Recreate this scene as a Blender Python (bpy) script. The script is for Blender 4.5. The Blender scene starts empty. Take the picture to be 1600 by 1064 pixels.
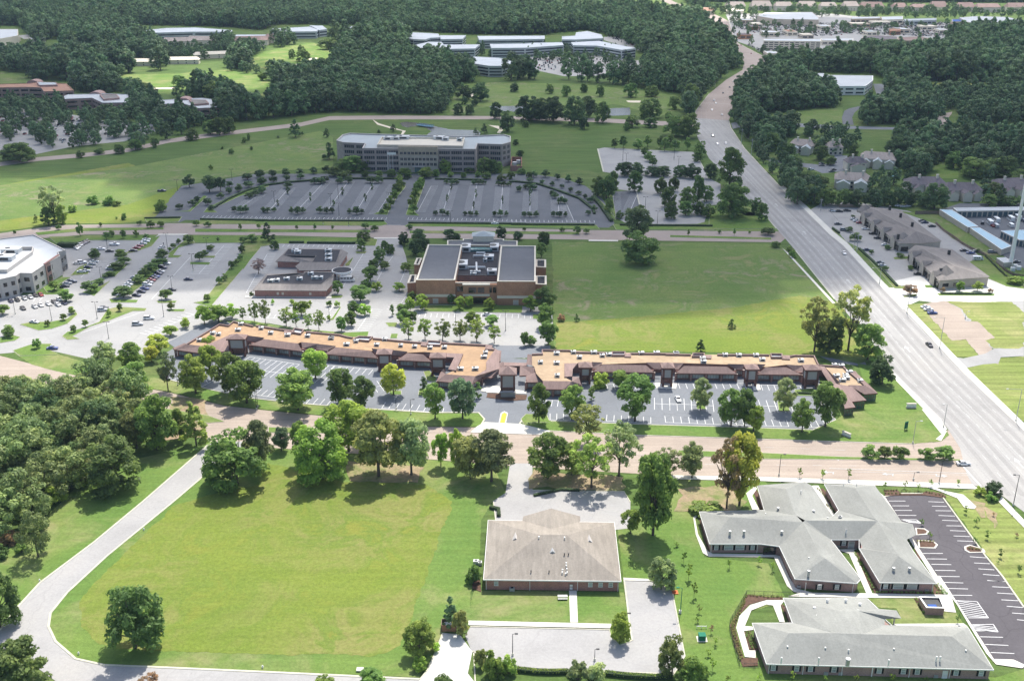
import bpy, math, random
import numpy as np
from mathutils import Vector, Matrix
random.seed(7); np.random.seed(7)
SC = bpy.context.scene; COL = SC.collection
R = math.radians
# ---------------------------------------------------------------- camera
F = 1611.0; TH = math.atan(0.403); CAMH = 167.7
cam = bpy.data.cameras.new("camera"); cam.sensor_width = 36.0; cam.lens = 36.0*F/1600.0
cam.clip_end = 12000; cam.clip_start = 1
camo = bpy.data.objects.new("camera", cam); COL.objects.link(camo)
camo.location = (0, 0, CAMH); camo.rotation_euler = (math.pi/2-TH, 0, 0); SC.camera = camo
# ---------------------------------------------------------------- light
SUN_EL, SUN_AZ = R(60), R(14)
SDIR = Vector((math.sin(SUN_AZ)*math.cos(SUN_EL), math.cos(SUN_AZ)*math.cos(SUN_EL), math.sin(SUN_EL)))
w = bpy.data.worlds.new("World"); SC.world = w; w.use_nodes = True
nt = w.node_tree; sky = nt.nodes.new("ShaderNodeTexSky"); sky.sky_type = 'NISHITA'; sky.sun_disc = False
sky.sun_elevation = SUN_EL; sky.sun_rotation = SUN_AZ; sky.air_density = 1.0; sky.dust_density = 2.0
nt.links.new(sky.outputs[0], nt.nodes["Background"].inputs[0]); nt.nodes["Background"].inputs[1].default_value = 0.15
sl = bpy.data.lights.new("sun", 'SUN'); sl.energy = 4.6; sl.angle = R(0.5); sl.color = (1.0, 0.955, 0.88)
so = bpy.data.objects.new("sun", sl); COL.objects.link(so); so.rotation_euler = SDIR.to_track_quat('Z', 'Y').to_euler()
so.location = (0, 0, 500)
SC.view_settings.view_transform = 'Standard'; SC.view_settings.look = 'None'
SC.view_settings.exposure = 0.5; SC.view_settings.gamma = 1.0
SC.cycles.max_bounces = 6; SC.cycles.transparent_max_bounces = 12; SC.cycles.volume_bounces = 0
# ---------------------------------------------------------------- photo tiles -> ground
TILES = dict(P=(0,0,1), A1=(0,0,3.8), A2=(400,0,3.8), A3=(800,0,3.8), A4=(1180,0,3.8), B1=(0,260,3.8), B2=(400,260,3.8),
 B3=(800,260,3.8), B4=(1180,260,3.8), C1=(0,520,3.8), C2=(400,520,3.8), C3=(800,520,3.8), C4=(1180,520,3.8),
 D1=(0,784,3.8), D2=(400,784,3.8), D3=(800,784,3.8), D4=(1180,784,3.8), E1=(1070,730,5.3185), E2=(1270,730,5.3185),
 E3=(1130,900,5.926), E4=(1330,900,5.926), F1=(260,490,5.911), F2=(510,500,5.911), F3=(760,520,5.333), F4=(1040,520,4.571),
 G1=(1060,0,5.926), G2=(1330,0,5.926), G3=(600,30,3.902), G4=(510,190,5.0), G5=(0,350,4.848), G6=(380,360,6.154),
 G7=(620,360,6.154), G8=(1300,260,5.32), H1=(1180,190,3.81), H2=(0,0,5.333), H3=(0,100,4.444), H4=(300,0,4.444),
 H5=(1340,440,5.319), H6=(1380,640,6.65), H7=(900,220,5.0), H8=(680,860,4.0))
def px(t, x, y):
    a = TILES[t]; return (a[0]+x/a[2], a[1]+y/a[2])
def ray(x, y):
    u = (x-800)/F; v = (532-y)/F
    return (u, math.cos(TH)+v*math.sin(TH), -math.sin(TH)+v*math.cos(TH))
def g(x, y, z=0.0):
    d = ray(x, y); t = (z-CAMH)/d[2]; return (d[0]*t, d[1]*t, z)
def zat(y, Y):                      # height of the point seen at image row y when it stands at distance Y
    d = ray(800, y); return CAMH + Y*d[2]/d[1]
def scl(y): return 0.00553*(y+117)  # pixels per metre at ground row y
def L(s):                           # "T x,y x,y[,z] T x,y ..." -> list of photo points (x, y, z or None)
    out = []; t = 'P'
    for k in s.split():
        if k in TILES: t = k; continue
        v = [float(q) for q in k.split(',')]
        p = px(t, v[0], v[1]); out.append((p[0], p[1], v[2] if len(v) > 2 else None))
    return out
def G(s, z=0.0): return [g(p[0], p[1], z if p[2] is None else p[2]) for p in (L(s) if isinstance(s, str) else s)]
# ---------------------------------------------------------------- materials
M = {}
def nodes(name):
    m = bpy.data.materials.new(name); m.use_nodes = True; n = m.node_tree
    return m, n, n.nodes["Principled BSDF"]
def ramp(n, fac, cols, lo=0.35, hi=0.65):
    r = n.nodes.new("ShaderNodeValToRGB"); e = r.color_ramp.elements
    e[0].position = lo; e[0].color = (*cols[0], 1); e[1].position = hi; e[1].color = (*cols[-1], 1)
    for i, c in enumerate(cols[1:-1]):
        k = e.new(lo+(hi-lo)*(i+1)/(len(cols)-1)); k.color = (*c, 1)
    n.links.new(fac, r.inputs[0]); return r.outputs[0]
def noise(n, vec, s, detail=4, rough=0.55, dist=0.0):
    t = n.nodes.new("ShaderNodeTexNoise"); t.inputs["Scale"].default_value = s; t.inputs["Detail"].default_value = detail
    t.inputs["Roughness"].default_value = rough; t.inputs["Distortion"].default_value = dist
    n.links.new(vec, t.inputs["Vector"]); return t.outputs["Fac"]
def mixc(n, a, b, fac, mode='MIX'):
    x = n.nodes.new("ShaderNodeMix"); x.data_type = 'RGBA'; x.blend_type = mode
    for s, v in ((6, a), (7, b)):
        if isinstance(v, tuple): x.inputs[s].default_value = (*v, 1)
        else: n.links.new(v, x.inputs[s])
    if isinstance(fac, float): x.inputs[0].default_value = fac
    else: n.links.new(fac, x.inputs[0])
    return x.outputs[2]
def pos(n, sc=None, rot=0):
    p = n.nodes.new("ShaderNodeNewGeometry").outputs["Position"]
    if sc is None: return p
    mp = n.nodes.new("ShaderNodeMapping"); mp.inputs["Scale"].default_value = sc; mp.inputs["Rotation"].default_value = (0, 0, rot)
    n.links.new(p, mp.inputs[0]); return mp.outputs[0]
def mat(name, c, rough=0.85, var=0.12, s=0.6, big=0.0, metal=0.0, spec=0.3, stretch=None):
    """plain weathered surface: base colour with fine and coarse tonal variation"""
    m, n, b = nodes(name); p = pos(n, stretch)
    lo = tuple(max(0, v*(1-var)) for v in c); hi = tuple(min(1, v*(1+var)) for v in c)
    col = ramp(n, noise(n, p, s, 6, 0.7), [lo, hi], 0.3, 0.7)
    if big: 
        col = mixc(n, col, tuple(v*(1-big) for v in c), ramp(n, noise(n, p, s*0.07, 4, 0.6, 0.6), [(0,0,0),(1,1,1)], 0.45, 0.7))
    n.links.new(col, b.inputs["Base Color"]); b.inputs["Roughness"].default_value = rough; b.inputs["Metallic"].default_value = metal
    b.inputs["Specular IOR Level"].default_value = spec; M[name] = m; return m
def grass(name, cols, cols2, s=0.02, streak=0.25, bigmask=(0.45, 0.62)):
    m, n, b = nodes(name); p = pos(n)
    base = ramp(n, noise(n, p, s, 6, 0.6, 0.4), cols, 0.3, 0.7)
    dry = ramp(n, noise(n, p, s*2.3, 5, 0.65, 1.0), cols2, 0.35, 0.65)
    msk = ramp(n, noise(n, p, s*0.8, 5, 0.6, 0.8), [(0,0,0),(1,1,1)], *bigmask)
    c = mixc(n, base, dry, msk)
    ps = pos(n, (0.02, 0.45, 1), R(8))
    st = ramp(n, noise(n, ps, 1.0, 3), [(1-streak,)*3, (1+streak*0.6,)*3], 0.35, 0.65)
    c = mixc(n, c, st, 1.0, 'MULTIPLY')
    fine = ramp(n, noise(n, p, 0.9, 4, 0.8), [(0.72,)*3, (1.25,)*3], 0.25, 0.75)
    c = mixc(n, c, fine, 1.0, 'MULTIPLY')
    n.links.new(c, b.inputs["Base Color"]); b.inputs["Roughness"].default_value = 0.95; b.inputs["Specular IOR Level"].default_value = 0.1
    bp = n.nodes.new("ShaderNodeBump"); bp.inputs["Strength"].default_value = 0.5; bp.inputs["Distance"].default_value = 0.25
    n.links.new(noise(n, p, 1.6, 5, 0.8), bp.inputs["Height"]); n.links.new(bp.outputs[0], b.inputs["Normal"])
    M[name] = m; return m
grass('grass_base', [(0.072,0.125,0.032),(0.10,0.155,0.04)], [(0.08,0.13,0.036),(0.135,0.17,0.055)])
grass('grass_field', [(0.13,0.19,0.03),(0.18,0.222,0.04)], [(0.21,0.22,0.045),(0.14,0.195,0.038),(0.215,0.215,0.07),(0.15,0.195,0.04)], 0.024, 0.06, (0.38, 0.62))
grass('grass_lawn', [(0.10,0.18,0.04),(0.145,0.215,0.05)], [(0.17,0.215,0.06),(0.27,0.26,0.12)], 0.04, 0.08, (0.46, 0.66))
grass('grass_meadow', [(0.095,0.165,0.042),(0.165,0.215,0.062)], [(0.20,0.205,0.09),(0.105,0.175,0.042),(0.23,0.21,0.13)], 0.03, 0.06, (0.42, 0.6))
grass('grass_dry', [(0.17,0.23,0.055),(0.24,0.27,0.085)], [(0.34,0.32,0.14),(0.22,0.26,0.08)], 0.03, 0.25)
grass('forest_floor', [(0.03,0.05,0.018),(0.05,0.075,0.022)], [(0.06,0.06,0.03),(0.04,0.07,0.02)], 0.03, 0.1)
def pave(name, c, warm, crack=0.0, s=0.35, streak=None):
    m, n, b = nodes(name); p = pos(n)
    col = ramp(n, noise(n, p, s*0.12, 5, 0.65, 0.5), [tuple(v*0.86 for v in c), c, tuple(a*0.5+b_*0.5 for a, b_ in zip(c, warm))], 0.3, 0.72)
    fine = ramp(n, noise(n, p, 1.3, 5, 0.8), [(0.88,)*3, (1.1,)*3], 0.3, 0.7)
    col = mixc(n, col, fine, 1.0, 'MULTIPLY')
    if streak:
        sc, rot = streak
        col = mixc(n, col, ramp(n, noise(n, pos(n, sc, rot), 1.0, 4, 0.7), [(0.87,)*3, (1.08,)*3], 0.35, 0.65), 1.0, 'MULTIPLY')
    col = mixc(n, col, ramp(n, noise(n, p, .33, 3, .6), [(1.0,)*3, (1.0,)*3, (.84,)*3], 0.5, 0.78), 1.0, 'MULTIPLY')
    if crack:
        v = n.nodes.new("ShaderNodeTexVoronoi"); v.feature = 'DISTANCE_TO_EDGE'; v.inputs["Scale"].default_value = 0.075
        vm = n.nodes.new("ShaderNodeVectorMath"); vm.operation = 'ADD'
        t = n.nodes.new("ShaderNodeTexNoise"); t.inputs["Scale"].default_value = 0.12; t.inputs["Detail"].default_value = 5
        n.links.new(p, t.inputs[0]); sc_ = n.nodes.new("ShaderNodeVectorMath"); sc_.operation = 'SCALE'; sc_.inputs[3].default_value = 9.0
        n.links.new(t.outputs["Color"], sc_.inputs[0]); n.links.new(p, vm.inputs[0]); n.links.new(sc_.outputs[0], vm.inputs[1])
        n.links.new(vm.outputs[0], v.inputs["Vector"])
        col = mixc(n, tuple(x*(1-crack) for x in c), col, ramp(n, v.outputs["Distance"], [(0,0,0),(1,1,1)], 0.004, 0.014))
    n.links.new(col, b.inputs["Base Color"]); b.inputs["Roughness"].default_value = 0.9; b.inputs["Specular IOR Level"].default_value = 0.2
    M[name] = m
pave('concrete_road', (0.35,0.34,0.322), (0.39,0.367,0.33), streak=((0.5, 0.012, 1), R(-22)))
pave('concrete_lot', (0.35,0.342,0.33), (0.40,0.38,0.35), 0.10)
pave('brown_road', (0.37,0.305,0.25), (0.42,0.355,0.29), streak=((0.012, 0.6, 1), R(4)))
pave('pink_road', (0.335,0.28,0.245), (0.37,0.31,0.27)); pave('tyre_wear', (0.30,0.29,0.275), (0.33,0.315,0.29))
pave('grey_asphalt', (0.185,0.197,0.212), (0.215,0.22,0.225), 0.15)
pave('blue_asphalt', (0.130,0.138,0.150), (0.158,0.164,0.172), 0.15)
pave('dark_asphalt', (0.10,0.092,0.098), (0.135,0.125,0.13), 0.2)
pave('lot_asphalt', (0.335,0.33,0.317), (0.385,0.372,0.345), 0.12)
pave('drive_white', (0.58,0.57,0.53), (0.64,0.62,0.57))
pave('walk', (0.62,0.60,0.53), (0.68,0.65,0.56))
mat('kerb', (0.50,0.48,0.38), var=0.15); mat('white_paint', (0.70,0.70,0.68), var=0.12, s=1.5); mat('worn_paint', (0.50,0.50,0.48), var=0.2, s=1.5); mat('yellow_paint', (0.62,0.42,0.05), var=0.1)
grass('dirt', [(0.27,0.20,0.13),(0.37,0.285,0.185)], [(0.15,0.185,0.06),(0.30,0.25,0.14)], 0.12, 0.05, (0.42, 0.6)); mat('mulch', (0.10,0.055,0.035), var=0.35, s=1.2); mat('sand', (0.62,0.55,0.42), var=0.1)
mat('red_mulch', (0.23,0.09,0.045), var=0.35, s=1.2)
m, n, b = nodes('water'); b.inputs["Base Color"].default_value = (0.07,0.065,0.05,1); b.inputs["Specular IOR Level"].default_value = 0.25; b.inputs["Roughness"].default_value = 0.25
bp = n.nodes.new("ShaderNodeBump"); bp.inputs["Strength"].default_value = 0.15; n.links.new(noise(n, pos(n), 0.4), bp.inputs["Height"]); n.links.new(bp.outputs[0], b.inputs["Normal"]); M['water'] = m
def brick(name, c, mortar=(0.40,0.36,0.32), amt=0.25):
    m, n, b = nodes(name); tc = n.nodes.new("ShaderNodeTexCoord"); p = tc.outputs["Object"]
    sx = n.nodes.new("ShaderNodeSeparateXYZ"); n.links.new(p, sx.inputs[0]); cb = n.nodes.new("ShaderNodeCombineXYZ")
    ad = n.nodes.new("ShaderNodeMath"); ad.operation = 'ADD'; n.links.new(sx.outputs[0], ad.inputs[0]); n.links.new(sx.outputs[1], ad.inputs[1])
    n.links.new(ad.outputs[0], cb.inputs[0]); n.links.new(sx.outputs[2], cb.inputs[1])
    t = n.nodes.new("ShaderNodeTexBrick"); t.inputs["Scale"].default_value = 2.2; t.inputs["Mortar Size"].default_value = 0.02
    t.inputs["Color1"].default_value = (*[v*(1+amt) for v in c], 1); t.inputs["Color2"].default_value = (*[v*(1-amt) for v in c], 1)
    t.inputs["Mortar"].default_value = (*mortar, 1); n.links.new(cb.outputs[0], t.inputs["Vector"])
    st = ramp(n, noise(n, pos(n), 0.35, 5), [(0.86,)*3, (1.1,)*3], 0.3, 0.7)
    n.links.new(mixc(n, t.outputs["Color"], st, 1.0, 'MULTIPLY'), b.inputs["Base Color"]); b.inputs["Roughness"].default_value = 0.9; M[name] = m
brick('brick_red', (0.36,0.14,0.105)); brick('brick_rose', (0.34,0.20,0.175)); brick('brick_orange', (0.36,0.17,0.095), (0.42,0.30,0.2))
brick('brick_dark', (0.235,0.11,0.09)); brick('brick_tan', (0.42,0.34,0.24)); brick('brick_pinkgrey', (0.33,0.27,0.25), amt=0.12)
brick('brick_beige', (0.44,0.39,0.32), amt=0.1)
def shingle(name, c, v=0.14, rep=1.0):
    lo_s, hi_s = 1-.14*rep, 1+.08*rep
    m, n, b = nodes(name); p = pos(n)
    a = ramp(n, noise(n, p, 1.8, 5, 0.8), [tuple(x*(1-v) for x in c), tuple(x*(1+v) for x in c)], 0.3, 0.7)
    st = ramp(n, noise(n, pos(n, (0.9, 0.12, 0.3)), 1.0, 4, 0.7), [(lo_s,)*3, (hi_s,)*3], 0.35, 0.65)
    bl = ramp(n, noise(n, p, 0.09, 4, 0.6), [(0.9,)*3, (1.06,)*3], 0.35, 0.65)
    col = mixc(n, mixc(n, a, st, 1.0, 'MULTIPLY'), bl, 1.0, 'MULTIPLY')
    n.links.new(col, b.inputs["Base Color"]); b.inputs["Roughness"].default_value = 0.95; b.inputs["Specular IOR Level"].default_value = 0.15; M[name] = m
shingle('roof_tan', (0.295,0.263,0.222)); shingle('roof_greengrey', (0.28,0.283,0.258), .14, .4); shingle('roof_brown', (0.26,0.187,0.167))
shingle('roof_taupe', (0.225,0.205,0.19)); shingle('roof_purple', (0.17,0.15,0.16)); shingle('roof_red', (0.36,0.21,0.15))
shingle('roof_browngrey', (0.34,0.295,0.265))
mat('gravel_tan', (0.39,0.285,0.18), var=0.22, s=0.5, big=0.25); mat('gravel_orange', (0.375,0.245,0.14), var=0.22, s=0.5, big=0.2)
mat('roof_black', (0.026,0.027,0.036), var=0.25, s=0.5, big=0.2); mat('roof_blue', (0.115,0.122,0.136), var=0.1, s=0.5, big=0.15)
mat('roof_white', (0.46,0.48,0.49), var=0.06, big=0.08); mat('roof_palegrey', (0.47,0.50,0.52), var=0.08, big=0.12); mat('roof_skyblue', (0.36,0.52,0.60), var=0.05, spec=0.5)
mat('roof_bluegrey', (0.37,0.41,0.42), var=0.08, big=0.1)
mat('white_trim', (0.78,0.77,0.73), var=0.04); mat('cream', (0.62,0.57,0.47), var=0.06); mat('stucco_grey', (0.46,0.43,0.40), var=0.06); mat('brown_metal', (0.16,0.085,0.07), var=0.1)
mat('hedge_core', (0.03,0.05,0.02), var=0.3); mat('sign_panel', (0.36,0.35,0.335), var=0.05); mat('dark_metal', (0.03,0.032,0.034), var=0.1, rough=0.5); mat('galv', (0.42,0.43,0.43), var=0.1, rough=0.5, metal=0.4)
mat('wood_fence', (0.21,0.16,0.12), var=0.2); mat('green_metal', (0.02,0.17,0.10), var=0.1); mat('stone', (0.48,0.44,0.38), var=0.2, s=1.5); mat('unit_white', (0.62,0.63,0.62), var=0.06)
mat('shutter', (0.012,0.014,0.016), var=0.1); mat('door_white', (0.68,0.68,0.66), var=0.04); mat('rubber', (0.02,0.02,0.02)); mat('blue_panel', (0.04,0.10,0.32), var=0.1); mat('bridge_blue', (0.11,0.23,0.32), var=0.1)
mat('garage_teal', (0.05,0.09,0.11), var=0.1); mat('red_paint', (0.4,0.04,0.03)); mat('orange_mat', (0.62,0.16,0.06))
def glass(name, c, rough=0.12):
    m, n, b = nodes(name); 
    n.links.new(ramp(n, noise(n, pos(n), 0.35, 3), [tuple(v*0.6 for v in c), tuple(v*1.5 for v in c)], 0.3, 0.7), b.inputs["Base Color"])
    b.inputs["Roughness"].default_value = rough; b.inputs["Specular IOR Level"].default_value = 0.6; M[name] = m
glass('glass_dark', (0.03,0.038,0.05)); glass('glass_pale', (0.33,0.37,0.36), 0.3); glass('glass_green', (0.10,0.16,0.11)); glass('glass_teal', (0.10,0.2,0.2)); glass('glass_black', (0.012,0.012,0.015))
# ---------------------------------------------------------------- mesh building
class MB:
    def __init__(s): s.v = []; s.f = []; s.m = []
    def add(s, vs, fs, mi=0):
        o = len(s.v); s.v += [tuple(map(float, q)) for q in vs]; s.f += [tuple(i+o for i in f) for f in fs]; s.m += [mi]*len(fs); return s
    def poly(s, pts, mi=0, up=True):
        if up:
            a = sum(pts[i][0]*pts[(i+1) % len(pts)][1]-pts[(i+1) % len(pts)][0]*pts[i][1] for i in range(len(pts)))
            if a < 0: pts = list(pts)[::-1]
        return s.add(pts, [tuple(range(len(pts)))], mi)
    def prism(s, pts, z0, z1, mi=0, mtop=None, top=True):
        a = sum(pts[i][0]*pts[(i+1) % len(pts)][1]-pts[(i+1) % len(pts)][0]*pts[i][1] for i in range(len(pts)))
        if a < 0: pts = list(pts)[::-1]
        n = len(pts); vs = [(p[0], p[1], z0) for p in pts]+[(p[0], p[1], z1) for p in pts]
        s.add(vs, [(i, (i+1) % n, (i+1) % n+n, i+n) for i in range(n)], mi)
        if top: s.add([(p[0], p[1], z1) for p in pts], [tuple(range(n))], mi if mtop is None else mtop)
        return s
    def box(s, c, d, rz=0.0, mi=0):
        """c = centre of the base, d = full sizes"""
        x, y, z = c; a, b, h = d[0]/2, d[1]/2, d[2]; cs, sn = math.cos(rz), math.sin(rz)
        vs = [(x+p*cs-q*sn, y+p*sn+q*cs, z+k) for k in (0, h) for p, q in ((-a,-b),(a,-b),(a,b),(-a,b))]
        return s.add(vs, [(0,3,2,1),(4,5,6,7),(0,1,5,4),(1,2,6,5),(2,3,7,6),(3,0,4,7)], mi)
    def cone(s, p, q, r0, r1, n=8, mi=0):
        p, q = Vector(p), Vector(q); d = (q-p).normalized(); u = d.orthogonal().normalized(); v_ = d.cross(u)
        vs = []
        for c, r in ((p, r0), (q, r1)):
            for i in range(n):
                a = 2*math.pi*i/n; vs.append(c+(u*math.cos(a)+v_*math.sin(a))*r)
        fs = [(i, (i+1) % n, (i+1) % n+n, i+n) for i in range(n)]+[tuple(range(n))[::-1], tuple(range(n, 2*n))]
        return s.add(vs, fs, mi)
    def strip(s, pts, wd, z0, z1, mi=0, closed=False):
        """a kerb-like ribbon along a polyline"""
        P = [Vector((p[0], p[1])) for p in pts]; n = len(P); lf = []; rt = []
        for i in range(n):
            a = P[(i-1) % n] if (closed or i > 0) else P[i]; b = P[(i+1) % n] if (closed or i < n-1) else P[i]
            d1 = (P[i]-a); d2 = (b-P[i]); d = ((d1.normalized() if d1.length > 1e-6 else Vector((0,0)))+(d2.normalized() if d2.length > 1e-6 else Vector((0,0))))
            if d.length < 1e-6: d = Vector((1, 0))
            d.normalize(); nn = Vector((-d.y, d.x)); lf.append(P[i]+nn*wd/2); rt.append(P[i]-nn*wd/2)
        for i in range(n if closed else n-1):
            j = (i+1) % n
            vs = [(rt[i].x, rt[i].y, z0), (rt[j].x, rt[j].y, z0), (lf[j].x, lf[j].y, z0), (lf[i].x, lf[i].y, z0)]
            s.add(vs+[(v[0], v[1], z1) for v in vs], [(4,5,6,7),(0,1,5,4),(2,3,7,6),(1,2,6,5),(3,0,4,7)], mi)
        return s
    def build(s, name, mats, parent=None, rel=None, smooth=False):
        if not isinstance(mats, (list, tuple)): mats = [mats]
        me = bpy.data.meshes.new(name)
        o3 = Vector(rel) if rel is not None else (parent.location if parent is not None and parent.parent is None else (parent.matrix_world.translation if parent is not None else Vector((0,0,0))))
        if parent is not None and parent.get('_o'): o3 = Vector(parent['_o'])
        me.from_pydata([(v[0]-o3[0], v[1]-o3[1], v[2]-o3[2]) for v in s.v], [], s.f)
        for mm in mats: me.materials.append(M[mm] if isinstance(mm, str) else mm)
        if len(mats) > 1: me.polygons.foreach_set('material_index', s.m)
        if smooth: me.polygons.foreach_set('use_smooth', [True]*len(me.polygons))
        me.update()
        o = bpy.data.objects.new(name, me); COL.objects.link(o)
        if parent is not None: o.parent = parent
        return o
def short(l):
    w_ = l.split()
    for drop in ('the', 'a', 'an', 'small', 'one,'):
        i = len(w_)-1
        while len(w_) > 16 and i >= 0:
            if w_[i] == drop: w_.pop(i)
            i -= 1
    if len(w_) > 16: print('LONG', ' '.join(w_))
    return ' '.join(w_)
def tag(o, label=None, cat=None, group=None, kind=None):
    if label: o['label'] = short(label)
    if cat: o['category'] = cat
    if group: o['group'] = group
    if kind: o['kind'] = kind
    return o
def thing(name, loc, label, cat, group=None, rz=0.0):
    o = bpy.data.objects.new(name, None); COL.objects.link(o); o.location = loc; o.rotation_euler = (0, 0, rz); o.empty_display_size = 1
    return tag(o, label, cat, group)
ZC = [0.0]; RG = random.Random(4)
def rough(P, amp):
    """break straight edges of a natural patch into small irregular steps"""
    out = []; n = len(P)
    for i in range(n):
        a, b = Vector(P[i][:2]), Vector(P[(i+1) % n][:2]); d = b-a; k = max(1, min(60, int(d.length/(amp*2.2)))); nn = Vector((-d.y, d.x)).normalized() if d.length > 0 else Vector((0, 0)); w_ = 0
        for j in range(k):
            w_ = w_*.6+RG.gauss(0, amp*.5) if j else 0; p = a+d*(j/k)+nn*w_; out.append((p.x, p.y, 0))
    return out
ROUGH = dict(bare_dirt=1.3, field=.5, lawn=.12, verge=.3, golf_course=3.0, bunker=1.0, pond=1.2, dirt_lot=.4)
def sheet(b, name, s, z):
    ZC[0] += 0.0004; P = G(s)
    if name in ROUGH: P = rough(P, ROUGH[name])
    b.poly([(p[0], p[1], z+ZC[0]) for p in P]); return b
def surf(name, px_s, z, m, kind='structure', label=None, cat=None):
    o = sheet(MB(), name, px_s, z).build(name, m)
    return tag(o, label, cat, None, kind)
def surfs(name, polys, z, m, kind='structure'):
    b = MB()
    for s in polys: sheet(b, name, s, z)
    return tag(b.build(name, m), None, None, None, kind)
def ordw(i):
    a = 'first second third fourth fifth sixth seventh eighth ninth tenth eleventh twelfth thirteenth fourteenth fifteenth sixteenth seventeenth eighteenth nineteenth twentieth'.split()
    if i < 20: return a[i]
    t = {2: 'twenty', 3: 'thirty', 4: 'forty'}[(i+1)//10]
    return (t+'-'+a[(i % 10)]) if (i+1) % 10 else {20: 'twentieth', 30: 'thirtieth', 40: 'fortieth'}[i+1]
# ================================================================ ground, roads, lots
tag(MB().poly([(-4200,-500,0),(4200,-500,0),(4200,3900,0),(-4200,3900,0)]).build('ground', 'grass_base'), kind='structure')
Z1, Z2, Z3, Z4, Z5 = 0.03, 0.06, 0.09, 0.12, 0.15
# highway
surf('highway', "P 1640,860 1600,800 1566,775 1519,757 1510,740 1500,700 1482,672 1470,656 1398,586 1383,557 1304,468 1243,392 1213,357 1196,339 1150,292 1108,248 1102,237 1090,215 1087,200 1087,174 1108,147 1145,168 1139,189 1142,200 1163,232 1187,258 1219,292 1256,326 1296,365 1317,381 1375,444 1411,481 1446,520 1504,580 1600,669 1700,762 1700,860", Z3, 'concrete_road')
surf('highway', "P 1087,176 1108,147 1135,125 1160,110 1163,97 1149,80 1131,63 1118,45 1113,34 1103,24 1085,18 1062,14 1035,2 1010,-6 1035,-6 1055,4 1080,14 1110,20 1128,28 1139,34 1145,53 1153,68 1180,82 1200,92 1196,100 1176,115 1158,135 1150,142 1145,170 1139,189 1087,185", Z3+0.02, 'pink_road')
# boulevard across the middle
surf('boulevard', "P -60,540 0,556 81,577 126,588 180,598 263,613 351,634 422,642 514,651 600,660 668,667 750,668 814,671 995,680 1220,687 1430,694 1482,672 1500,700 1566,775 1519,757 1193,746 1045,743 810,729 700,720 560,709 416,699 331,690 250,665 120,628 0,602 -60,590", Z2, 'brown_road')
surf('boulevard', "P -60,385 0,374 74,372 132,367 247,367 420,368 590,372 860,374 1000,376 1220,379 1228,372 1220,362 931,360 800,357 600,352 420,350 279,349 184,351 92,352 0,365 -60,372", Z2, 'pink_road')
surf('side_street', "P 331,690 223,784 147,847 63,910 29,947 0,984 -80,1010 -80,1040 0,1012 40,1030 90,1066 300,1078 740,1092 740,1066 656,1061 420,1050 263,1043 163,1039 118,1029 87,1002 76,979 79,958 105,926 168,868 271,784 337,728 345,712 420,702 400,690", Z3, 'concrete_lot')
surf('park_road', "P -40,262 0,254 60,246 130,240 200,232 262,218 300,212 360,205 420,198 470,192 515,182 600,181 800,182 950,186 1040,190 1087,194 1087,198 1040,197 950,192 800,187 600,187 515,188 470,198 420,204 360,211 300,219 262,224 200,238 130,246 60,252 0,260 -40,270", Z2, 'pink_road')
surf('park_road', "P 1142,193 1160,188 1200,190 1290,196 1380,199 1450,200 1540,203 1600,205 1600,209 1540,207 1450,204 1380,203 1290,201 1200,196 1165,198 1145,202", Z2, 'grey_asphalt')
surf('park_road', "A4 520,740 515,700 530,660 560,645 625,632 625,640 590,670 575,700 585,745", Z2+.02, 'blue_asphalt')
surf('park_road', "A4 1072,760 1072,710 1100,680 1170,665 1165,680 1140,710 1140,770", Z2+.02, 'pink_road')
# lots
surf('parking_lot', "P -80,505 -80,470 0,462 100,460 95,385 137,376 226,374 250,366 292,366 297,376 284,381 374,380 384,386 318,473 329,478 360,470 345,500 300,520 262,535 240,560 190,562 147,563 71,546 74,537 21,551 -80,560", Z1, 'lot_asphalt')
surf('parking_lot', "P 329,478 408,386 437,381 575,381 590,372 624,372 634,400 640,430 652,475 862,480 866,530 820,560 700,545 500,520 420,505 345,500", Z1, 'lot_asphalt')
surf('parking_lot', "P 258,552 300,528 330,512 350,500 420,540 560,545 700,560 800,560 1000,570 1150,575 1280,590 1285,620 1300,640 1306,655 1270,672 1193,669 1040,664 1017,664 857,658 830,655 820,652 814,662 812,668 756,668 757,655 748,645 674,645 578,639 470,631 388,622 324,608 258,592", Z1, 'grey_asphalt')
surf('parking_lot', "P 797,560 860,558 860,540 775,540 770,560", Z1+0.01, 'grey_asphalt')
surf('service_drive', "P 1280,556 1350,562 1356,575 1345,572 1300,566", Z1, 'grey_asphalt')
surf('service_drive', "P 262,535 335,498 345,505 275,545", Z2, 'grey_asphalt')
surf('parking_lot', "P 237,340 284,291 316,286 400,272 516,272 830,272 880,279 915,291 942,312 955,333 960,350 951,356 920,356 920,349 660,349 655,356 605,356 600,349 290,344 280,348 237,345", Z1, 'blue_asphalt')
surf('parking_lot', "H7 170,65 220,55 930,90 1005,230 1030,290 1130,340 1130,500 1040,505 1000,650 600,655 380,640 330,610 440,500 480,400 320,380 320,260 215,245", Z1, 'lot_asphalt')
surf('parking_lot', "H7 280,400 470,388 495,500 480,540 400,610 310,610", Z2, 'blue_asphalt')
surf('parking_lot', "P 797,724 832,724 832,766 870,765 975,768 985,785 985,825 900,835 775,818 770,783 790,770", Z2, 'concrete_lot')
surf('parking_lot', "P 735,979 955,984 970,1008 988,1000 985,985 975,905 1015,907 1050,922 1070,1025 1050,1058 1025,1052 810,1046 737,1018 727,993", Z2, 'concrete_lot')
surf('driveway', "P 692,989 718,991 738,1018 731,1052 742,1066 744,1092 630,1092 656,1062 668,1047 680,1020", Z2+0.05, 'drive_white')
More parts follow.
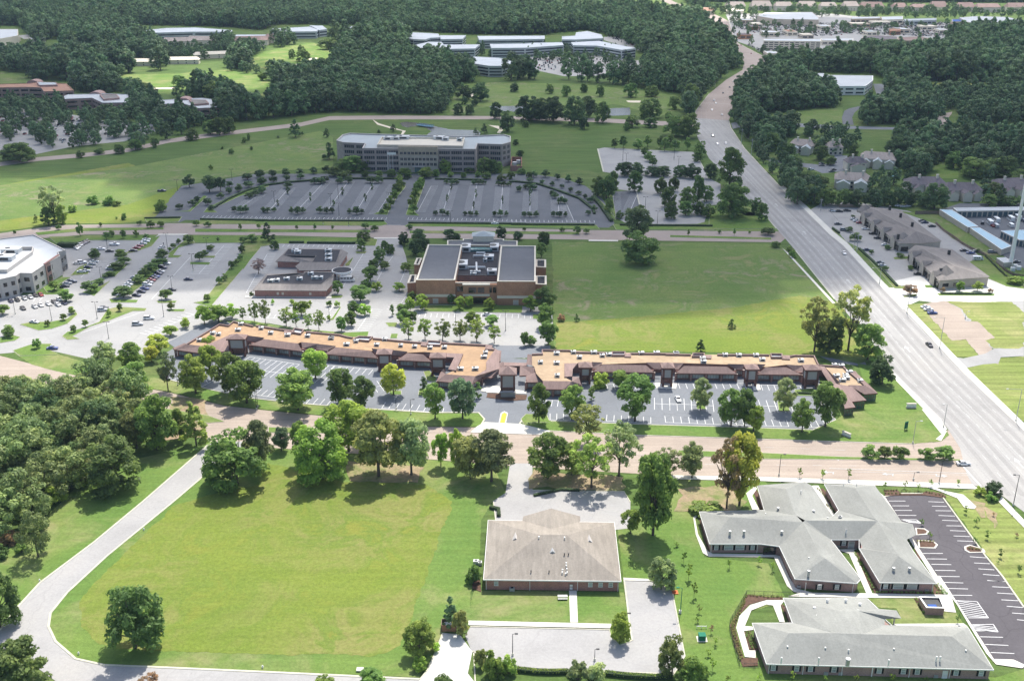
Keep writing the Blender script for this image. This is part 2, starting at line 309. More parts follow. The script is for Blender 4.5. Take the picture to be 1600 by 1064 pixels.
surf('parking_lot', "P 1382,776 1405,771 1445,771 1473,777 1540,869 1566,900 1600,949 1700,1090 1660,1090 1600,1045 1583,1031 1553,1030", Z1, 'dark_asphalt')
surf('parking_lot', "P 1290,372 1262,330 1290,315 1350,318 1420,330 1470,350 1530,400 1600,462 1600,560 1580,545 1553,545 1531,535 1500,500 1480,472 1436,465 1411,481 1375,444 1365,428 1330,400", Z1, 'lot_asphalt')
surf('parking_lot', "P 1375,444 1411,481 1436,470 1480,475 1600,470 1600,450 1545,430 1430,432", Z2, 'drive_white')
surf('dirt_lot', "H5 540,190 720,160 860,230 900,330 1000,335 1140,470 1060,490 1180,640 1170,690 1000,600 900,480 780,490 600,290", Z3, 'brown_road')
surf('service_drive', "H5 720,600 900,720 1040,690 1170,680 1190,630 1383,620 1383,560 1130,560 1060,600 880,640 800,628", Z3+.02, 'lot_asphalt')
surf('parking_lot', "P 1470,328 1500,318 1640,318 1640,440 1600,420 1560,395", Z2+.02, 'blue_asphalt')
surf('parking_lot', "H1 470,200 560,205 580,290 400,310 330,280 200,255 90,240 60,225 200,240 400,260 460,240", Z1, 'grey_asphalt')
surf('parking_lot', "H3 -60,300 200,310 480,350 740,400 1060,420 1080,470 990,500 860,540 640,560 480,580 240,630 200,570 -60,640", Z1, 'lot_asphalt')
surf('parking_lot', "G3 800,240 1000,230 1120,235 1280,225 1560,255 1600,290 1600,340 1100,350 860,300", Z1, 'lot_asphalt')
surf('parking_lot', "G3 1340,110 1500,110 1600,125 1600,200 1540,190 1340,130", Z1, 'lot_asphalt')
surf('parking_lot', "G1 440,140 640,130 1330,120 1600,150 G2 400,180 1000,230 1150,300 900,370 G1 1600,480 1330,520 900,560 700,440 520,380 480,230", Z1, 'lot_asphalt')
surf('parking_lot', "A4 850,505 1400,505 1330,600 1180,620 1060,590", Z1, 'blue_asphalt')
surf('parking_lot', "A4 700,500 790,500 770,560 720,560", Z1, 'grey_asphalt')
surf('parking_lot', "H2 150,300 450,260 480,290 200,330", Z1, 'lot_asphalt'); surf('parking_lot', "A3 820,80 1130,90 1130,130 900,130", Z1, 'lot_asphalt')
# grass overlays
surf('lawn', "P 350,700 416,700 560,710 700,721 771,727 790,770 768,785 752,812 748,905 735,925 735,970 700,985 690,990 678,1020 655,1058 420,1049 263,1042 163,1038 119,1028 88,1001 77,979 80,958 106,926 169,868 272,784 340,725", Z1, 'grass_lawn')
surf('field', "D1 1040,20 810,240 560,480 470,600 480,740 560,820 690,870 900,880 1200,890 1490,902 D2 0,905 700,915 860,850 940,640 1080,230 1165,0 C2 1165,1000 1000,900 500,880 200,800 0,760 C1 1550,900 1300,950", Z2, 'grass_field')
surf('lawn', "P 331,694 224,783 148,846 64,909 30,946 -20,975 -60,940 0,870 60,820 120,760 200,720 290,700", Z1, 'grass_lawn')
surf('lawn', "P 740,922 975,925 985,985 960,975 730,969", Z1, 'grass_lawn')
surf('lawn', "P 965,823 985,823 1060,740 1195,748 1200,760 1180,790 1085,800 1100,870 1200,880 1230,940 1150,960 1165,1040 1240,1070 1070,1090 1071,1021 1050,921 1016,907 974,905", Z1, 'grass_lawn')
surf('lawn', "E4 150,200 600,205 860,330 970,340 1040,440 380,445 370,395 460,390 420,300 250,290", Z2, 'grass_lawn')
surf('lawn', "P 1180,1042 1555,1058 1600,1045 1640,1120 1180,1120", Z1+.01, 'grass_lawn')
surf('verge', "P 1475,775 1530,762 1566,778 1640,860 1640,1000 1600,945", Z1, 'grass_dry')
surf('lawn', "P 1340,568 1378,575 1398,587 1470,657 1483,680 1470,690 1430,693 1220,686 995,679 830,672 820,666 818,660 822,655 855,658 1017,664 1193,669 1270,672 1306,656 1330,640 1350,600", Z4, 'grass_lawn')
surf('field', "P 862,378 1215,381 1226,388 1243,405 1300,470 1340,520 1380,560 1340,568 1280,556 1130,550 866,546", Z1, 'grass_meadow')
surf('field', "P 868,505 1000,495 1150,480 1250,462 1300,472 1380,558 1280,556 1130,551 868,547", Z2, 'grass_field')
surf('lawn', "P 258,593 324,609 388,623 470,632 578,640 674,646 748,646 757,656 750,667 668,666 514,650 422,641 351,633 263,612 180,597 240,590", Z4, 'grass_lawn')
surf('lawn', "C1 80,120 200,75 290,65 310,75 270,100 380,140 560,190 570,230 700,230 480,262 310,222 190,190", Z2, 'grass_lawn')
surf('field', "P -60,370 0,362 92,350 184,349 237,345 284,290 200,255 0,290 -60,300", Z1, 'grass_field')
surf('lawn', "P -60,300 0,290 200,262 316,240 500,205 520,215 520,262 400,270 316,284 284,290 200,320 0,345 -60,350", Z2, 'grass_meadow')
surf('verge', "H5 375,215 420,190 540,185 600,290 780,490 900,485 1000,610 960,630 800,625 760,600 560,400", Z2, 'grass_dry')
surf('field', "H5 720,165 900,170 1280,170 1383,260 1383,540 1330,565 1130,555 1060,490 1140,470 1040,380 1000,335 940,330 860,225", Z2, 'grass_dry')
surf('field', "H5 890,715 1040,690 1180,640 1383,625 1700,900 1700,1400 1240,1060", Z2, 'grass_dry')
surf('golf_course', "A1 600,450 1040,440 1340,415 1560,450 1596,500 1596,600 1480,600 1350,480 1100,530 1000,560 880,560 800,480", Z1, 'grass_lawn')
surf('golf_course', "A2 -20,330 130,290 330,255 500,290 480,330 420,380 330,400 200,420 60,410 -20,380", Z1, 'grass_lawn')
surf('golf_course', "A2 1200,500 1500,490 A3 10,490 400,500 1000,570 1020,650 880,690 600,620 0,650 A2 1400,630 1150,690 1180,560", Z1, 'grass_meadow')
surf('field', "A3 520,8 860,2 1000,70 960,85 740,60 590,30", Z1, 'grass_lawn')
surf('field', "H2 50,120 90,50 130,60 110,110 260,130 150,150 50,160", Z1, 'grass_dry'); surf('field', "H2 820,70 920,60 920,90 850,95", Z1, 'grass_lawn')
surf('field', "A1 0,425 180,440 180,490 0,500", Z1, 'grass_meadow'); surf('verge', "A4 900,490 1420,490 1420,530 1080,520", Z2, 'grass_dry')
surf('lawn', "A4 0,700 380,640 520,640 515,740 380,740 200,720 0,720", Z1, 'grass_meadow'); surf('lawn', "A4 640,690 860,720 1070,680 1068,755 700,750 600,745", Z1, 'grass_meadow')
surf('lawn', "H1 1060,240 1210,240 1210,340 1010,340", Z1, 'grass_lawn'); surf('lawn', "H1 0,200 60,230 230,270 270,380 330,520 310,540 160,380 30,260", Z1, 'grass_lawn')
surf('lawn', "G8 580,375 900,410 1500,720 1400,740 1270,740 1000,600 860,480 600,390", Z2, 'grass_meadow')
surf('lawn', "G8 0,500 60,560 120,630 250,700 380,830 530,1010 450,1010 200,730 0,540", Z2, 'grass_meadow')
surf('lawn', "A3 1130,530 1200,520 1180,570 1120,640 1090,700 1060,640", Z1, 'grass_meadow')
surf('lawn', "P 1110,345 1200,345 1213,357 1222,362 1100,361 1090,350", Z1, 'grass_meadow')
# planted islands and strips in the lots (raised, kerbed)
IS = {}
isl = MB(); ik = MB()
for s in ["B1 120,940 190,925 300,925 400,905 450,865 460,880 400,935 310,965 230,975", "B1 370,1010 400,985 500,960 590,925 640,850 700,835 870,845 860,860 790,860 640,920 540,950 430,1010 470,1025 400,1030",
 "B1 490,750 600,710 655,680 560,770", "B1 640,650 700,600 770,575 680,655 600,660", "B1 650,790 820,795 810,810 660,810", "B1 930,800 1050,800 1040,812 940,812",
 "B1 990,850 1100,850 1090,862 1000,862", "B1 1150,810 1210,800 1460,480 1550,480 1250,835 1190,820", "B1 1000,530 1080,530 1060,543 1000,543", "B1 1130,570 1250,572 1240,585 1130,583",
 "B1 1210,533 1280,533 1270,545 1200,543", "B1 870,440 950,415 900,475 800,510 740,520 830,470", "B1 1000,520 1110,430 1160,455 1060,485 1020,540", "B1 0,1020 60,1000 120,1015 90,1035 0,1050",
 "B1 780,690 850,640 990,540 960,600 870,690 770,760 690,780 740,710", "B1 290,420 500,415 940,408 900,440 520,440 350,470", "B1 420,650 520,640 560,560 470,600", "B1 350,700 420,660 370,660 260,720 280,750 330,730",
 "B1 1120,410 1560,412 1600,425 1600,470 1420,455 1160,455", "G6 0,90 1090,70 1290,90 1270,150 1190,150 1090,130 440,130 350,130 160,158 0,380", "G6 850,625 960,630 940,650 850,655",
 "G6 870,860 940,740 930,740 860,840 820,870", "G6 1370,890 1480,890 1470,930 1400,925", "G6 1080,205 1190,205 1170,225 1090,225", "G6 980,330 1060,260 1020,340 990,345",
 "F1 620,60 800,70 1060,130 1600,175 F2 150,120 390,110 380,150 240,160 F1 1300,160 840,110", "F2 600,130 660,130 650,170 590,170", "G7 280,720 1210,730 1200,795 260,780", "G7 1310,810 1440,810 1420,860 1310,850", 
 "G5 100,960 250,910 390,910 360,950 450,990 150,1000", "F2 860,640 960,640 960,720 900,700 850,700", "F2 900,480 950,470 1020,540 1000,570 930,560", "F3 290,720 330,680 500,680 520,730 560,750 420,745 310,760", "F3 880,440 990,430 1000,470 930,480",
 "F4 220,490 270,485 285,545 225,545", "F4 800,490 870,500 885,560 810,560", "F2 580,655 690,655 690,690 590,690", "F4 920,410 1060,400 1050,450 940,450",
 "G8 120,630 250,690 330,790 540,990 630,995 600,1020 520,1015 250,710", "G8 770,990 860,990 880,1010 780,1010", "G8 510,760 640,750 640,770 520,775","G8 1060,830 1280,740 1596,930 1596,1020 1450,1000", "H5 660,100 900,90 1140,105 1130,120 680,118", 
 "B4 880,770 960,760 950,775 885,778", "H7 120,440 150,430 240,520 300,600 310,620 270,600 230,540", "H7 260,420 280,400 310,590 300,600", "H7 1040,510 1110,520 1180,590 1480,590 1560,690 600,695 610,665 1040,670", "H7 1560,690 1480,590 1140,500 1130,340",
 "B1 860,310 1080,300 1060,330 880,345", "B1 1190,320 1590,325 1590,345 1170,345", "B2 0,325 760,325 780,345 740,355 0,352", "B2 910,340 1596,348 1596,362 880,358","B3 0,350 500,350 520,375 0,362",
 "B3 600,345 650,350 830,360 1190,362 1200,378 620,378", "B2 700,285 780,290 800,230 890,120 850,90 830,180 790,240", "B2 890,290 970,295 940,270 1000,110 980,90 920,200",
 "B1 1040,270 1130,270 1230,180 1210,175 1120,265", "B1 1210,275 1290,275 1260,255 1420,180 1596,120 1596,112 1400,165 1230,250",
 "D3 580,760 590,800 640,850 700,830 690,780 640,740", "P 200,629 326,650 350,659 326,661 200,641", "P 420,668 560,672 560,678 420,676", "P 1060,704 1190,708 1310,714 1500,718 1500,720 1310,718 1190,717 1060,712",
 "P 55,364 126,357 255,356 256,359 126,362 60,368", "P 305,358 579,360 579,364 305,363", "P 640,361 905,363 905,367 640,365", "P 1047,368 1205,372 1205,375 1047,371"]:
    q = G(s); isl.prism(q, 0.0, 0.20+random.uniform(0, .01)); ik.strip(q, 0.35, 0.0, 0.17+random.uniform(0, .008), closed=True)
tag(isl.build('planting_island', 'grass_lawn'), kind='structure'); tag(ik.build('kerb', 'kerb'), kind='structure')
# sidewalks and paths
surfs('sidewalk', ["P 1045,743 1193,746 1519,757 1530,765 1510,764 1193,752 1045,749", "H6 400,0 440,0 660,230 600,330 545,310 605,260", "P 1390,585 1398,584 1470,655 1480,672 1472,672 1455,652",
 "P 1217,292 1256,327 1296,367 1317,384 1375,447 1411,484 1420,481 1382,443 1324,380 1303,363 1262,324 1225,291", "P 1413,484 1505,583 1640,712 1640,700 1515,580 1421,482", "P 1222,388 1232,396 1305,474 1301,475 1229,396",
 "E1 70,420 110,380 120,395 85,430 110,560 190,700 230,720 740,725 790,740 870,920 930,1010 1060,1045 1436,1050 1436,1064 1040,1064 910,1040 850,990 740,750 200,745 150,715 90,560",
 "E1 510,220 580,160 600,180 560,240 620,355 560,355", "E1 1060,155 1110,155 1250,405 1200,405 1130,300", "E1 1260,685 1430,680 E2 340,690 500,1064 450,1064 300,720",
 "E2 480,185 520,180 600,250 1140,1064 1090,1064 830,650 700,430 540,230", "E4 780,0 820,0 1320,770 1250,720 1080,440 980,270",
 "E3 600,190 700,160 1150,162 E4 0,160 900,175 930,200 970,340 860,330 820,215 600,205 0,202 E3 720,195", "E3 570,225 400,225 250,270 150,370 120,480 200,750 300,760 300,690 240,690 190,510 280,500 270,470 200,465 260,320 400,265 460,275 520,425 570,430 530,275",
 "E4 380,445 1040,440 1080,470 400,462", "E4 1250,720 1320,770 1500,775 1600,820 1600,840 1580,855 1340,820", "E2 890,150 930,140 1100,200 1250,230 1360,330 1340,350 1260,340 1200,260 1050,200",
 "P 1565,776 1640,855 1640,866 1560,784", "P 732,970 955,975 955,982 732,977", "P 889,923 901,923 903,973 891,973", "D3 660,452 820,460 820,472 665,468",
 "F2 1440,610 1600,615 1600,680 1430,660", "F3 0,450 340,490 330,510 0,500", "F4 0,360 80,365 75,400 0,405","F4 610,370 670,370 680,410 630,415", "F3 1405,420 1590,425 1580,470 1420,465","P 745,667 757,660 814,663 860,674 850,680 735,676",
 "G6 20,630 850,640 850,655 20,650", "B2 700,425 845,425 845,432 700,432", "B3 455,438 630,440 630,448 455,446", "B1 940,403 1115,403 1115,410 940,410"], Z5+.02, 'walk')
kb = MB()
for s, wd in [("P 331,690 223,784 147,847 63,910 29,947 0,984", .6), ("P 337,728 271,784 168,868 105,926 79,958 76,979 87,1002 118,1029 163,1039 263,1043 420,1050 656,1061", .6),
 ("P 578,639 674,645 748,645 757,655 750,668", .6), ("P 258,592 324,608 388,622 470,631 578,639", .35), ("P 857,658 1017,664 1193,669 1270,672 1306,656", .35), ("P 816,668 812,662 818,654 830,652 857,654", .6),
 ("P 1306,656 1285,640 1280,600", .3), ("P 735,979 955,984", .3), ("P 975,905 985,985 988,1000 970,1008", .4), ("P 1015,907 1050,922 1070,1025 1050,1058 1025,1052 810,1046 737,1018", .35), ("P 692,989 680,1020 668,1047 656,1062", .4),
 ("P 1382,776 1405,771 1445,771 1473,777 1540,869 1566,900 1600,949", .5), ("P 1430,694 995,680 814,671", .35), ("P 1045,743 1193,746 1519,757", .35), ("P 1304,468 1243,392", .5), ("P 1213,357 1196,339", .6), ("P 1087,208 1087,174 1108,147", .5),
 ("P 1139,189 1142,200 1163,232 1187,258 1219,292 1256,326 1296,365", .6), ("P 1317,381 1375,444", .6), ("P 1411,481 1504,580 1600,669", .4), ("P 1139,34 1145,53 1153,68 1180,82 1200,92", .9),
 ("P 771,783 775,818", .3), ("P 832,766 975,768 985,785", .3), ("P 740,1017 744,1092", .3), ("H7 170,65 215,245", 1.0), ("H7 930,90 1005,230", .6), ("H7 470,388 495,500", .7)]:
    kb.strip(G(s), wd, 0.0, 0.19)
tag(kb.build('kerb', 'kerb'), kind='structure')
surfs('planting_bed', ["E1 800,690 830,700 960,1020 1000,1064 900,1000 850,890", "E2 40,180 90,180 160,310 110,305", "E2 340,715 380,710 460,880 520,1030 480,1000 400,850", "E2 1000,980 1040,970 1110,1060 1000,1060", "E2 840,670 880,700 900,770 880,770",
 "E2 570,280 600,280 660,400 640,405", "E3 535,270 560,265 640,430 600,425", "E3 195,520 250,510 330,690 240,680", "E3 60,460 220,180 210,170 440,200 550,195 550,222 400,222 240,265 140,370 110,480 190,760 320,760 320,830 180,840 100,640",
 "E4 160,0 200,0 260,140 860,150 870,180 220,175", "E4 580,210 640,205 700,290 860,320 850,355 660,345", "E1 120,440 140,430 210,640 195,700 160,600", "E1 570,210 600,190 660,350 620,350", "E2 590,190 700,190 740,225 900,225 940,200 1080,220 1110,250 1080,255 930,235 730,235 600,240",
 "E1 1110,320 1170,320 1170,400 1140,405", "F3 10,505 340,520 330,560 200,570 0,540", "P 738,905 750,905 752,925 738,920"], Z5, 'mulch')
surfs('bare_dirt', ["E2 1290,270 1436,300 1436,420 1400,420 1350,350", "C3 980,930 1240,900 1400,1000 1300,1060 960,1060", "C3 130,810 660,860 650,940 100,930", "C2 540,760 1000,800 960,890 560,880", "C1 1010,380 1230,400 1200,620 980,640", "D4 1300,0 1440,70 1420,160 1370,60"], Z2+.02, 'dirt')
# ponds
surfs('pond', ["A2 850,735 900,725 1000,735 1150,770 1320,775 1330,800 1250,830 1010,810 1040,780 980,745 900,760", "A2 1380,635 1596,630 1596,665 1460,660", "A3 0,630 40,640 40,665 0,665", "A3 500,650 700,640 700,685 600,690 500,670"], Z2, 'water')
surfs('bunker', ["A3 680,600 765,600 760,612 690,610", "A1 740,490 795,490 790,500 745,498", "A1 890,525 1040,520 1030,532 900,532", "A2 310,345 365,345 360,360 315,360", "A2 210,385 340,375 335,395 230,400", "A2 1265,545 1295,545 1290,580 1275,575"], Z2+.02, 'sand')
surfs('path', ["A2 690,710 730,735 850,770 890,780 870,805 860,800 870,780 800,765 720,742", "A2 1380,745 1440,750 1470,770 1450,795 1430,790 1445,770"], Z2+.02, 'sand')
def inset0(q, d_):
    cx, cy = sum(p[0] for p in q)/len(q), sum(p[1] for p in q)/len(q); return [(p[0]+(cx-p[0])*min(.5, d_/max(.1, math.hypot(p[0]-cx, p[1]-cy))), p[1]+(cy-p[1])*min(.5, d_/max(.1, math.hypot(p[0]-cx, p[1]-cy)))) for p in q]
# ---- paint
def seg(mb, a, b, wd, z=0.13): mb.strip([a, b], wd, z-.008, z)
def stalls(mb, p0, p1, step=2.75, ll=5.0, lr=5.0, wd=0.14, z=0.13, spine=True):
    a, b = Vector(p0), Vector(p1); d = (b-a); n = max(1, int(round(d.length/step))); u = d.normalized(); v = Vector((-u.y, u.x, 0))
    for i in range(n+1):
        c = a+d*(i/n)
        if ll or lr: seg(mb, c+v*ll, c-v*lr, wd, z)
    if spine: seg(mb, a, b, wd, z+.004)
pk = MB()
for s in ["B2 70,275 195,130", "B2 245,262 405,95", "B2 425,262 545,95", "B2 600,262 700,95", "B2 1110,272 1162,105", "B2 1280,275 1312,105", "B2 1452,278 1465,108", "B3 105,280 112,150", "B3 280,285 272,190"]:
    q = G(s); stalls(pk, q[0], q[1], wd=.22, z=0.06)
for s, a, b in [("B2 715,285 830,110", 5, 0), ("B2 960,270 1040,118", 0, 5), ("B1 1390,270 1540,170", 5, 5), ("B1 1200,305 1590,312", 5, 0), ("B2 0,316 770,318", 5, 0), ("B2 900,318 1596,330", 5, 0), ("B3 0,333 490,335", 5, 0), ("B3 370,330 300,170", 5, 0), ("H7 295,580 290,410", 0, 5), ("H7 400,600 480,420", 5, 0)]:
    q = G(s); stalls(pk, q[0], q[1], ll=a, lr=b, wd=.2, z=0.1)
for s, a, b in [("F1 770,400 1230,470", 0, 5.2), ("F1 1500,480 1600,490", 0, 5.2), ("F2 20,420 430,460", 0, 5.2), ("F1 900,530 1480,600", 5.2, 5.2), ("F2 440,620 560,600", 5.2, 5.2), ("F1 10,605 330,675", 5.2, 0), ("F1 700,735 1050,780", 5.2, 0), ("F1 1290,830 1480,848", 5.2, 0),
   ("F2 510,815 960,850", 5.2, 0), ("F2 1070,868 1240,872", 5, 0), ("F3 530,725 700,728", 5.2, 0), ("F3 500,560 600,565", 0, 5.2), ("F3 1000,735 1370,755", 5.2, 0), ("F4 0,640 400,655", 5.2, 0), ("F4 400,655 880,670", 5.2, 0), ("F4 940,672 1150,675", 5.2, 0),
   ("F3 1000,430 1400,420", 0, 5.2), ("F4 90,360 560,362", 0, 5.2), ("F4 680,372 960,380", 0, 5.2), ("F3 1400,590 1590,600", 5.2, 5.2), ("F4 30,505 340,522", 5.2, 5.2), ("F4 620,520 900,530", 5.2, 5.2), ("F1 340,560 380,640", 0, 0)]:
    q = G(s); stalls(pk, q[0], q[1], ll=a, lr=b, wd=.18, z=0.06)
for s, a, b in [("G6 30,600 230,230", 0, 5), ("G6 350,135 1070,140", 0, 5.2), ("G6 960,540 1170,200", 0, 5.2), ("G6 1290,480 1370,330", 5, 0), ("G6 1380,330 1440,250", 0, 0), ("G6 1510,500 1560,380", 0, 5), ("G6 60,840 820,850", 5, 0), ("G6 830,780 880,700", 0, 0), ("G6 1100,960 1240,760", 5, 5), ("G6 1480,760 1560,640", 5, 0),
   ("B1 1130,540 900,790", 0, 0), ("B1 1180,640 1330,470", 5, 5), ("B1 1060,470 980,560", 5, 0), ("B1 480,660 600,560", 5, 5), ("B1 60,790 250,780", 5, 5), ("B1 480,990 860,860", 0, 0), ("B1 880,1000 1150,880", 5, 0), ("G7 220,800 560,800", 0, 5), ("G7 700,800 1290,810", 0, 5)]:
    q = G(s); stalls(pk, q[0], q[1], ll=a, lr=b, wd=.2, z=0.06)
for s in "E2 630,280,770,280 660,320,800,320 680,358,825,358 705,398,860,400 915,715,1080,715 950,760,1115,762 985,805,1150,808 1015,855,1185,858 1045,905,1220,908 1080,955,1250,960 1115,1005,1290,1010 960,285,1090,290 990,322,1115,325 1020,360,1150,362 1045,400,1180,405 1075,440,1210,445 1110,485,1240,487 1140,525,1270,530 1170,570,1305,575 1200,610,1330,615 E4 925,175,1120,178 1195,560,1405,565 1240,630,1455,640 1290,705,1510,715 1260,40,1425,50 1305,97,1470,105 1350,155,1510,165 1390,218,1560,228 1440,278,1600,290 1490,340,1620,350 1535,402,1640,412 1160,505,1350,510 D4 1275,325,1370,332 1300,362,1395,367 1325,397,1420,403 1352,430,1450,437 1380,465,1475,473".split():
    if s in TILES: tt = s; continue
    v = [float(k) for k in s.split(',')]; a = g(*px(tt, v[0], v[1])); b = g(*px(tt, v[2], v[3])); seg(pk, a, b, .2, 0.06)
for (t, x0, y0, x1, y1, X0, Y0, X1, Y1, n) in [('E4', 960, 225, 1080, 385, 1165, 235, 1270, 385, 8), ('E4', 1110, 450, 1150, 500, 1315, 445, 1360, 515, 4), ('E2', 735, 435, 790, 455, 860, 435, 900, 465, 3)]:
    a, b, c, d = [g(*px(t, *q)) for q in ((x0, y0), (x1, y1), (X0, Y0), (X1, Y1))]
    seg(pk, a, c, .2, .06); seg(pk, c, d, .2, .06); seg(pk, b, d, .2, .06)
    for i in range(n):
        f0 = i/n; f1 = min(1, (i+1.6)/n)
        seg(pk, Vector(a).lerp(Vector(b), f0), Vector(c).lerp(Vector(d), f1), .2, .065)
tag(pk.build('parking_markings', 'white_paint'), kind='structure')
rd = MB()
def dash(pts, on=3.0, off=9.0, wd=.18, z=0.13):
    P = [Vector(p) for p in pts]; acc = 0
    for a, b in zip(P[:-1], P[1:]):
        d = (b-a); l = d.length; u = d/l; t = -acc
        while t < l:
            t0 = max(t, 0); t1 = min(t+on, l)
            if t1 > t0: seg(rd, a+u*t0, a+u*t1, wd, z)
            t += on+off
        acc = (l-(t-on-off))
LE = [(1566,775),(1470,656),(1398,586),(1304,468),(1243,392),(1196,339),(1150,292),(1108,248),(1087,208),(1087,174),(1108,147)]
RE = [(1720,775),(1593,662),(1504,580),(1411,481),(1317,381),(1260,330),(1219,292),(1187,258),(1148,208),(1145,168),(1150,142)]
def lane(f):
    return [Vector(g(a[0], a[1])).lerp(Vector(g(b[0], b[1])), f) for a, b in zip(LE, RE)]
for f in (0.15, 0.28, 0.70, 0.84): dash(lane(f))
for f in (0.41, 0.57): 
    q = lane(f)
    for a, b in zip(q[:7], q[1:8]): seg(rd, a, b, .14)
    q = lane(f+.012)[:8]; dash(q, 3, 5)
def arrow(x, y, ang, s=1.0):
    c = Vector(g(x, y)); u = Vector((math.cos(ang), math.sin(ang), 0)); v = Vector((-u.y, u.x, 0))
    seg(rd, c-u*1.6*s, c+u*0.6*s, .35*s); rd.poly([tuple(c+u*2.0*s+Vector((0,0,.135))), tuple(c+u*.5*s+v*.8*s+Vector((0,0,.135))), tuple(c+u*.5*s-v*.8*s+Vector((0,0,.135)))])
    rd.strip([c-u*1.2*s, c-u*1.0*s+v*1.2*s], .35*s, .122, .13)
for f, k in ((0.49, 2.3), (0.49, 3.35), (0.49, 0.4), (0.49, 4.4), (.49, 5.3)):
    q = lane(f); i = int(k); p = q[i].lerp(q[i+1], k-i); d = (q[i+1]-q[i]); a = math.atan2(d.y, d.x)
    c = p; u = Vector((math.cos(a), math.sin(a), 0)); v = Vector((-u.y, u.x, 0)); seg(rd, c-u*3, c+u*1.5, .5); rd.poly([tuple(c+u*4+Vector((0,0,.135))), tuple(c+u*1.2+v*1.1+Vector((0,0,.135))), tuple(c+u*1.2-v*1.1+Vector((0,0,.135)))])
for s, wd in [("C4 440,805 1260,835", .25), ("C4 580,825 1270,845", .12), ("C4 1235,795 1340,910", .6)]:
    q = G(s); seg(rd, q[0], q[1], wd, .1)
for s in ["C4 60,680 600,700", "C4 -300,780 600,790", "P 430,690 800,712", "P 830,700 1190,722", "P 560,668 1000,692"]: dash(G(s), 3, 9, .14, .1)
for x, y, a in ((1295, 738, math.pi), (1303, 717, math.pi), (1388, 741, math.pi), (1470, 744, 0)): arrow(x, y, a, 1.1)
for s, wd in [("B2 860,350 780,350", .3), ("A3 1030,610 1310,620", .5)]:
    q = G(s); seg(rd, q[0], q[1], wd, .13)
tag(rd.build('road_markings', 'worn_paint'), kind='structure')
tw = MB()
for f in (.075, .215, .345, .63, .77, .92):
    q = lane(f)[:8]; tw.strip(q, 1.7, 0.105, 0.112)
tag(tw.build('tyre_wear', 'tyre_wear'), kind='structure')
for s in ("E2 850,505 930,510 965,535 950,560 860,565", "E2 868,605 1000,612 1040,645 1020,675 880,670", "E2 1258,660 1300,645 1420,680 1436,708 1300,712 1262,690"):
    q = G(s); MBi = MB().prism(q, 0, .16).build('traffic_island', 'walk'); tag(MBi, kind='structure'); tag(MB().poly([(p[0], p[1], .18) for p in inset0(q, .55)]).build('planting_bed', 'mulch'), kind='structure')
# yellow arrow island at the shopping-court entrance
q = G("F3 100,765 120,670 150,655 180,670 160,768"); o = MB().prism(q, 0, .16).build('traffic_island', 'walk'); tag(o, kind='structure')
q = G("F3 112,755 128,680 150,665 172,680 152,757"); b = MB().poly([(p[0], p[1], .17) for p in q]); tag(b.build('planting_bed', 'yellow_paint'), kind='structure')
# ================================================================ trees
def leafmat(name):
    m = bpy.data.materials.new(name); m.use_nodes = True; n = m.node_tree; b = n.nodes["Principled BSDF"]
    oi = n.nodes.new("ShaderNodeObjectInfo"); at = n.nodes.new("ShaderNodeAttribute"); at.attribute_name = 'tone'
    tone = ramp(n, at.outputs["Fac"], [(0.52,0.58,0.56), (0.98,1.0,0.93), (1.75,1.6,1.2)], 0.0, 1.0)
    hs = n.nodes.new("ShaderNodeHueSaturation"); mr = n.nodes.new("ShaderNodeMapRange")
    n.links.new(oi.outputs["Random"], mr.inputs[0]); mr.inputs[3].default_value = 0.482; mr.inputs[4].default_value = 0.515
    n.links.new(mr.outputs[0], hs.inputs["Hue"])
    mr2 = n.nodes.new("ShaderNodeMapRange"); mm = n.nodes.new("ShaderNodeMath"); mm.operation = 'MULTIPLY'; mm.inputs[1].default_value = 7.31
    fr = n.nodes.new("ShaderNodeMath"); fr.operation = 'FRACT'; n.links.new(oi.outputs["Random"], mm.inputs[0]); n.links.new(mm.outputs[0], fr.inputs[0])
    n.links.new(fr.outputs[0], mr2.inputs[0]); mr2.inputs[3].default_value = 0.7; mr2.inputs[4].default_value = 1.35
    n.links.new(mr2.outputs[0], hs.inputs["Value"])
    return m, n, b, oi, tone, hs
def mkleaf(name, color=None, tl=0.52):
    m, n, b, oi, tone, hs = leafmat(name)
    src = oi.outputs["Color"] if color is None else color
    c = mixc(n, src, tone, 1.0, 'MULTIPLY'); n.links.new(c, hs.inputs["Color"])
    n.links.new(hs.outputs[0], b.inputs["Base Color"]); b.inputs["Roughness"].default_value = 0.6; b.inputs["Specular IOR Level"].default_value = 0.25
    tr = n.nodes.new("ShaderNodeBsdfTranslucent"); n.links.new(hs.outputs[0], tr.inputs[0]); mx = n.nodes.new("ShaderNodeMixShader"); mx.inputs[0].default_value = tl
    n.links.new(b.outputs[0], mx.inputs[1]); n.links.new(tr.outputs[0], mx.inputs[2]); n.links.new(mx.outputs[0], n.nodes["Material Output"].inputs[0])
    M[name] = m
mkleaf('leaf')
mkleaf('leaf_wood', (0.255, 0.315, 0.12), .35); mkleaf('leaf_wood_far', (0.105, 0.178, 0.082), .22); mkleaf('leaf_pine', (0.022, 0.046, 0.024))
mat('bark', (0.10,0.08,0.065), var=0.25, s=3); mat('bark_pale', (0.20,0.17,0.14), var=0.25, s=3)
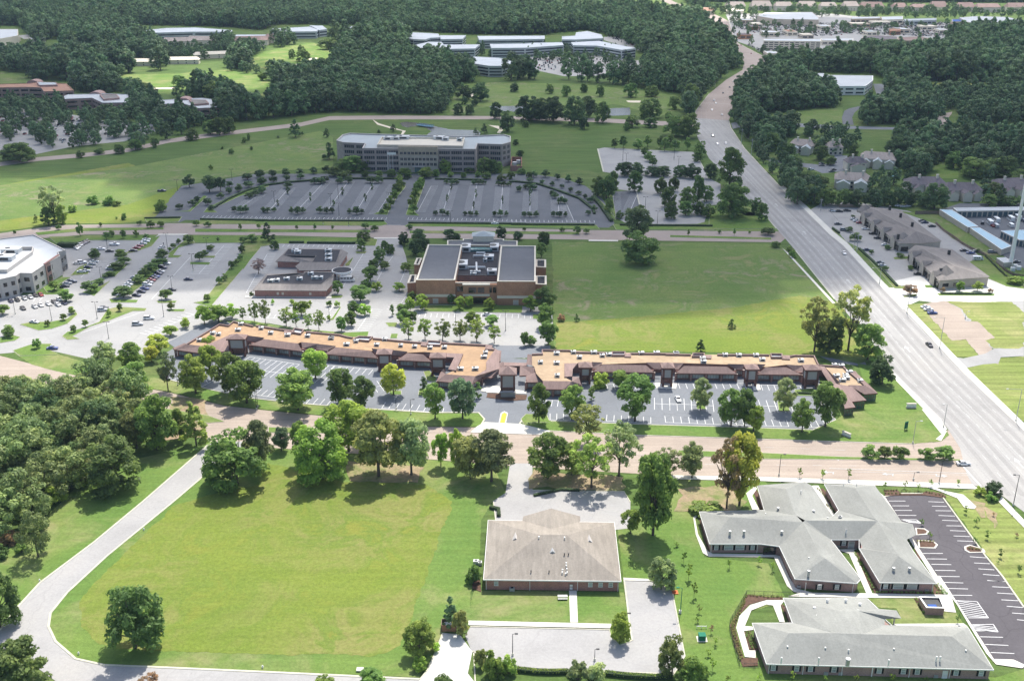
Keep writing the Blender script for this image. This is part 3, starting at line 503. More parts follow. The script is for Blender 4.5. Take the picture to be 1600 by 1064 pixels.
def leaves(rng, clumps, nl, ls, flat=0.35, up=0.25, nj=0.45):
    """leaf quads spread over the outside of many small clumps; returns verts, faces, tone"""
    C = np.array([c[:3] for c in clumps]); Rr = np.array([c[3] for c in clumps]); sq = np.array([c[4] for c in clumps])
    pr = Rr**2; pr = pr/pr.sum(); idx = rng.choice(len(C), nl, p=pr)
    d = rng.normal(size=(nl, 3)); d /= np.linalg.norm(d, axis=1)[:, None]; d[:, 2] = np.where(rng.random(nl) < 0.55, np.abs(d[:, 2]), d[:, 2])
    rad = Rr[idx]*rng.uniform(0.62, 1.08, nl); p = C[idx]+d*rad[:, None]*np.stack([np.ones(nl), np.ones(nl), sq[idx]], 1)
    nn = d+rng.normal(scale=nj, size=(nl, 3)); nn[:, 2] += up; nn /= np.linalg.norm(nn, axis=1)[:, None]
    t = np.cross(nn, rng.normal(size=(nl, 3))); t /= np.linalg.norm(t, axis=1)[:, None]; b = np.cross(nn, t)
    s = ls*rng.uniform(0.6, 1.4, nl)[:, None]
    v = np.stack([p-t*s, p-b*s*0.55, p+t*s*1.0, p+b*s*0.55], 1).reshape(-1, 3)
    ct = rng.uniform(0.15, 0.85, len(C)); tone = np.clip(ct[idx]*0.6+rng.random(nl)*0.5-0.05, 0, 1)
    return v, tone
def mesh_leaves(name, v, tone, mt):
    n = len(v)//4; me = bpy.data.meshes.new(name); me.vertices.add(len(v)); me.vertices.foreach_set('co', v.astype(np.float32).ravel())
    me.loops.add(4*n); me.loops.foreach_set('vertex_index', np.arange(4*n, dtype=np.int32))
    me.polygons.add(n); me.polygons.foreach_set('loop_start', np.arange(0, 4*n, 4, dtype=np.int32)); me.polygons.foreach_set('loop_total', np.full(n, 4, dtype=np.int32))
    a = me.attributes.new('tone', 'FLOAT', 'FACE'); a.data.foreach_set('value', tone.astype(np.float32)); me.materials.append(M[mt]); me.update(); me.validate(); return me
def crown_clumps(rng, kind, n):
    """clumps inside a unit crown: x,y in -.5...5 (width 1), z 0..1 (height 1)"""
    out = []
    for i in range(n):
        if kind == 'oak':
            a = rng.uniform(0, 2*math.pi); h = rng.beta(1.6, 1.6); r = 0.38*math.sqrt(max(0.05, 1-(2*h-0.92)**2*0.95))*rng.uniform(.45, 1.05)**.6; rad = rng.uniform(.075, .15)
        elif kind == 'dense':
            a = rng.uniform(0, 2*math.pi); h = rng.beta(1.3, 1.5); r = 0.40*math.sqrt(max(0.04, 1-(1.5*h-0.5)**2))*rng.uniform(.5, 1)**.5; rad = rng.uniform(.08, .14)
        elif kind == 'pear':
            a = rng.uniform(0, 2*math.pi); h = rng.beta(1.4, 1.7); r = 0.38*math.sin(math.pi*min(1, h*0.78+0.2))**.8*rng.uniform(.4, 1)**.5; rad = rng.uniform(.11, .18)
        elif kind == 'pine':
            a = rng.uniform(0, 2*math.pi); h = rng.beta(1.1, 1.4); r = 0.44*(1-h)**.75*rng.uniform(.4, 1)**.5; rad = rng.uniform(.06, .12)*(1.15-.5*h)
        elif kind == 'open':
            a = rng.uniform(0, 2*math.pi); h = rng.beta(1.5, 1.3); r = 0.42*math.sqrt(max(0.05, 1-(1.8*h-0.85)**2))*rng.uniform(.35, 1.05)**.6; rad = rng.uniform(.05, .11)
        elif kind == 'columnar':
            a = rng.uniform(0, 2*math.pi); h = rng.beta(1.0, 1.1); r = 0.34*min(1, (1-h)*2.6+.12)*rng.uniform(.4, 1)**.5; rad = rng.uniform(.14, .2)
        else:  # shrub
            a = rng.uniform(0, 2*math.pi); h = rng.beta(1.3, 1.5)*.85; r = 0.38*math.sqrt(max(0.05, 1-h*h))*rng.uniform(.3, 1)**.5; rad = rng.uniform(.1, .17)
        if i % 5 == 0: r *= .3
        out.append((r*math.cos(a), r*math.sin(a), h, rad, 1.0))
    return out
PROTO = {}
SPEC = dict(oak=(50, 5600, 0.034, .15), dense=(60, 5600, 0.034, .06), pear=(26, 1500, 0.06, .22), pine=(48, 3000, 0.04, .10), open=(54, 2900, 0.031, .22), columnar=(18, 900, .085, .06), shrub=(24, 1300, .06, .02), sapling=(16, 260, .09, .35))
def build_proto(kind, k):
    """unit tree: width 1, height 1 -> scaled per instance; asp = typical height / width"""
    rng = np.random.default_rng(abs(hash(kind)) % 1000 if False else sum(map(ord, kind))*7+k*13)
    ncl, nl, ls, cb = SPEC[kind]; kk = 'open' if kind == 'sapling' else kind
    cl = crown_clumps(rng, kk, ncl); asp = dict(oak=1.15, dense=1.15, pear=1.2, pine=1.5, open=1.35, columnar=2.2, shrub=.8, sapling=1.5)[kind]
    H = asp; base = cb*H; ch = H-base
    # drop a wedge or two so that the outline is uneven
    bad = rng.uniform(0, 2*math.pi, 2); c2 = []
    for c in cl:
        a = math.atan2(c[1], c[0]); z = base+c[2]*ch*0.93
        f = 1.0
        if kind in ('oak', 'open', 'dense') and any(abs((a-q+math.pi) % (2*math.pi)-math.pi) < .35 for q in bad) and rng.random() < .5: f = .75
        c2.append((c[0]*f, c[1]*f, min(z, H-c[3]*.8), c[3], 0.8))
    v, tone = leaves(rng, c2, nl, ls)
    return (v, tone, c2, H)
def trunk_mesh(kind, k, c2, H):
    rng = np.random.default_rng(k*31+5); b = MB(); tr = dict(oak=.03, dense=.03, pear=.03, pine=.028, open=.026, columnar=.02, shrub=.02, sapling=.02)[kind]
    top = H*(.55 if kind != 'pine' else .85); b.cone((0,0,-.01), (0,0,top*.45), tr, tr*.72, 7); b.cone((0,0,top*.44), (rng.normal()*.02, rng.normal()*.02, top), tr*.72, tr*.3, 6)
    order = rng.permutation(len(c2))[:(18 if kind in ('open', 'sapling') else 10)]
    for i in order:
        c = c2[i]; z0 = H*rng.uniform(.18, .45)
        if kind in ('shrub',): z0 = 0.02
        mid = (c[0]*.55, c[1]*.55, z0+(c[2]-z0)*.45); b.cone((0, 0, min(z0, c[2]*.7)), mid, tr*.42, tr*.3, 5); b.cone(mid, c[:3], tr*.3, tr*.1, 4)
    me = b.build('trunk', 'bark'); m_ = me.data; bpy.data.objects.remove(me); return m_
def proto(kind, k):
    if (kind, k) not in PROTO:
        v, tone, c2, H = build_proto(kind, k); PROTO[(kind, k)] = (mesh_leaves('crown', v, tone, 'leaf'), trunk_mesh(kind, k, c2, H), H)
    return PROTO[(kind, k)]
NV = dict(oak=4, dense=3, pear=3, pine=3, open=4, columnar=2, shrub=3, sapling=3)
NAMES = dict(oak='shade_tree', dense='shade_tree', pear='ornamental_tree', pine='evergreen_tree', open='shade_tree', columnar='columnar_tree', shrub='shrub', sapling='sapling')
TINT = dict(g=(0.26,0.355,0.09), d=(0.175,0.27,0.09), b=(0.31,0.445,0.09), y=(0.48,0.52,0.10), o=(0.31,0.345,0.125), k=(0.125,0.20,0.09), s=(0.28,0.345,0.165), r=(0.48,0.34,0.20), p=(0.34,0.25,0.26), w=(0.38,0.46,0.23), n=(0.19,0.30,0.165), m=(0.21,0.32,0.09))
WORD = dict(g='green', d='dark green', b='bright green', y='yellow green', o='olive green', k='very dark', s='grey green', r='reddish brown', p='purple leaved', w='pale flowering', n='bluish green', m='deep green')
TREES = []
cnt = {}
def tree(x, y, top, wd, kind='oak', tint='g', label=None, cat=None, group=None):
    """x, y = foot in photo pixels, top = row of the tip, wd = crown width in photo pixels"""
    X, Y, _ = g(x, y); H = zat(top, Y); W = wd/scl(y)*(1.04 if kind in ('columnar', 'sapling', 'shrub') else 1.28 if kind == 'pear' else 1.2 if 690 < y < 800 or y < 560 else 1.12)
    k = cnt.get(kind, 0) % NV[kind]; cnt[kind] = cnt.get(kind, 0)+1
    cr, tk, h0 = proto(kind, k)
    r = thing(NAMES[kind], (X, Y, 0.02), label, cat or ('shrub' if kind == 'shrub' else 'tree'), group, rz=random.uniform(0, 6.28))
    c = bpy.data.objects.new('crown', cr); t = bpy.data.objects.new('trunk', tk)
    tn = TINT[tint]; j = random.uniform(.88, 1.12)
    c.color = (tn[0]*j, tn[1]*j, tn[2]*j, 1)
    for o in (c, t):
        COL.objects.link(o); o.parent = r; o.scale = (W, W, H/h0)
    TREES.append(r); return r
def row(spec, kind, tint, noun, where, group, tile=None, order='from left', cat=None):
    """spec: 'T x,y,w,h ...' in tile pixels, foot x,y, width, height; labels are numbered along the row"""
    it = []; t = tile or 'P'
    for s in spec.split():
        if s in TILES: t = s; continue
        s2 = s.split(':'); v = [float(q) for q in s2[0].split(',')]; a = TILES[t]; x, y = px(t, v[0], v[1])
        it.append((x, y, y-v[3]/a[2], v[2]/a[2], s2[1] if len(s2) > 1 else tint, s2[2] if len(s2) > 2 else kind))
    n = len(it)
    if order == 'from left': it.sort(key=lambda q: q[0])
    for i, (x, y, top, wd, tn, kd) in enumerate(it):
        tree(x, y, top, wd, kd, tn, f"{WORD[tn]} {noun} {where}" + ('' if n == 1 else (f", {ordw(i)} {order}" if n > 1 else '')), cat, group if n > 1 else None)
O = [ # x, foot, top, width, kind, tint, label
(212,1012,905,88,'dense','d',"large dark green tree standing alone in the lower left of the mown field"),
(38,1080,1000,84,'dense','d',"big dark tree at the bottom left corner beside the curve of the street"),
(0,980,890,68,'dense','d',"dark green tree on the verge left of the street bend, cut by the photo's edge"),
(656,1022,964,47,'dense','g',"round dense tree left of the white driveway at the field corner"),
(705,980,928,30,'pine','n',"bluish conical evergreen behind the small trash enclosure"),
(720,993,952,25,'dense','o',"olive bushy tree touching the right side of the trash enclosure"),
(580,1078,1046,46,'dense','m',"deep green tree at the bottom edge right of the long lawn"),
(508,1072,1055,34,'shrub','g',"small green bush at the bottom edge below the lawn"),
(692,1078,1056,32,'dense','d',"small dark tree at the bottom edge inside the white driveway"),
(236,1078,1055,34,'open','r',"brownish thin tree at the bottom edge below the lone field tree"),
(970,1003,956,32,'dense','b',"vase shaped bright green tree on the parking lot corner island by the path house"),
(1033,920,870,44,'dense','s',"grey green round tree at the head of the concrete parking lot"),
(1050,1052,990,42,'dense','o',"olive tree at the lower right corner of the concrete parking lot"),
(1080,1068,1026,40,'dense','g',"green tree at the bottom edge right of the clipped hedge"),
(985,833,794,30,'oak','g',"small round tree right of the tan roofed brick house's rear corner"),
(1020,836,698,72,'oak','g',"tallest broad green tree between the tan roofed house and the gravel patch"),
(967,744,658,60,'open','s',"sparse grey green tree with visible branches at the rear lot's north edge"),
(924,762,680,64,'open','g',"open branched tree with forked trunk above the rear lot behind the tan roofed house"),
(856,748,676,58,'oak','m',"leafy tree just right of the driveway onto the boulevard"),
(918,692,630,54,'open','o',"olive airy tree in front of the right end of the court parking"),
(1081,747,689,36,'oak','s',"round greyish tree south of the boulevard left of the reddish tree"),
(1135,794,681,50,'open','r',"tall sparse tree with reddish brown dying leaves beside the grey roofed complex"),
(1155,790,674,58,'oak','y',"tall yellow green tree beside the grey roofed complex"),
(735,748,678,56,'oak','o',"olive green broad tree left half of the pair at the driveway mouth"),
(768,752,670,64,'oak','s',"grey green broad tree right half of the pair at the driveway mouth"),
(713,728,666,24,'oak','b',"bright narrow tree behind the pair at the driveway mouth"),
(689,728,674,25,'oak','b',"slim bright green tree standing between two broad olive trees south of the boulevard"),
(643,742,650,56,'oak','s',"grey green tree right of the big olive tree on the field's upper edge"),
(592,744,640,80,'oak','o',"biggest olive green oak on the field's upper edge"),
(545,705,620,68,'oak','b',"bright green tree in the boulevard median behind the big olive oak"),
(502,748,656,78,'dense','b',"vivid light green tree on the field's upper edge with a low crown"),
(473,722,655,30,'oak','g',"narrow green tree tucked behind the vivid light green tree"),
(440,704,666,29,'oak','n',"small bluish green tree alone between the street corner tree and the vivid one"),
(370,756,670,86,'dense','m',"broad dense tree on the right of the street mouth with fruit dotted crown"),
(407,735,655,44,'oak','s',"grey green tree partly behind the broad tree at the street mouth"),
(466,641,574,66,'oak','m',"large deep green tree on the verge in the middle of the left court parking"),
(493,592,543,44,'oak','b',"bright green tree on an island near the left court shopfronts"),
(386,630,560,60,'oak','g',"broad green tree on the verge before the left court parking"),
(360,615,550,48,'oak','m',"deep green tree just behind the broad verge tree of the left court"),
(306,615,552,46,'oak','g',"green tree on the verge before the left end of the brown roofed court"),
(331,594,538,38,'oak','b',"bright tree close to the left end block of the brown roofed court"),
(327,548,524,24,'oak','b',"small bright tree touching the left roof end of the court"),
(263,611,549,36,'open','s',"thin grey green tree on the verge left of the court parking"),
(214,632,563,50,'dense','m',"dense dark tree at the wood's upper right edge by the court drive"),
(208,580,534,40,'oak','g',"round tree at the corner of the white lot above the wood"),
(168,580,532,42,'oak','s',"grey green tree on the lawn left of the court's drive"),
(248,552,523,34,'oak','y',"yellow green tree by the rear drive at the court's left end"),
(237,566,540,26,'oak','y',"small yellow green tree below the one at the rear drive"),
(307,696,620,44,'pine','g',"tall pointed green tree at the mouth of the side street"),
(281,686,638,30,'oak','g',"narrow tree left of the pointed tree at the side street mouth"),
(246,702,613,64,'oak','g',"big leafy tree at the right edge of the wood near the side street"),
(214,700,640,42,'oak','o',"olive tree inside the wood's right edge"),
(180,764,682,78,'dense','d',"dark round tree at the wood's lower right corner overhanging the grass"),
(533,632,572,44,'oak','m',"round deep green tree on the verge right of the middle of the left court parking"),
(566,642,587,42,'oak','d',"dark green tree next right of the round verge tree, left court"),
(615,617,565,38,'oak','y',"yellow green tree on a round island in the left court parking"),
(662,614,588,13,'columnar','d',"small dark cone tree on a grass island at the left court's right end"),
(680,654,596,34,'oak','m',"ragged deep green tree at the left edge of the entrance kerb"),
(723,654,586,46,'oak','n',"tall bluish green tree on the kerb left of the court entrance"),
(747,622,597,13,'columnar','d',"dark cone tree left of the centre sign tower"),
(842,660,598,36,'oak','m',"leaning deep green tree right of the court entrance"),
(893,655,599,42,'oak','m',"deep green tree in front of the right wing's left end"),
(924,626,603,13,'columnar','d',"dark cone tree in the right court parking's left corner"),
(992,658,585,60,'oak','m',"large round tree in the middle left of the right court parking"),
(938,605,580,30,'shrub','b',"bushy small tree by the shopfronts at the right wing's left tower"),
(970,607,577,30,'oak','g',"small tree by the shopfronts right of the bushy one"),
(1094,640,590,34,'oak','s',"pale green tree on a mulched island near the parked white car"),
(1142,665,604,44,'oak','m',"double crowned deep green tree on the verge, left part"),
(1163,666,606,32,'oak','d',"dark tree joined to the double crowned verge tree"),
(1177,674,631,34,'oak','b',"small bright tree on the grass below the double crowned tree"),
(1224,642,590,36,'oak','s',"pale green tree on the mulched island near the last sign tower"),
(1253,675,621,35,'oak','m',"deep green tree left of the largest tree at the court's right end"),
(1289,667,594,52,'oak','m',"largest deep green tree at the court's right end"),
(1378,600,553,38,'dense','k',"very dark tree at the highway corner behind the court's right end"),
(1272,550,464,50,'open','o',"olive airy tree left of the highway clump at the meadow corner"),
(1325,548,445,58,'open','o',"tallest tree of the highway clump at the meadow corner"),
(1355,562,503,52,'dense','m',"rounded tree at the right side of the highway clump"),
(1296,552,495,42,'dense','d',"dark tree low in the middle of the highway clump"),
(1143,513,497,13,'pine','d',"tiny dark pointed tree alone in the sunny right of the meadow"),
(1094,550,529,16,'pine','d',"tiny dark tree just above the right wing's roof edge"),
(901,502,488,9,'pine','d',"tiny dark shrub tree in the left of the meadow"),
(877,502,490,13,'shrub','r',"reddish brown bush left of the tiny dark tree in the meadow"),
(994,380,320,44,'oak','s',"tall grey green tree on the boulevard median above the meadow"),
(999,409,360,54,'dense','d',"dark round tree bulging into the meadow's top edge"),
(87,348,287,38,'open','w',"tall pale tree in the sunny left field"),
(76,352,322,22,'dense','m',"bushy small tree at the left foot of the tall pale field tree"),
(98,350,318,18,'dense','g',"low leafy tree at the right foot of the tall pale field tree"),
(1530,773,758,20,'shrub','g',"light green bush at the highway corner southeast of the boulevard"),
(1553,774,752,25,'dense','k',"dark rounded bush tree at the highway corner southeast of the boulevard"),
(1549,782,768,20,'shrub','m',"deep green bush in front of the dark rounded one at the highway corner"),
(404,428,404,22,'open','p',"leafless looking purple tree left of the one storey brick offices"),
(419,377,345,20,'pine','k',"dark pointed evergreen on the lawn south of the big oval lot"),
(1042,744,702,44,'open','s',"thin greyish tree just left of the round greyish tree south of the boulevard"),
(893,742,692,44,'oak','g',"green tree filling the gap left of the forked open tree"),
(1104,800,786,60,'shrub','g',"low spreading thicket between the two trunks and the big tree"),
]
for a in O: tree(*a)
row("D2 1290,480,100,115 G6 80,630,50,50 D3 1130,1050,80,90", 'shrub', 'm', "bush", "close to a brick house wall or lot corner", "bushes by the brick houses")
row("D2 1335,975,90,120:o 1420,1030,150,160 1500,1020,110,110", 'shrub', 'g', "large shrub", "in the clump at the bottom right of the white driveway", "shrub clump by the driveway")
row("H8 890,810,150,140 1000,810,140,130", 'shrub', 'w', "shrub", "with white blossom on the bottom hedge line", "white flowering shrubs")
row("D2 970,990,110,70 1060,880,80,60", 'shrub', 'b', "low ground shrub", "on the bed left of the white driveway", "shrubs at the driveway bed")
row("C4 680,748,90,80 765,750,80,78 855,750,86,80 1018,756,88,76 1115,752,110,82", 'pear', 'm', "small rounded tree", "in the boulevard median by the highway junction", "small trees in the junction median")
row("C4 262,860,40,60 400,868,44,58 552,870,40,64 770,925,30,45 888,922,30,45 965,935,30,40 1040,915,36,45 1205,905,34,35", 'sapling', 'b', "young sapling", "along the sidewalk south of the boulevard", "saplings along the boulevard sidewalk")
row("D3 1018,360,40,70 1048,460,60,90 1080,565,50,90 1110,660,36,50:o 1100,720,36,35 1180,780,36,50:r 1205,850,36,45 1165,915,40,40 1190,1000,44,70 975,265,36,25 1290,395,36,55 1465,375,36,50 1545,410,34,55", 'sapling', 'b', "young sapling", "on the lawn between the brick house and the grey roofed complex", "saplings on the lawn")
row("E4 370,965,50,60 690,968,40,40 E3 40,965,60,50 330,960,60,60 640,960,60,80 940,970,50,50 1230,970,50,60 1570,965,50,60", 'sapling', 'b', "leafy sapling", "on the grass below the lower grey roofed wing", "saplings below the lower wing")
row("D4 985,140,36,40 1035,220,40,40 1305,250,36,40 1250,70,40,45 1310,140,40,50 1375,220,40,50 1455,330,40,50 1565,425,44,50 1415,85,30,25:r 1550,210,30,25:r 1440,365,20,15 1200,720,30,55", 'sapling', 'm', "sapling", "along the edges of the dark striped parking lot", "saplings by the dark parking lot")
row("B1 565,550,75,60 720,540,80,50 735,580,70,45 695,610,80,40 645,655,70,30 540,745,85,70 590,700,60,35 732,430,36,55 810,420,32,45 665,420,35,40 635,435,40,50 870,430,40,30", 'pear', 'd', "round lot tree", "in the left office's upper parking lot", "lot trees by the left office")
row("B1 325,735,50,60 395,800,80,75 15,880,70,65 55,1010,80,65 220,1080,50,60", 'pear', 'm', "lot tree", "in front of the left office", "lot trees before the left office")
row("B1 960,545,80,50 945,585,80,40 900,620,80,50 860,650,70,45 825,690,70,50 735,780,110,70", 'pear', 'd', "lot tree", "on the strip beside the slanting car row", "trees on the slanting strip")
row("B1 985,790,65,65 1018,850,40,50 1233,805,40,50 715,860,35,50 648,895,30,50 508,955,32,50 437,985,36,45 428,875,45,45 378,915,35,45 283,950,32,40", 'pear', 'g', "small island tree", "in the sunny white lot at left", "island trees in the white lot")
row("B1 1103,960,60,60 1012,1005,75,65 1215,940,90,120 1300,925,130,110 1380,900,70,85", 'pear', 'b', "bright tree", "on the strip above the court's left end", "trees above the court's left end")
row("B1 1303,700,36,50 1337,680,36,45 1375,610,40,50 1405,590,32,45 1428,560,30,40 1440,515,45,50 1443,455,35,40 1495,450,65,50 1297,445,18,25", 'pear', 'd', "small dark tree", "on the green strip left of the one storey brick offices", "trees on the green strip")
row("B4 115,478,50,34 200,505,40,30 220,540,50,50", 'shrub', 'm', "bush", "on the verge at the meadow's highway corner", "bushes at the meadow corner")
row("B1 1185,560,50,55 1215,530,45,35 1253,500,50,35 1120,460,65,55 1060,460,32,30 1032,485,32,30 1008,505,25,25", 'pear', 'd', "small round tree", "by the right entry drive of the left lot", "trees by the entry drive")
row("B1 830,350,30,30 895,365,45,45 955,360,45,35 1165,355,36,40 1235,360,40,35 597,360,22,28 350,378,32,35 478,415,36,85 1428,378,20,40 1538,372,20,34", 'pear', 'm', "small tree", "along the left part of the cross road median", "trees along the cross road, left part")
row("B1 555,225,80,60:m:shrub 648,230,75,65 695,235,60,35 436,270,64,48 737,318,36,46 692,315,16,18 955,270,80,80 215,332,30,50:m:pine 88,398,20,22", 'shrub', 'm', "bush", "scattered in the left field below the far road", "bushes in the left field")
row("B1 1125,125,60,80 1245,155,90,105 1310,150,60,95 1362,125,45,40 1470,80,60,40 1545,70,50,50 1478,125,55,40 1550,110,50,45 1420,150,50,45 1360,165,40,40 1310,190,40,35", 'pear', 'k', "clipped round tree", "at the upper left curve of the oval lot", "trees round the oval lot, upper left")
row("B1 1175,215,40,40 1145,235,45,40 1065,255,42,35 1235,230,45,45 1255,260,40,30 1390,270,35,35 1430,280,40,50 1460,275,35,45 1565,275,30,30 1480,190,50,35 1515,175,50,40 1555,160,55,45", 'pear', 'k', "clipped round tree", "at the lower left of the oval lot", "trees round the oval lot, lower left")
row("B2 25,65,52,45 97,65,52,45 180,55,56,48 262,55,48,45 340,45,48,42 418,35,48,42 35,105,55,42 105,95,45,36 182,85,42,34 265,75,42,34", 'pear', 'k', "round dark tree", "in the double row along the oval lot's top left", "double row at the oval lot, top left")
row("B2 45,270,32,30 72,275,32,34 108,270,30,28 213,280,32,40 250,285,40,50 280,278,34,38 380,278,36,42 417,280,32,40 452,278,32,36 557,280,30,30 598,288,42,52 628,282,30,32 745,280,32,26", 'pear', 'k', "little dark tree", "on the front islands of the oval lot's left half", "front island trees, left half")
row("B2 1065,292,30,32 1107,292,32,44 1138,292,28,28 1240,293,28,26 1275,295,30,32 1310,293,30,32 1418,296,30,32 1450,300,34,48 1485,296,26,32 B3 70,300,30,34 105,302,30,36 142,300,34,36 243,298,28,34 280,303,36,40 318,298,28,30 452,290,34,30", 'pear', 'k', "little dark tree", "on the front islands of the oval lot's right half", "front island trees, right half")
row("B2 130,235,24,36 190,165,30,45 325,205,22,50 515,170,26,45 462,240,24,42 650,210,24,50 690,140,20,36", 'columnar', 'k', "narrow dark shrub", "in the divider rows of the oval lot's left half", "divider shrubs, left half")
row("B2 1135,215,20,50 1160,140,20,36 1307,185,18,50 1293,255,16,50 1464,225,14,55 B3 107,235,14,50 108,180,26,50 275,230,14,44", 'columnar', 'k', "narrow dark shrub", "in the divider rows of the oval lot's right half", "divider shrubs, right half")
row("B2 190,130,50,40 345,105,45,40 385,105,60,40 410,95,45,40 500,100,50,40 550,100,50,40 680,100,50,45 730,100,50,45", 'pear', 'k', "round tree", "inside the hedge at the oval lot's top, left half", "trees inside the hedge, left half")
row("B2 1130,105,30,26 1165,108,36,30 1190,106,34,28 1290,110,30,28 1320,108,36,30 1350,108,34,28 1440,115,34,28 1470,118,36,32 1500,118,30,26 1565,150,40,36", 'pear', 'k', "round tree", "inside the hedge at the oval lot's top, right half", "trees inside the hedge, right half")
row("B3 127,65,45,40 200,65,50,48 268,80,40,38 335,92,42,46 400,108,46,44 108,90,40,26 180,105,34,26 240,115,32,28 297,130,26,26 350,152,32,30 395,170,36,26 432,190,30,26 465,215,40,35 488,265,36,35", 'pear', 'k', "round dark tree", "along the oval lot's right curve", "trees along the oval lot's right curve")
row("B3 290,220,45,40 255,190,45,40 240,175,36,34 310,222,40,34 122,140,50,40 100,130,30,30 80,135,30,30", 'pear', 'k', "small dark tree", "on the upper islands at the oval lot's right", "upper island trees at right")
row("B2 780,275,40,60 800,240,45,70 820,205,45,70 840,170,50,75 860,140,50,70 850,110,50,60", 'pear', 'm', "leafy tree", "on the left strip of the oval lot's central avenue", "avenue trees, left strip", order="from the front")
row("B2 935,280,45,60 930,245,50,75 945,205,50,80 960,165,50,75 975,135,45,70 985,110,40,50", 'pear', 'm', "leafy tree", "on the right strip of the oval lot's central avenue", "avenue trees, right strip", order="from the front")
row("G4 210,390,160,130:d:dense 130,390,110,100 310,390,90,95 60,430,100,80 150,440,110,60 305,432,60,50 410,432,60,50 510,430,70,60", 'dense', 'd', "tree", "in front of the four storey office's left wing", "trees before the office, left wing")
row("G4 610,440,100,85 780,440,110,85 860,430,60,60 930,402,90,115 1120,395,80,50 970,432,50,40 1075,437,50,42 1185,432,50,40", 'dense', 'm', "tree", "by the four storey office's centre entrance", "trees before the office, centre")
row("G4 1230,402,110,125 1290,405,100,115 1340,400,80,90 1250,450,70,60 1370,460,70,50 1440,450,60,60 1520,412,70,50 1480,185,45,50:d 1520,270,50,50:d 1585,440,50,50", 'dense', 'd', "tree", "in front of the four storey office's right wing", "trees before the office, right wing")
row("B2 650,372,40,40 703,385,44,38 910,375,40,30 243,375,18,26 350,378,18,40 457,375,20,26", 'pear', 'd', "small tree", "in the cross road median near the avenue mouth", "median trees near the avenue mouth")
row("B3 72,385,20,24 298,390,30,30 387,402,45,50 442,400,36,34 1047,412,16,40 1232,400,22,24 1320,412,16,48 1410,400,14,18 1520,408,80,45 1565,480,50,36", 'pear', 'd', "small tree", "along the right part of the cross road", "trees along the cross road, right part")
row("B2 110,495,50,60 625,500,55,75 640,440,75,60 735,560,65,90 765,500,50,60 800,520,60,60", 'dense', 'd', "dark tree", "around the upper drive of the one storey offices", "trees by the upper drive")
row("B2 880,467,62,82 970,462,90,95 950,527,80,100 1000,492,60,80 1150,430,70,60 1190,435,50,40 1455,425,60,75 1555,435,60,50", 'dense', 'k', "dark tree", "behind the large brick hall", "dark trees behind the brick hall")
row("B2 700,620,65,75 680,680,90,90 763,612,60,50 890,622,62,52 655,740,60,75", 'oak', 'm', "tree", "on the shaded drive between the two brick buildings", "trees on the drive between the brick buildings")
row("B2 715,738,65,55 850,740,65,55 645,885,75,70", 'pear', 'b', "flat topped light tree", "on a round island of the white centre drive", "flat topped island trees")
row("B2 485,757,60,80 620,800,120,95 585,875,70,80 565,948,70,90 508,978,60,95", 'oak', 'm', "tree", "on the left strip of the white centre drive", "trees on the left strip of the centre drive")
row("B2 810,887,32,70:d:columnar 868,872,60,60 880,935,80,90 928,925,60,70 915,860,55,90:b 925,820,50,80 985,852,80,95:b", 'oak', 'm', "tree", "on the right side of the white centre drive", "trees right of the centre drive")
row("G6 108,885,110,210 215,900,110,240 415,925,140,190 510,932,100,165 625,952,100,155 730,968,120,205 0,880,80,150", 'open', 'g', "slender tree", "in the row behind the court's left wing", "row behind the left wing")
row("G6 560,820,140,155 285,712,36,50 468,717,50,55 645,717,36,45 828,732,50,60 905,737,52,60 822,867,40,55", 'pear', 'b', "small tree", "in the white lot below the one storey offices", "trees in the one storey offices' lot")
row("F2 760,180,140,195 912,187,150,205 1075,192,160,200 1235,195,150,200 1388,202,150,210 1550,218,130,180", 'open', 'g', "slender tree", "in the row behind the court's centre below the brick hall", "row below the brick hall")
row("B2 1210,850,60,80 1265,835,55,70 1385,850,60,70 1160,815,50,60:d 1285,950,90,90 1400,947,76,64:m", 'oak', 'b', "tree", "in front of the brick hall's recessed entrance", "trees before the brick hall")
row("B3 110,862,85,95:b 195,855,115,145:d 215,1062,110,150 200,960,100,150 75,1066,50,90 115,1062,60,60 175,540,60,90:d 190,480,70,100:d", 'oak', 'm', "tree", "at the brick hall's right side by the meadow", "trees at the brick hall's right side")
row("A3 100,722,150,160 165,702,90,130 245,724,140,155 370,742,120,180 430,768,60,95 450,702,110,135", 'dense', 'k', "dark tree", "in the clump on the far road above the meadow behind the office", "dark clump on the far road")
row("A3 540,730,90,130 80,757,40,40 820,757,80,60 715,757,80,75 680,777,40,50 820,700,130,120 95,712,70,60", 'dense', 'd', "tree", "standing along the far road right of the dark clump", "trees along the far road")
row("A3 610,882,44,62 660,884,44,84 750,887,60,64 805,872,45,74 880,882,40,84 905,898,50,84 940,872,45,78 965,898,55,78 1040,892,36,78 790,930,50,60 815,960,60,60 835,985,50,50", 'pear', 'd', "tree", "along the top of the pale upper lots", "trees on the top edge of the pale lots")
row("A3 950,808,120,135 1050,818,125,150 1120,928,70,95 1100,960,60,80", 'dense', 'd', "dark tree", "beside the highway's left edge above the pale lots", "dark trees at the highway's left edge")
row("A3 670,1047,100,88 740,1037,80,74 830,1047,90,64 900,1047,80,64 1000,1052,80,74 1070,1057,90,88 1180,1062,80,96", 'dense', 'k', "dark tree", "in the middle row of the pale lots", "middle row of the pale lots")
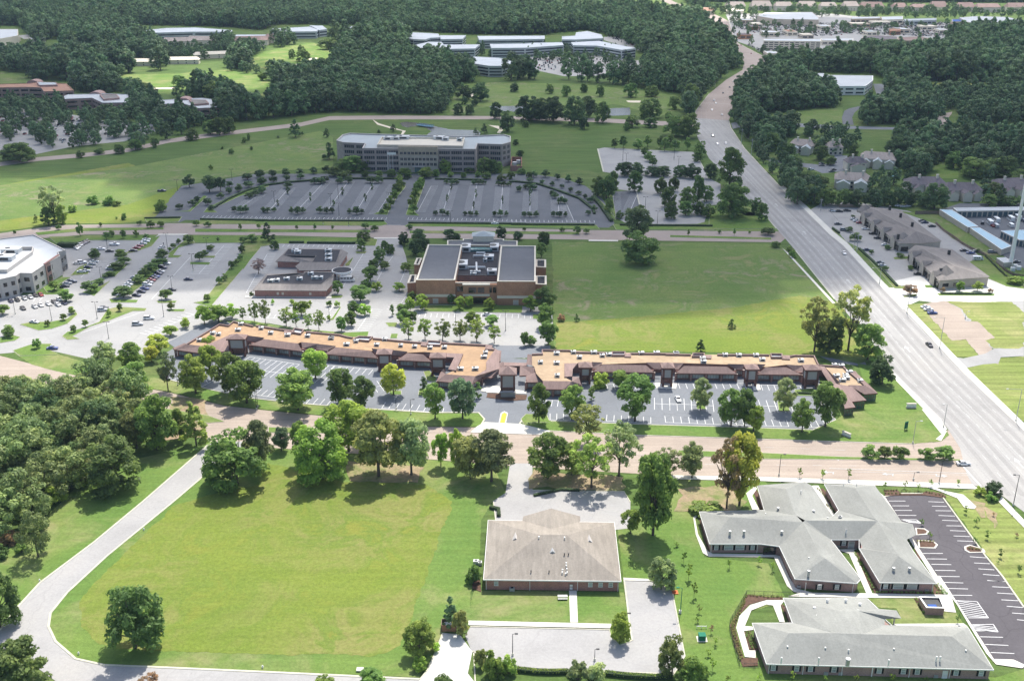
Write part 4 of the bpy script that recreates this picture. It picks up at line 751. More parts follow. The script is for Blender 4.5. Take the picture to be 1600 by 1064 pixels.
row("B3 725,150,90,130 560,190,90,150 510,175,80,120 600,160,60,140 880,165,70,110 945,312,85,110 1030,292,80,90 1100,285,80,90 1165,300,70,80 930,245,90,130 1100,215,70,170 1155,210,80,100 960,150,60,100 1040,235,90,120 575,280,50,90 640,310,44,50 760,300,60,75", 'dense', 'd', "tree", "in the groups between the pale lots", "trees between the pale lots")
row("B3 1290,120,150,245 1310,302,190,215 1450,280,60,100 1480,320,70,110", 'dense', 'd', "big dark tree", "at the highway beside the pale lots", "big trees at the highway by the pale lots")
row("A2 1425,707,70,105 1492,782,80,132 1200,682,60,70 1270,682,50,65 1300,632,40,50 1240,622,40,50 1335,602,105,115 1230,592,90,95 1535,547,50,55", 'dense', 'k', "dark tree", "on the golf ground behind the four storey office", "trees on the golf ground")
row("A2 435,947,75,110 420,817,45,65 235,817,80,120 730,797,26,30 815,782,40,50 1305,797,36,40 1355,797,46,68 1540,862,36,36 1560,930,40,40 130,822,20,18 275,805,24,26", 'pine', 'k', "dark pointed tree", "on the meadow around the four storey office", "pointed trees on the meadow")
row("A3 220,558,50,66 320,575,56,72 425,550,50,55 520,575,50,80 705,580,80,90 830,575,80,70 20,545,34,56 960,650,70,80 1060,640,90,150 930,700,40,40", 'dense', 'd', "tree", "scattered over the far golf fairway", "trees scattered over the far fairway")
row("A1 480,937,46,46 592,915,60,36 708,912,66,56 805,892,72,72 922,877,46,62 1140,832,80,70 1250,800,80,95 1305,802,90,110 1360,792,80,100 120,962,170,120 60,950,90,90 190,945,60,60", 'dense', 'd', "tree", "along the far road at the left field", "trees along the far road at left")
row("A1 1375,915,36,40:d:shrub 1492,892,26,26 1320,888,20,20 1452,850,36,40 1478,835,24,50 1252,1008,34,34 1560,480,60,60", 'shrub', 'd', "small bush", "in the meadow left of the four storey office", "bushes in the left meadow")
row("A1 1065,515,80,70 1145,540,80,70 850,550,100,70 1300,590,150,120 1420,600,110,110", 'dense', 'd', "dark tree", "at the golf fairway behind the brick offices", "dark trees at the near fairway")
row("A2 285,365,84,75 390,405,64,65 215,350,40,60 145,400,60,50 268,310,36,45 125,470,40,60 175,475,40,60 430,295,110,75", 'dense', 'd', "tree", "on the sunlit golf patch in the distance", "trees on the sunlit golf patch")
row("G8 190,620,90,70 140,545,60,45 568,755,60,36 175,420,30,16 440,865,50,40 325,730,40,40 545,545,10,10 460,690,60,40 650,860,50,40 1210,715,40,30", 'pear', 'd', "low lot tree", "in the retail strip's parking lot", "low trees in the retail lot")
row("G8 650,1068,100,90:r 1062,1040,70,90:b 1205,1040,80,90:b 920,1045,40,40:r 1315,1050,40,36:r 1510,975,130,60:b 1570,960,60,50:b", 'pear', 'b', "ornamental tree", "on the beds below the retail strip", "ornamental trees below the retail strip")
row("H1 190,235,120,110 95,170,90,110 230,260,100,70 390,230,90,90 450,260,60,60 580,230,60,100 310,400,140,110 380,400,100,90 320,480,130,110 420,500,120,110 530,500,100,100", 'dense', 'd', "tree", "around the nearest town houses right of the highway", "trees around the left town houses")
row("H1 610,505,110,110 700,505,100,110 770,500,90,110 850,500,100,110 920,500,80,80 1065,520,140,160 1000,500,80,80 970,460,60,50 840,230,140,160 950,270,150,120 1030,290,110,140 1000,180,80,80", 'dense', 'k', "dark tree", "in the belt behind the retail strip and town houses", "dark belt behind the retail strip")
row("H1 1290,330,160,120 1400,450,120,90 1400,320,130,110 1480,330,140,130 1560,400,100,120 1180,280,90,110 1270,190,90,80 1330,180,90,100 1450,180,120,120 1540,190,110,110 1390,500,100,70 1500,500,110,60 1580,500,80,60", 'dense', 'd', "tree", "around the right group of town houses", "trees around the right town houses")
# ================================================================ buildings
def V3(p): return Vector(p)
def root_at(name, pts, label, cat='building', group=None):
    x = sum(p[0] for p in pts)/len(pts); y = sum(p[1] for p in pts)/len(pts)
    return thing(name, (x, y, 0), label, cat, group)
def inset(pts, d):
    a = sum(pts[i][0]*pts[(i+1) % len(pts)][1]-pts[(i+1) % len(pts)][0]*pts[i][1] for i in range(len(pts)))
    if a < 0: pts = pts[::-1]
    n = len(pts); out = []
    for i in range(n):
        p0, p1, p2 = Vector(pts[i-1][:2]), Vector(pts[i][:2]), Vector(pts[(i+1) % n][:2])
        d1 = (p1-p0).normalized(); d2 = (p2-p1).normalized(); n1 = Vector((-d1.y, d1.x)); n2 = Vector((-d2.y, d2.x))
        bis = n1+n2
        if bis.length < 1e-3: bis = n1
        bis.normalize(); k = d/max(0.35, bis.dot(n1)); out.append((p1.x+bis.x*k, p1.y+bis.y*k))
    return out
def flat(root, pts, z, wall, roofm, par=0.8, pw=0.5, parm=None, z0=0.0, roofname='roof', wallname='wall'):
    """flat roofed block: walls with a parapet (cap) round a sunken roof; pts = roof outline"""
    P = [(p[0], p[1]) for p in pts]; a = sum(P[i][0]*P[(i+1) % len(P)][1]-P[(i+1) % len(P)][0]*P[i][1] for i in range(len(P)))
    if a < 0: P = P[::-1]
    n = len(P); MB().prism(P, z0, z-.3, top=False).build(wallname, wall, root)
    I = inset(P, pw); b = MB(); vs = [(p[0], p[1], z-.3) for p in inset(P, -.06)]+[(p[0], p[1], z) for p in inset(P, -.06)]+[(p[0], p[1], z) for p in I]+[(p[0], p[1], z-par) for p in I]
    for k in range(3): b.add(vs, [(i+k*n, (i+1) % n+k*n, (i+1) % n+(k+1)*n, i+(k+1)*n) for i in range(n)])
    b.build('parapet', parm or wall, root)
    return MB().poly([(p[0], p[1], z-par) for p in inset(P, pw*.9)]).build(roofname, roofm, root)
def facade(root, a, b, z0, z1, ts, m='glass_dark', depth=.06, name='window', frame=None, fw=.12):
    """openings between fractions ts of the wall line a-b; a real frame with the pane set in it"""
    a = Vector((a[0], a[1], 0)); b = Vector((b[0], b[1], 0)); u = (b-a).normalized(); nn = Vector((u.y, -u.x, 0))
    cen = (a+b)/2
    if nn.dot(Vector((0, 0, 0))-cen) < 0: nn = -nn
    for t0, t1 in ts:
        p, q = a.lerp(b, t0), a.lerp(b, t1); w_ = (q-p).length; c = (p+q)/2; rz = math.atan2(u.y, u.x)
        if frame:
            f = MB()
            for cx, cz, sx, sz in ((0, z0, w_+2*fw, fw), (0, z1-fw, w_+2*fw, fw), (-w_/2, z0, fw, z1-z0), (w_/2, z0, fw, z1-z0), (0, (z0+z1)/2, w_, fw*.6)):
                f.box((c.x+u.x*cx+nn.x*.06, c.y+u.y*cx+nn.y*.06, cz), (sx, .16, sz), rz)
            fo = f.build(name, frame, root)
            MB().box((c.x+nn.x*.03, c.y+nn.y*.03, z0+.02), (w_, .08, z1-z0-.04), rz).build('pane', m, fo, rel=root.location)
        else:
            MB().box((c.x+nn.x*depth*.5, c.y+nn.y*depth*.5, z0), (w_, depth+.06, z1-z0), rz).build(name, m, root)
def grid(n, fill=.6, lo=0.0, hi=1.0):
    s = (hi-lo)/n; return [(lo+s*i+s*(1-fill)/2, lo+s*(i+1)-s*(1-fill)/2) for i in range(n)]
def unit(root, x, y, z, s=(2.2, 1.8, 1.3), rz=0.0, m='unit_white', name='rooftop_unit'):
    X, Y, _ = g(x, y, z); b = MB(); b.box((X, Y, z), s, rz, 0); b.box((X, Y, z+s[2]), (s[0]*1.05, s[1]*1.05, .12), rz, 0)
    b.box((X+.02, Y-s[1]*.5, z+s[2]*.2), (s[0]*.6, .08, s[2]*.55), rz, 1); b.cone((X-s[0]*.2, Y, z+s[2]+.12), (X-s[0]*.2, Y, z+s[2]+.3), s[1]*.28, s[1]*.28, 10, 1)
    return b.build(name, [m, 'dark_metal'], root)
def poly3(root, name, m, faces):
    b = MB()
    for f in faces: b.poly(f)
    return b.build(name, m, root)
def eaves(pts): return [(p[0], p[1]) for p in pts]
# ---------------------------------------------------------------- tan roofed brick house
ze = 3.6
FL, FR = g(755.3, 905, ze), g(970.5, 907.7, ze); BR_, BL = g(960, 816, ze), g(762.6, 812.2, ze)
h1 = root_at('brick_house', [FL, FR, BR_, BL], "brick office house with a broad tan hip roof between the mown field and the grey roofed complex")
run = (FR[0]-FL[0]-g(885.5,835,6)[0]+g(843.4,835,6)[0])/2; Yr = (FL[1]+FR[1])/2+run; zr = zat(835.3, Yr)
RA = (g(843.4, 835.3, zr)[0], Yr, zr); RB = (g(885.5, 835.3, zr)[0], Yr, zr)
poly3(h1, 'roof', 'roof_tan', [[FL, FR, RB, RA], [FR, BR_, RB], [BL, FL, RA], [BR_, BL, RA, RB]])
wl, wr_ = g(*px('D3', 68, 85), ze), g(*px('D3', 405, 85), ze); zp = zat(px('D3', 230, 38)[1], wl[1]); pk_ = (g(*px('D3', 232, 38), zp)[0], wl[1], zp)
s1, s2 = g(*px('D3', 60, 113), ze), g(*px('D3', 402, 122), ze); je = g(*px('D3', 235, 160), zp)
poly3(h1, 'rear_roof', 'roof_tan', [[wl, pk_, je, s1], [pk_, wr_, s2, je]])
poly3(h1, 'rear_gable', 'brick_red', [[wl, (wl[0], wl[1], 0), (wr_[0], wr_[1], 0), wr_, pk_]])
MB().prism([(wl[0]+.4, wl[1]-.3), (wr_[0]-.4, wr_[1]-.3), (s2[0]-.4, s2[1]), (s1[0]+.4, s1[1])], 0, ze-.05).build('wall', 'brick_red', h1)
ww = inset([FL[:2], FR[:2], BR_[:2], BL[:2]], .55); MB().prism(ww, 0, ze-.02).build('wall', 'brick_red', h1)
b = MB(); b.strip([FL, FR, BR_, BL], .16, ze-.32, ze+.03, closed=True); b.build('fascia', 'white_trim', h1)
wa, wb = min(ww, key=lambda p: p[0]+p[1]), min(ww, key=lambda p: -p[0]+p[1])
fx = lambda X: (X-0)/(1)
def tx(xpix, a=755.3, b_=970.5): return (xpix-a-3)/(b_-a-6)
facade(h1, wa, wb, 1.3, 2.7, [(tx(x)-.014, tx(x)+.014) for x in (775, 923, 939, 955)], 'glass_pale', frame='white_trim')
facade(h1, wa, wb, .05, 2.3, [(tx(893)-.015, tx(893)+.015)], 'door_white', name='door', frame='brick_dark', fw=.3)
b = MB()
for x in (757, 828, 903, 967): 
    p = Vector((wa[0], wa[1], 0)).lerp(Vector((wb[0], wb[1], 0)), min(.995, max(.005, tx(x)))); b.box((p.x, p.y-.08, 0), (.12, .12, ze-.2))
b.build('downpipe', 'white_trim', h1)
for tx_, ty_, t_ in ((240, 300, 'D3'), (20, 222, 'D3'), (460, 235, 'D3')):
    zz = ze+(zr-ze)*(.55 if tx_ == 240 else .5); X, Y, _ = g(*px(t_, tx_, ty_), zz); bb = MB(); s = 1.5 if tx_ == 240 else 1.1
    bb.add([(X-s, Y-.5, zz-.3), (X+s, Y-.5, zz-.3), (X, Y-.5, zz+.8), (X, Y+2.6, zz+.8)], [(0, 1, 2), (1, 3, 2), (0, 2, 3)]); bb.build('dormer_vent', 'stucco_grey' if tx_ != 240 else 'galv', h1)
def on_front(xp, yp):      # point on the front roof slope
    d = ray(xp, yp); n_ = (Vector(FR)-Vector(FL)).cross(Vector(RA)-Vector(FL)); o = Vector((0, 0, CAMH)); t = (Vector(FL)-o).dot(n_)/Vector(d).dot(n_); return o+Vector(d)*t
for i, (x_, y_) in enumerate(((311, 315), (335, 315), (113, 418), (220, 418), (322, 370), (322, 385), (300, 410), (325, 405), (298, 425), (318, 432), (327, 425), (160, 215), (312, 218))):
    p = on_front(*px('D3', x_, y_)); b = MB(); b.cone(p-Vector((0,0,.2)), p+Vector((0, 0, .55)), .13, .13, 8); b.cone(p+Vector((0,0,.5)), p+Vector((0,0,.6)), .22, .22, 8); b.build('vent_pipe', 'white_trim' if i > 3 else 'dark_metal', h1)
def acunit(x, y, label, s=(1.0, 1.0, .9), grp=None):
    X, Y, _ = g(x, y); o = MB(); t = thing('air_conditioner', (X, Y, 0.03), label, 'air conditioner', grp)
    MB().box((X, Y, .03), s).build('casing', 'galv', t); b = MB(); b.cone((X, Y, .03+s[2]), (X, Y, s[2]+.08), .38, .38, 12); b.build('fan_grille', 'dark_metal', t)
acunit(800, 922, "air conditioner against the front brick wall of the tan roofed house", (1.4, 1.1, .9))
acunit(744, 880, "air conditioner at the left wall of the tan roofed house beside a bush", (1.6, 1.2, 1.0)); acunit(750, 882, "second air conditioner at the left wall, nearer the brickwork", (1.1, 1.1, 1.0))
# ---------------------------------------------------------------- grey roofed complex
ZE = 3.3
def hipbuilding(label, eave, faces, wallm='brick_rose', trims=True, setb=.55, zw=ZE):
    """eave: list of photo points (at height ZE); faces: lists of named / explicit 3-D points"""
    rt = root_at('brick_complex', eave, label); poly3(rt, 'roof', 'roof_greengrey', faces)
    w2 = inset([p[:2] for p in eave], setb); MB().prism(w2, 0, zw-.03).build('wall', wallm, rt)
    b = MB(); b.strip(eave, .14, zw-.28, zw+.02, closed=True); b.build('fascia', 'white_trim', rt); return rt, w2
def E_(t, x, y, z=ZE): return g(*px(t, x, y), z)
zR = 6.6; n3 = lambda t, x, y, z=zR: g(*px(t, x, y), z)
# eave outline of the upper complex, clockwise from its far left corner
e = dict(a=E_('E1',120,368), b=E_('E1',205,635), c=E_('E1',630,635), c2=E_('E1',640,655), d=E_('E1',785,655), dd=E_('E1',800,670), f=E_('E1',915,925), f2=E_('E1',970,925), f3=E_('E1',990,962), h=E_('E1',1430,962),
 i=E_('E2',400,925), i2=E_('E2',290,710), j=E_('E2',235,710), k=E_('E2',150,600), l=E_('E2',385,600), l2=E_('E2',412,668), m=E_('E2',385,672), o=E_('E2',555,955), p=E_('E2',1030,962), q=E_('E2',830,690), q2=E_('E2',780,600), r=E_('E2',860,560), r2=E_('E2',830,470), r3=E_('E2',740,450), s=E_('E2',515,150), t=E_('E2',95,140), u=E_('E2',215,355), u2=E_('E2',250,400),
 v=E_('E1',1230,405), w=E_('E1',1060,155), x=E_('E1',1000,120), y=E_('E1',600,150), z=E_('E1',660,355))
A = dict(wl=n3('E1',375,412), wr=n3('E1',905,412), t1=n3('E1',840,180), t2=n3('E1',925,400), s1=n3('E1',980,455), s2=n3('E1',1130,735), s3=n3('E1',1165,755), x1=n3('E1',1000,440), x2=n3('E2',540,445), ne=n3('E2',350,170), ne2=n3('E2',520,430), r1=n3('E2',560,460), r2=n3('E2',695,715), r3=n3('E2',710,735))
oe = [e[k_] for k_ in 'a b c d f h i j k l o p q r s t u v w y z'.split()]
faces = [
 [e['a'], e['b'], A['wl']], [e['b'], e['c'], e['d'], A['s1'], A['wr'], A['wl']], [e['a'], A['wl'], A['wr'], A['t2'], e['z']],
 [e['z'], A['t2'], A['t1'], e['y']], [e['y'], A['t1'], e['x']], [A['t1'], A['t2'], A['s1'], A['x1'], e['v'], e['w'], e['x']],
 [e['d'], e['f'], A['s2'], A['s1']], [e['f'], e['h'], A['s3'], A['s2']], [e['h'], e['i'], A['s3']], [e['i'], e['j'], A['s3']], [A['s1'], A['s2'], A['s3'], e['j'], e['k']],
 [A['s1'], e['k'], e['l'], A['r2'], A['x2'], A['x1']], [A['x1'], A['x2'], A['ne2'], e['u'], e['v']], [e['u'], A['ne2'], A['ne'], e['t']], [e['t'], A['ne'], e['s']], [e['s'], A['ne'], A['ne2'], A['x2'], e['r3']],
 [e['r3'], A['x2'], A['r1'], e['q2'], e['r2']], [e['q2'], e['r'], e['r2']], [A['r1'], A['r3'], e['p'], e['q'], e['q2']], [e['l'], e['l2'], A['r2']], [e['m'], e['o'], A['r3'], A['r2']], [e['o'], e['p'], A['r3']], [A['wr'], A['s1'], A['t2']], [A['x2'], A['r1'], A['r3'], A['r2']], [e['l2'], e['m'], A['r2']], [A['s1'], A['x1'], A['t2']]]
gc, gw = hipbuilding("grey shingle roofed brick complex with long wings beside the dark striped parking lot", [e[k_] for k_ in 'a b c d f h i j k l m o p q s t u v w y z'.split()], faces)
def sh_windows(root, a, b, ts, z0=1.0, z1=2.5, ww_=1.0, shut=True, m='glass_pale'):
    a = Vector((a[0], a[1], 0)); b = Vector((b[0], b[1], 0)); ln = (b-a).length; u = (b-a)/ln; nn = Vector((u.y, -u.x, 0)); rz = math.atan2(u.y, u.x)
    if nn.y > 0 and abs(nn.y) > .3: nn = -nn
    for t in ts:
        facade(root, a, b, z0, z1, [(t-ww_/2/ln, t+ww_/2/ln)], m, frame='white_trim', fw=.1)
        if shut:
            for s_ in (-1, 1):
                p = a.lerp(b, t)+u*s_*(ww_/2+.35)+nn*.06; MB().box((p.x, p.y, z0-.05), (.42, .12, z1-z0+.1), rz).build('shutter', 'shutter', root)
def wl_(pt1, pt2, s=.55):   # wall line set back from an eave line seen from the front
    a, b = Vector(pt1[:2]), Vector(pt2[:2]); u = (b-a).normalized(); nn = Vector((-u.y, u.x))
    if nn.y < 0: nn = -nn
    return (a+nn*s+u*s)[:], (b+nn*s-u*s)[:]
a_, b_ = wl_(e['b'], e['c']); sh_windows(gc, a_, b_, (.12, .89)); sh_windows(gc, a_, b_, (.38, .62), ww_=2.4)
a_, b_ = wl_(e['f3'], e['h']); sh_windows(gc, a_, b_, (.30, .66)); a_, b_ = wl_(e['o'], e['p']); sh_windows(gc, a_, b_, (.1,), ww_=1.1); sh_windows(gc, a_, b_, (.34, .6), ww_=2.6)
a_, b_ = wl_(e['k'], e['l']); sh_windows(gc, a_, b_, (.5,)); facade(gc, a_, b_, .1, 2.4, [(.7, .93)], 'glass_pale', name='door', frame='white_trim')
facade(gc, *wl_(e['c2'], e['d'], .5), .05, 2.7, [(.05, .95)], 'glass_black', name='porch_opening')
b = MB()
for k_ in ('b', 'c', 'f3', 'h', 'o', 'p'): b.box((e[k_][0]+(.7 if k_ in 'bf3o' else -.7), e[k_][1]+.45, 0), (.12, .12, ZE-.2))
b.build('downpipe', 'white_trim', gc)
for i, (t, x, y, k_) in enumerate((('E1',375,540,1),('E1',492,538,1),('E1',798,500,1),('E1',806,540,1),('E1',775,345,1),('E1',1070,368,1),('E1',1030,870,1),('E1',670,393,0),('E1',1187,425,0),('E1',1290,415,2),('E2',672,845,1),('E2',803,845,1),('E1',400,463,0),('E1',570,440,0),('E1',908,503,0),('E1',965,205,0),('E1',1030,760,0),('E1',1150,803,0),('E2',278,525,0),('E2',225,415,1),('E2',255,145,0),('E2',365,145,0),('E1',1340,525,0))):
    z = 5.2; X, Y, _ = g(*px(t, x, y), z); b = MB(); r_ = (.14, .34, .5)[k_]; b.cone((X, Y, z-1.4), (X, Y, z+.35), r_, r_, 10); b.cone((X, Y, z+.35), (X, Y, z+.5), r_*1.3, r_*1.2, 10); b.build('roof_vent', 'white_trim' if k_ == 0 else 'galv', gc)
# lower wing
f = dict(a=E_('E3',555,200), b=E_('E3',640,430), c=E_('E3',268,432), d=E_('E3',400,810), e=E_('E4',1320,865), g=E_('E4',1080,470), h=E_('E4',380,455), i=E_('E4',310,395), j=E_('E4',465,390), k=E_('E4',420,315), l=E_('E4',250,300), m=E_('E4',150,205), n=E_('E4',1290,700))
B_ = dict(t1=n3('E3',1075,325), t2=n3('E3',1130,410), l1=n3('E3',610,525), l2=n3('E3',1020,525), r1=n3('E3',1290,535), r2=n3('E4',930,555), w1=n3('E3',1255,320, 5.6), w2=n3('E4',420,318, 4.2), v=n3('E4',310,450, 3.4))
faces = [[f['a'], B_['t1'], B_['t2'], B_['l2'], f['b']], [f['m'], f['a'], B_['t1']][::-1], [f['b'], B_['l2'], B_['l1'], f['c']], [f['c'], f['d'], B_['l1']], [f['d'], f['e'], B_['r2'], B_['r1'], B_['t2'], B_['l2'], B_['l1']],
 [B_['r2'], f['e'], f['g']], [B_['t2'], B_['r1'], B_['r2'], f['g'], f['h'], B_['v'], f['i'], B_['w1'], B_['t1']], [f['m'], B_['t1'], B_['w1'], f['l']], [B_['w1'], f['i'], f['j'], f['k']], [B_['w1'], f['k'], f['l']]]
lc, lw = hipbuilding("lower wing of the grey roofed brick complex with a curved canopy, at the photo's lower right corner", [f[k_] for k_ in 'a b c d e g h i l m'.split()], faces)
MB().box((f['j'][0]-1, (f['j'][1]+f['k'][1])/2, 0), (.3, .3, ZE-.2)).build('canopy_post', 'white_trim', lc)
a_, b_ = wl_(f['d'], f['e']); D_ = lambda t, x: (px(t, x, 0)[0]-(1130+400/5.926)-3)/((1330+1320/5.926)-(1130+400/5.926)-6)
sh_windows(lc, a_, b_, [D_('E3', x) for x in (470, 690, 820, 1040)]+[D_('E4', x) for x in (277, 503, 633, 992, 1225)])
facade(lc, a_, b_, .05, 2.3, [(D_('E4', 870), D_('E4', 915))], 'door_white', name='door', frame='white_trim'); 
b = MB()
for x in (D_('E3', 430), D_('E3', 750), D_('E3', 1115), D_('E3', 1400), D_('E4', 210), D_('E4', 560), D_('E4', 935)): p = Vector(a_).lerp(Vector(b_), x); b.box((p.x, p.y-.1, 0), (.12, .12, ZE-.2))
b.build('downpipe', 'white_trim', lc)
for i, (t, x, y, k_) in enumerate((('E3',965,225,1),('E3',1135,225,1),('E3',1265,262,1),('E3',1190,315,1),('E3',1240,330,2),('E3',843,298,1),('E3',873,373,1),('E3',595,658,0),('E3',945,670,0),('E3',540,765,0),('E3',887,765,0),('E3',1090,620,0),('E3',1160,690,0),('E3',1157,775,2),('E3',1535,785,0),('E3',1580,680,0),('E3',1283,408,0),('E3',1322,482,0),('E4',640,615,0),('E4',805,590,2),('E4',790,755,0),('E4',825,755,0),('E4',1060,695,0))):
    z = 5.0; X, Y, _ = g(*px(t, x, y), z); b = MB(); r_ = (.16, .3, .5)[k_]; b.cone((X, Y, z-1.4), (X, Y, z+.3), r_, r_, 10); b.cone((X, Y, z+.3), (X, Y, z+.45), r_*1.3, r_*1.2, 10); b.build('roof_vent', 'white_trim' if k_ != 2 else 'galv', lc)
for i, (t, x, y) in enumerate((('E3', 945, 905), ('E3', 1080, 905), ('E3', 1225, 905), ('E4', 775, 930), ('E1', 945, 1000), ('E2', 205, 665), ('E2', 940, 1030))):
    acunit(*px(t, x, y), ["air conditioner at the lower wing's front wall, left one of three", "middle air conditioner of three at the lower wing's front wall", "air conditioner beside the meter on the lower wing's front wall", "air conditioner near the white door of the lower wing", "air conditioner in the dark bed by the front left wing's corner", "air conditioner in the small courtyard of the grey roofed complex", "air conditioner before the right front wing by the path"][i])
# brick mechanical enclosure
en = [g(*px('E4', x, y), 2.4) for x, y in ((635,190),(700,285),(860,290),(820,195))]; r_ = root_at('mechanical_enclosure', en, "open topped brick enclosure with white coping round a dark unit, on the lawn between the two grey wings", 'enclosure')
b = MB(); b.strip([p[:2] for p in en], .3, 0, 2.3, closed=True); b.build('wall', 'brick_rose', r_); b = MB(); b.strip([p[:2] for p in en], .6, 2.3, 2.42, closed=True); b.build('coping', 'white_trim', r_)
cc = (sum(p[0] for p in en)/4, sum(p[1] for p in en)/4, 0.1); MB().box(cc, (4.2, 3.6, 1.9), .0).box((cc[0]-.4, cc[1]-1.2, 2.0), (2.2, 1.4, .1), 0, 1).build('cooling_unit', ['dark_metal', 'blue_panel'], r_)
# ================================================================ the long brown roofed court (two wings)
ZG, ZT, ZV = 4.7, 5.4, 3.5
def P3(s, z=None):
    """photo points; a suffix t (top edge) or e (eave) picks the height"""
    out = []; t = 'P'
    for k in s.split():
        if k in TILES: t = k; continue
        zz = ZT
        if k[-1] == 'e': zz = ZV; k = k[:-1]
        elif k[-1] == 't': k = k[:-1]
        elif k[-1] == 'g': zz = ZG; k = k[:-1]
        x, y = [float(q) for q in k.split(',')]; out.append(g(*px(t, x, y), z if z is not None else zz))
    return out
def mall(label, gravel, gm, mans, paras, courts, units, fronts, ledges):
    gp = P3(gravel, ZG); rt = root_at('shopping_court', gp, label); 
    MB().poly(gp).build('flat_roof', gm, rt)
    MB().prism([p[:2] for p in inset(gp, .6)], 0, ZG-.05).build('wall', 'brick_dark', rt)
    for s in mans:
        q = P3(s); b = MB(); fas = MB(); b.poly(q)
        ev = [p for p in q if abs(p[2]-ZV) < .01]
        mo = b.build('mansard_roof', 'roof_brown', rt)
        if len(ev) > 1: fas.strip([p_[:2] for p_ in ev], .14, ZV-.45, ZV+.02).build('fascia', 'brown_metal', mo, rel=rt.location)
    for s in paras: MB().strip([p[:2] for p in P3(s)], .7, ZG-.8, ZT+.05).build('parapet', 'roof_brown', rt)
    for s in courts:
        q = P3(s, ZG); MB().poly([(p[0], p[1], ZG+.03) for p in q]).build('roof_court', 'roof_palegrey', rt); b = MB(); b.strip([p[:2] for p in q], .6, ZG, ZG+.9, closed=True); b.build('roof_curb', 'roof_brown', rt)
    for s in ledges:
        q = P3(s, ZG+.5); MB().prism([p[:2] for p in q], ZG-.3, ZG+.5).build('roof_ledge', 'roof_brown', rt)
    t = 'P'
    for s in units.split():
        if s in TILES: t = s; continue
        x, y = [float(v) for v in s.split(',')]; unit(rt, *px(t, x, y), ZG, (random.uniform(1.8, 2.5), 1.6, 1.0), random.uniform(-.1, .1))
    # shopfronts below the eaves: piers, sill wall and glazing
    for s, n in fronts:
        q = P3(s, ZV); a, b2 = Vector(q[0][:2]), Vector(q[1][:2]); u = (b2-a); ln = u.length; u /= ln; nn = Vector((-u.y, u.x)); 
        if nn.y < 0: nn = -nn
        a1, b1 = a+nn*1.5, b2+nn*1.5; rz = math.atan2(u.y, u.x); c = (a1+b1)/2
        MB().box((c.x+nn.x*.3, c.y+nn.y*.3, 0), (ln, .5, ZV+.3), rz).build('shopfront_wall', 'brick_dark', rt)
        for i in range(n+1):
            p = a.lerp(b2, i/n)+nn*.5; MB().box((p.x, p.y, 0), (.75, .75, ZV-.2), rz).build('pier', 'brick_dark', rt)
        MB().poly([(*(a+nn*.2)[:], ZV-.25), (*(b2+nn*.2)[:], ZV-.25), (*b1[:], ZV-.25), (*a1[:], ZV-.25)]).build('soffit', 'brown_metal', rt)
        for i in range(n):
            p = a1.lerp(b1, (i+.5)/n)-nn*.02; w_ = ln/n*.74
            wo = MB().box((p.x, p.y, .75), (w_, .1, 2.1), rz).build('shop_window', 'glass_pale', rt); fr = MB()
            for k in range(5): 
                q_ = p+u*(w_*(k/4-.5)); fr.box((q_.x-nn.x*.06, q_.y-nn.y*.06, .75), (.09, .06, 2.1), rz)
            for zz in (.7, 2.0, 2.8): fr.box((p.x-nn.x*.06, p.y-nn.y*.06, zz), (w_+.1, .07, .09), rz)
            fr.build('frame', 'brown_metal', wo, rel=rt.location)
    return rt
def tower(rt, t, xl, xr, ycap, yeave, yfoot, pan, depth=4.0, side=0, name='sign_tower'):
    """brick-legged sign tower: ycap/yeave/yfoot rows in tile pixels"""
    a = g(*px(t, xl, yfoot)); b = g(*px(t, xr, yfoot)); Y = (a[1]+b[1])/2; x0, x1 = a[0], b[0]; H = zat(px(t, 0, yeave)[1], Y); Hc = zat(px(t, 0, ycap)[1], Y+depth/2)
    cx, w_ = (x0+x1)/2, x1-x0; o = .55
    cap = MB(); q = [(x0-o, Y-o, H), (x1+o, Y-o, H), (x1+o, Y+depth+o, H), (x0-o, Y+depth+o, H)]; pkp = (cx, Y+depth/2, max(Hc, H+.8))
    for i in range(4): cap.add([q[i], q[(i+1) % 4], pkp], [(0, 1, 2)])
    cap.poly([(p[0], p[1], H-.02) for p in q]); to = cap.build(name+'_roof', 'roof_brown', rt)
    b2 = MB(); b2.strip([p[:2] for p in q], .2, H-.5, H+.02, closed=True); 
    for xx in (x0+.4, x1-.4):
        for yy in (Y+.4, Y+depth-.4): b2.box((xx, yy, 0), (.8, .8, H-.1))
    zb = zat(px(t, 0, pan[3])[1], Y); zt_ = zat(px(t, 0, pan[1])[1], Y)
    for yy in (Y+.3, Y+depth-.3):
        b2.box((cx, yy, zb-.7), (w_, .4, .7)); b2.box((cx, yy, zt_), (w_, .4, max(.2, H-zt_-.15)))
    for xx in (x0+.3, x1-.3): b2.box((xx, Y+depth/2, zb-.7), (.4, depth, .7)); b2.box((xx, Y+depth/2, zt_), (.4, depth, max(.2, H-zt_-.15)))
    b2.build(name+'_frame', 'brown_metal', rt)
    MB().box((cx, Y+depth-.25, 0), (w_-.9, .3, zb-.6)).build('back_wall', 'brick_dark', rt)
    MB().box((cx, Y+.32, zb), (w_-1.4, .3, zt_-zb)).build('sign_panel', 'sign_panel', rt)
    for xx in (x0+.3, x1-.3): MB().box((xx, Y+depth/2, zb), (.3, depth-1.4, zt_-zb)).build('sign_panel', 'sign_panel', rt)
    return H
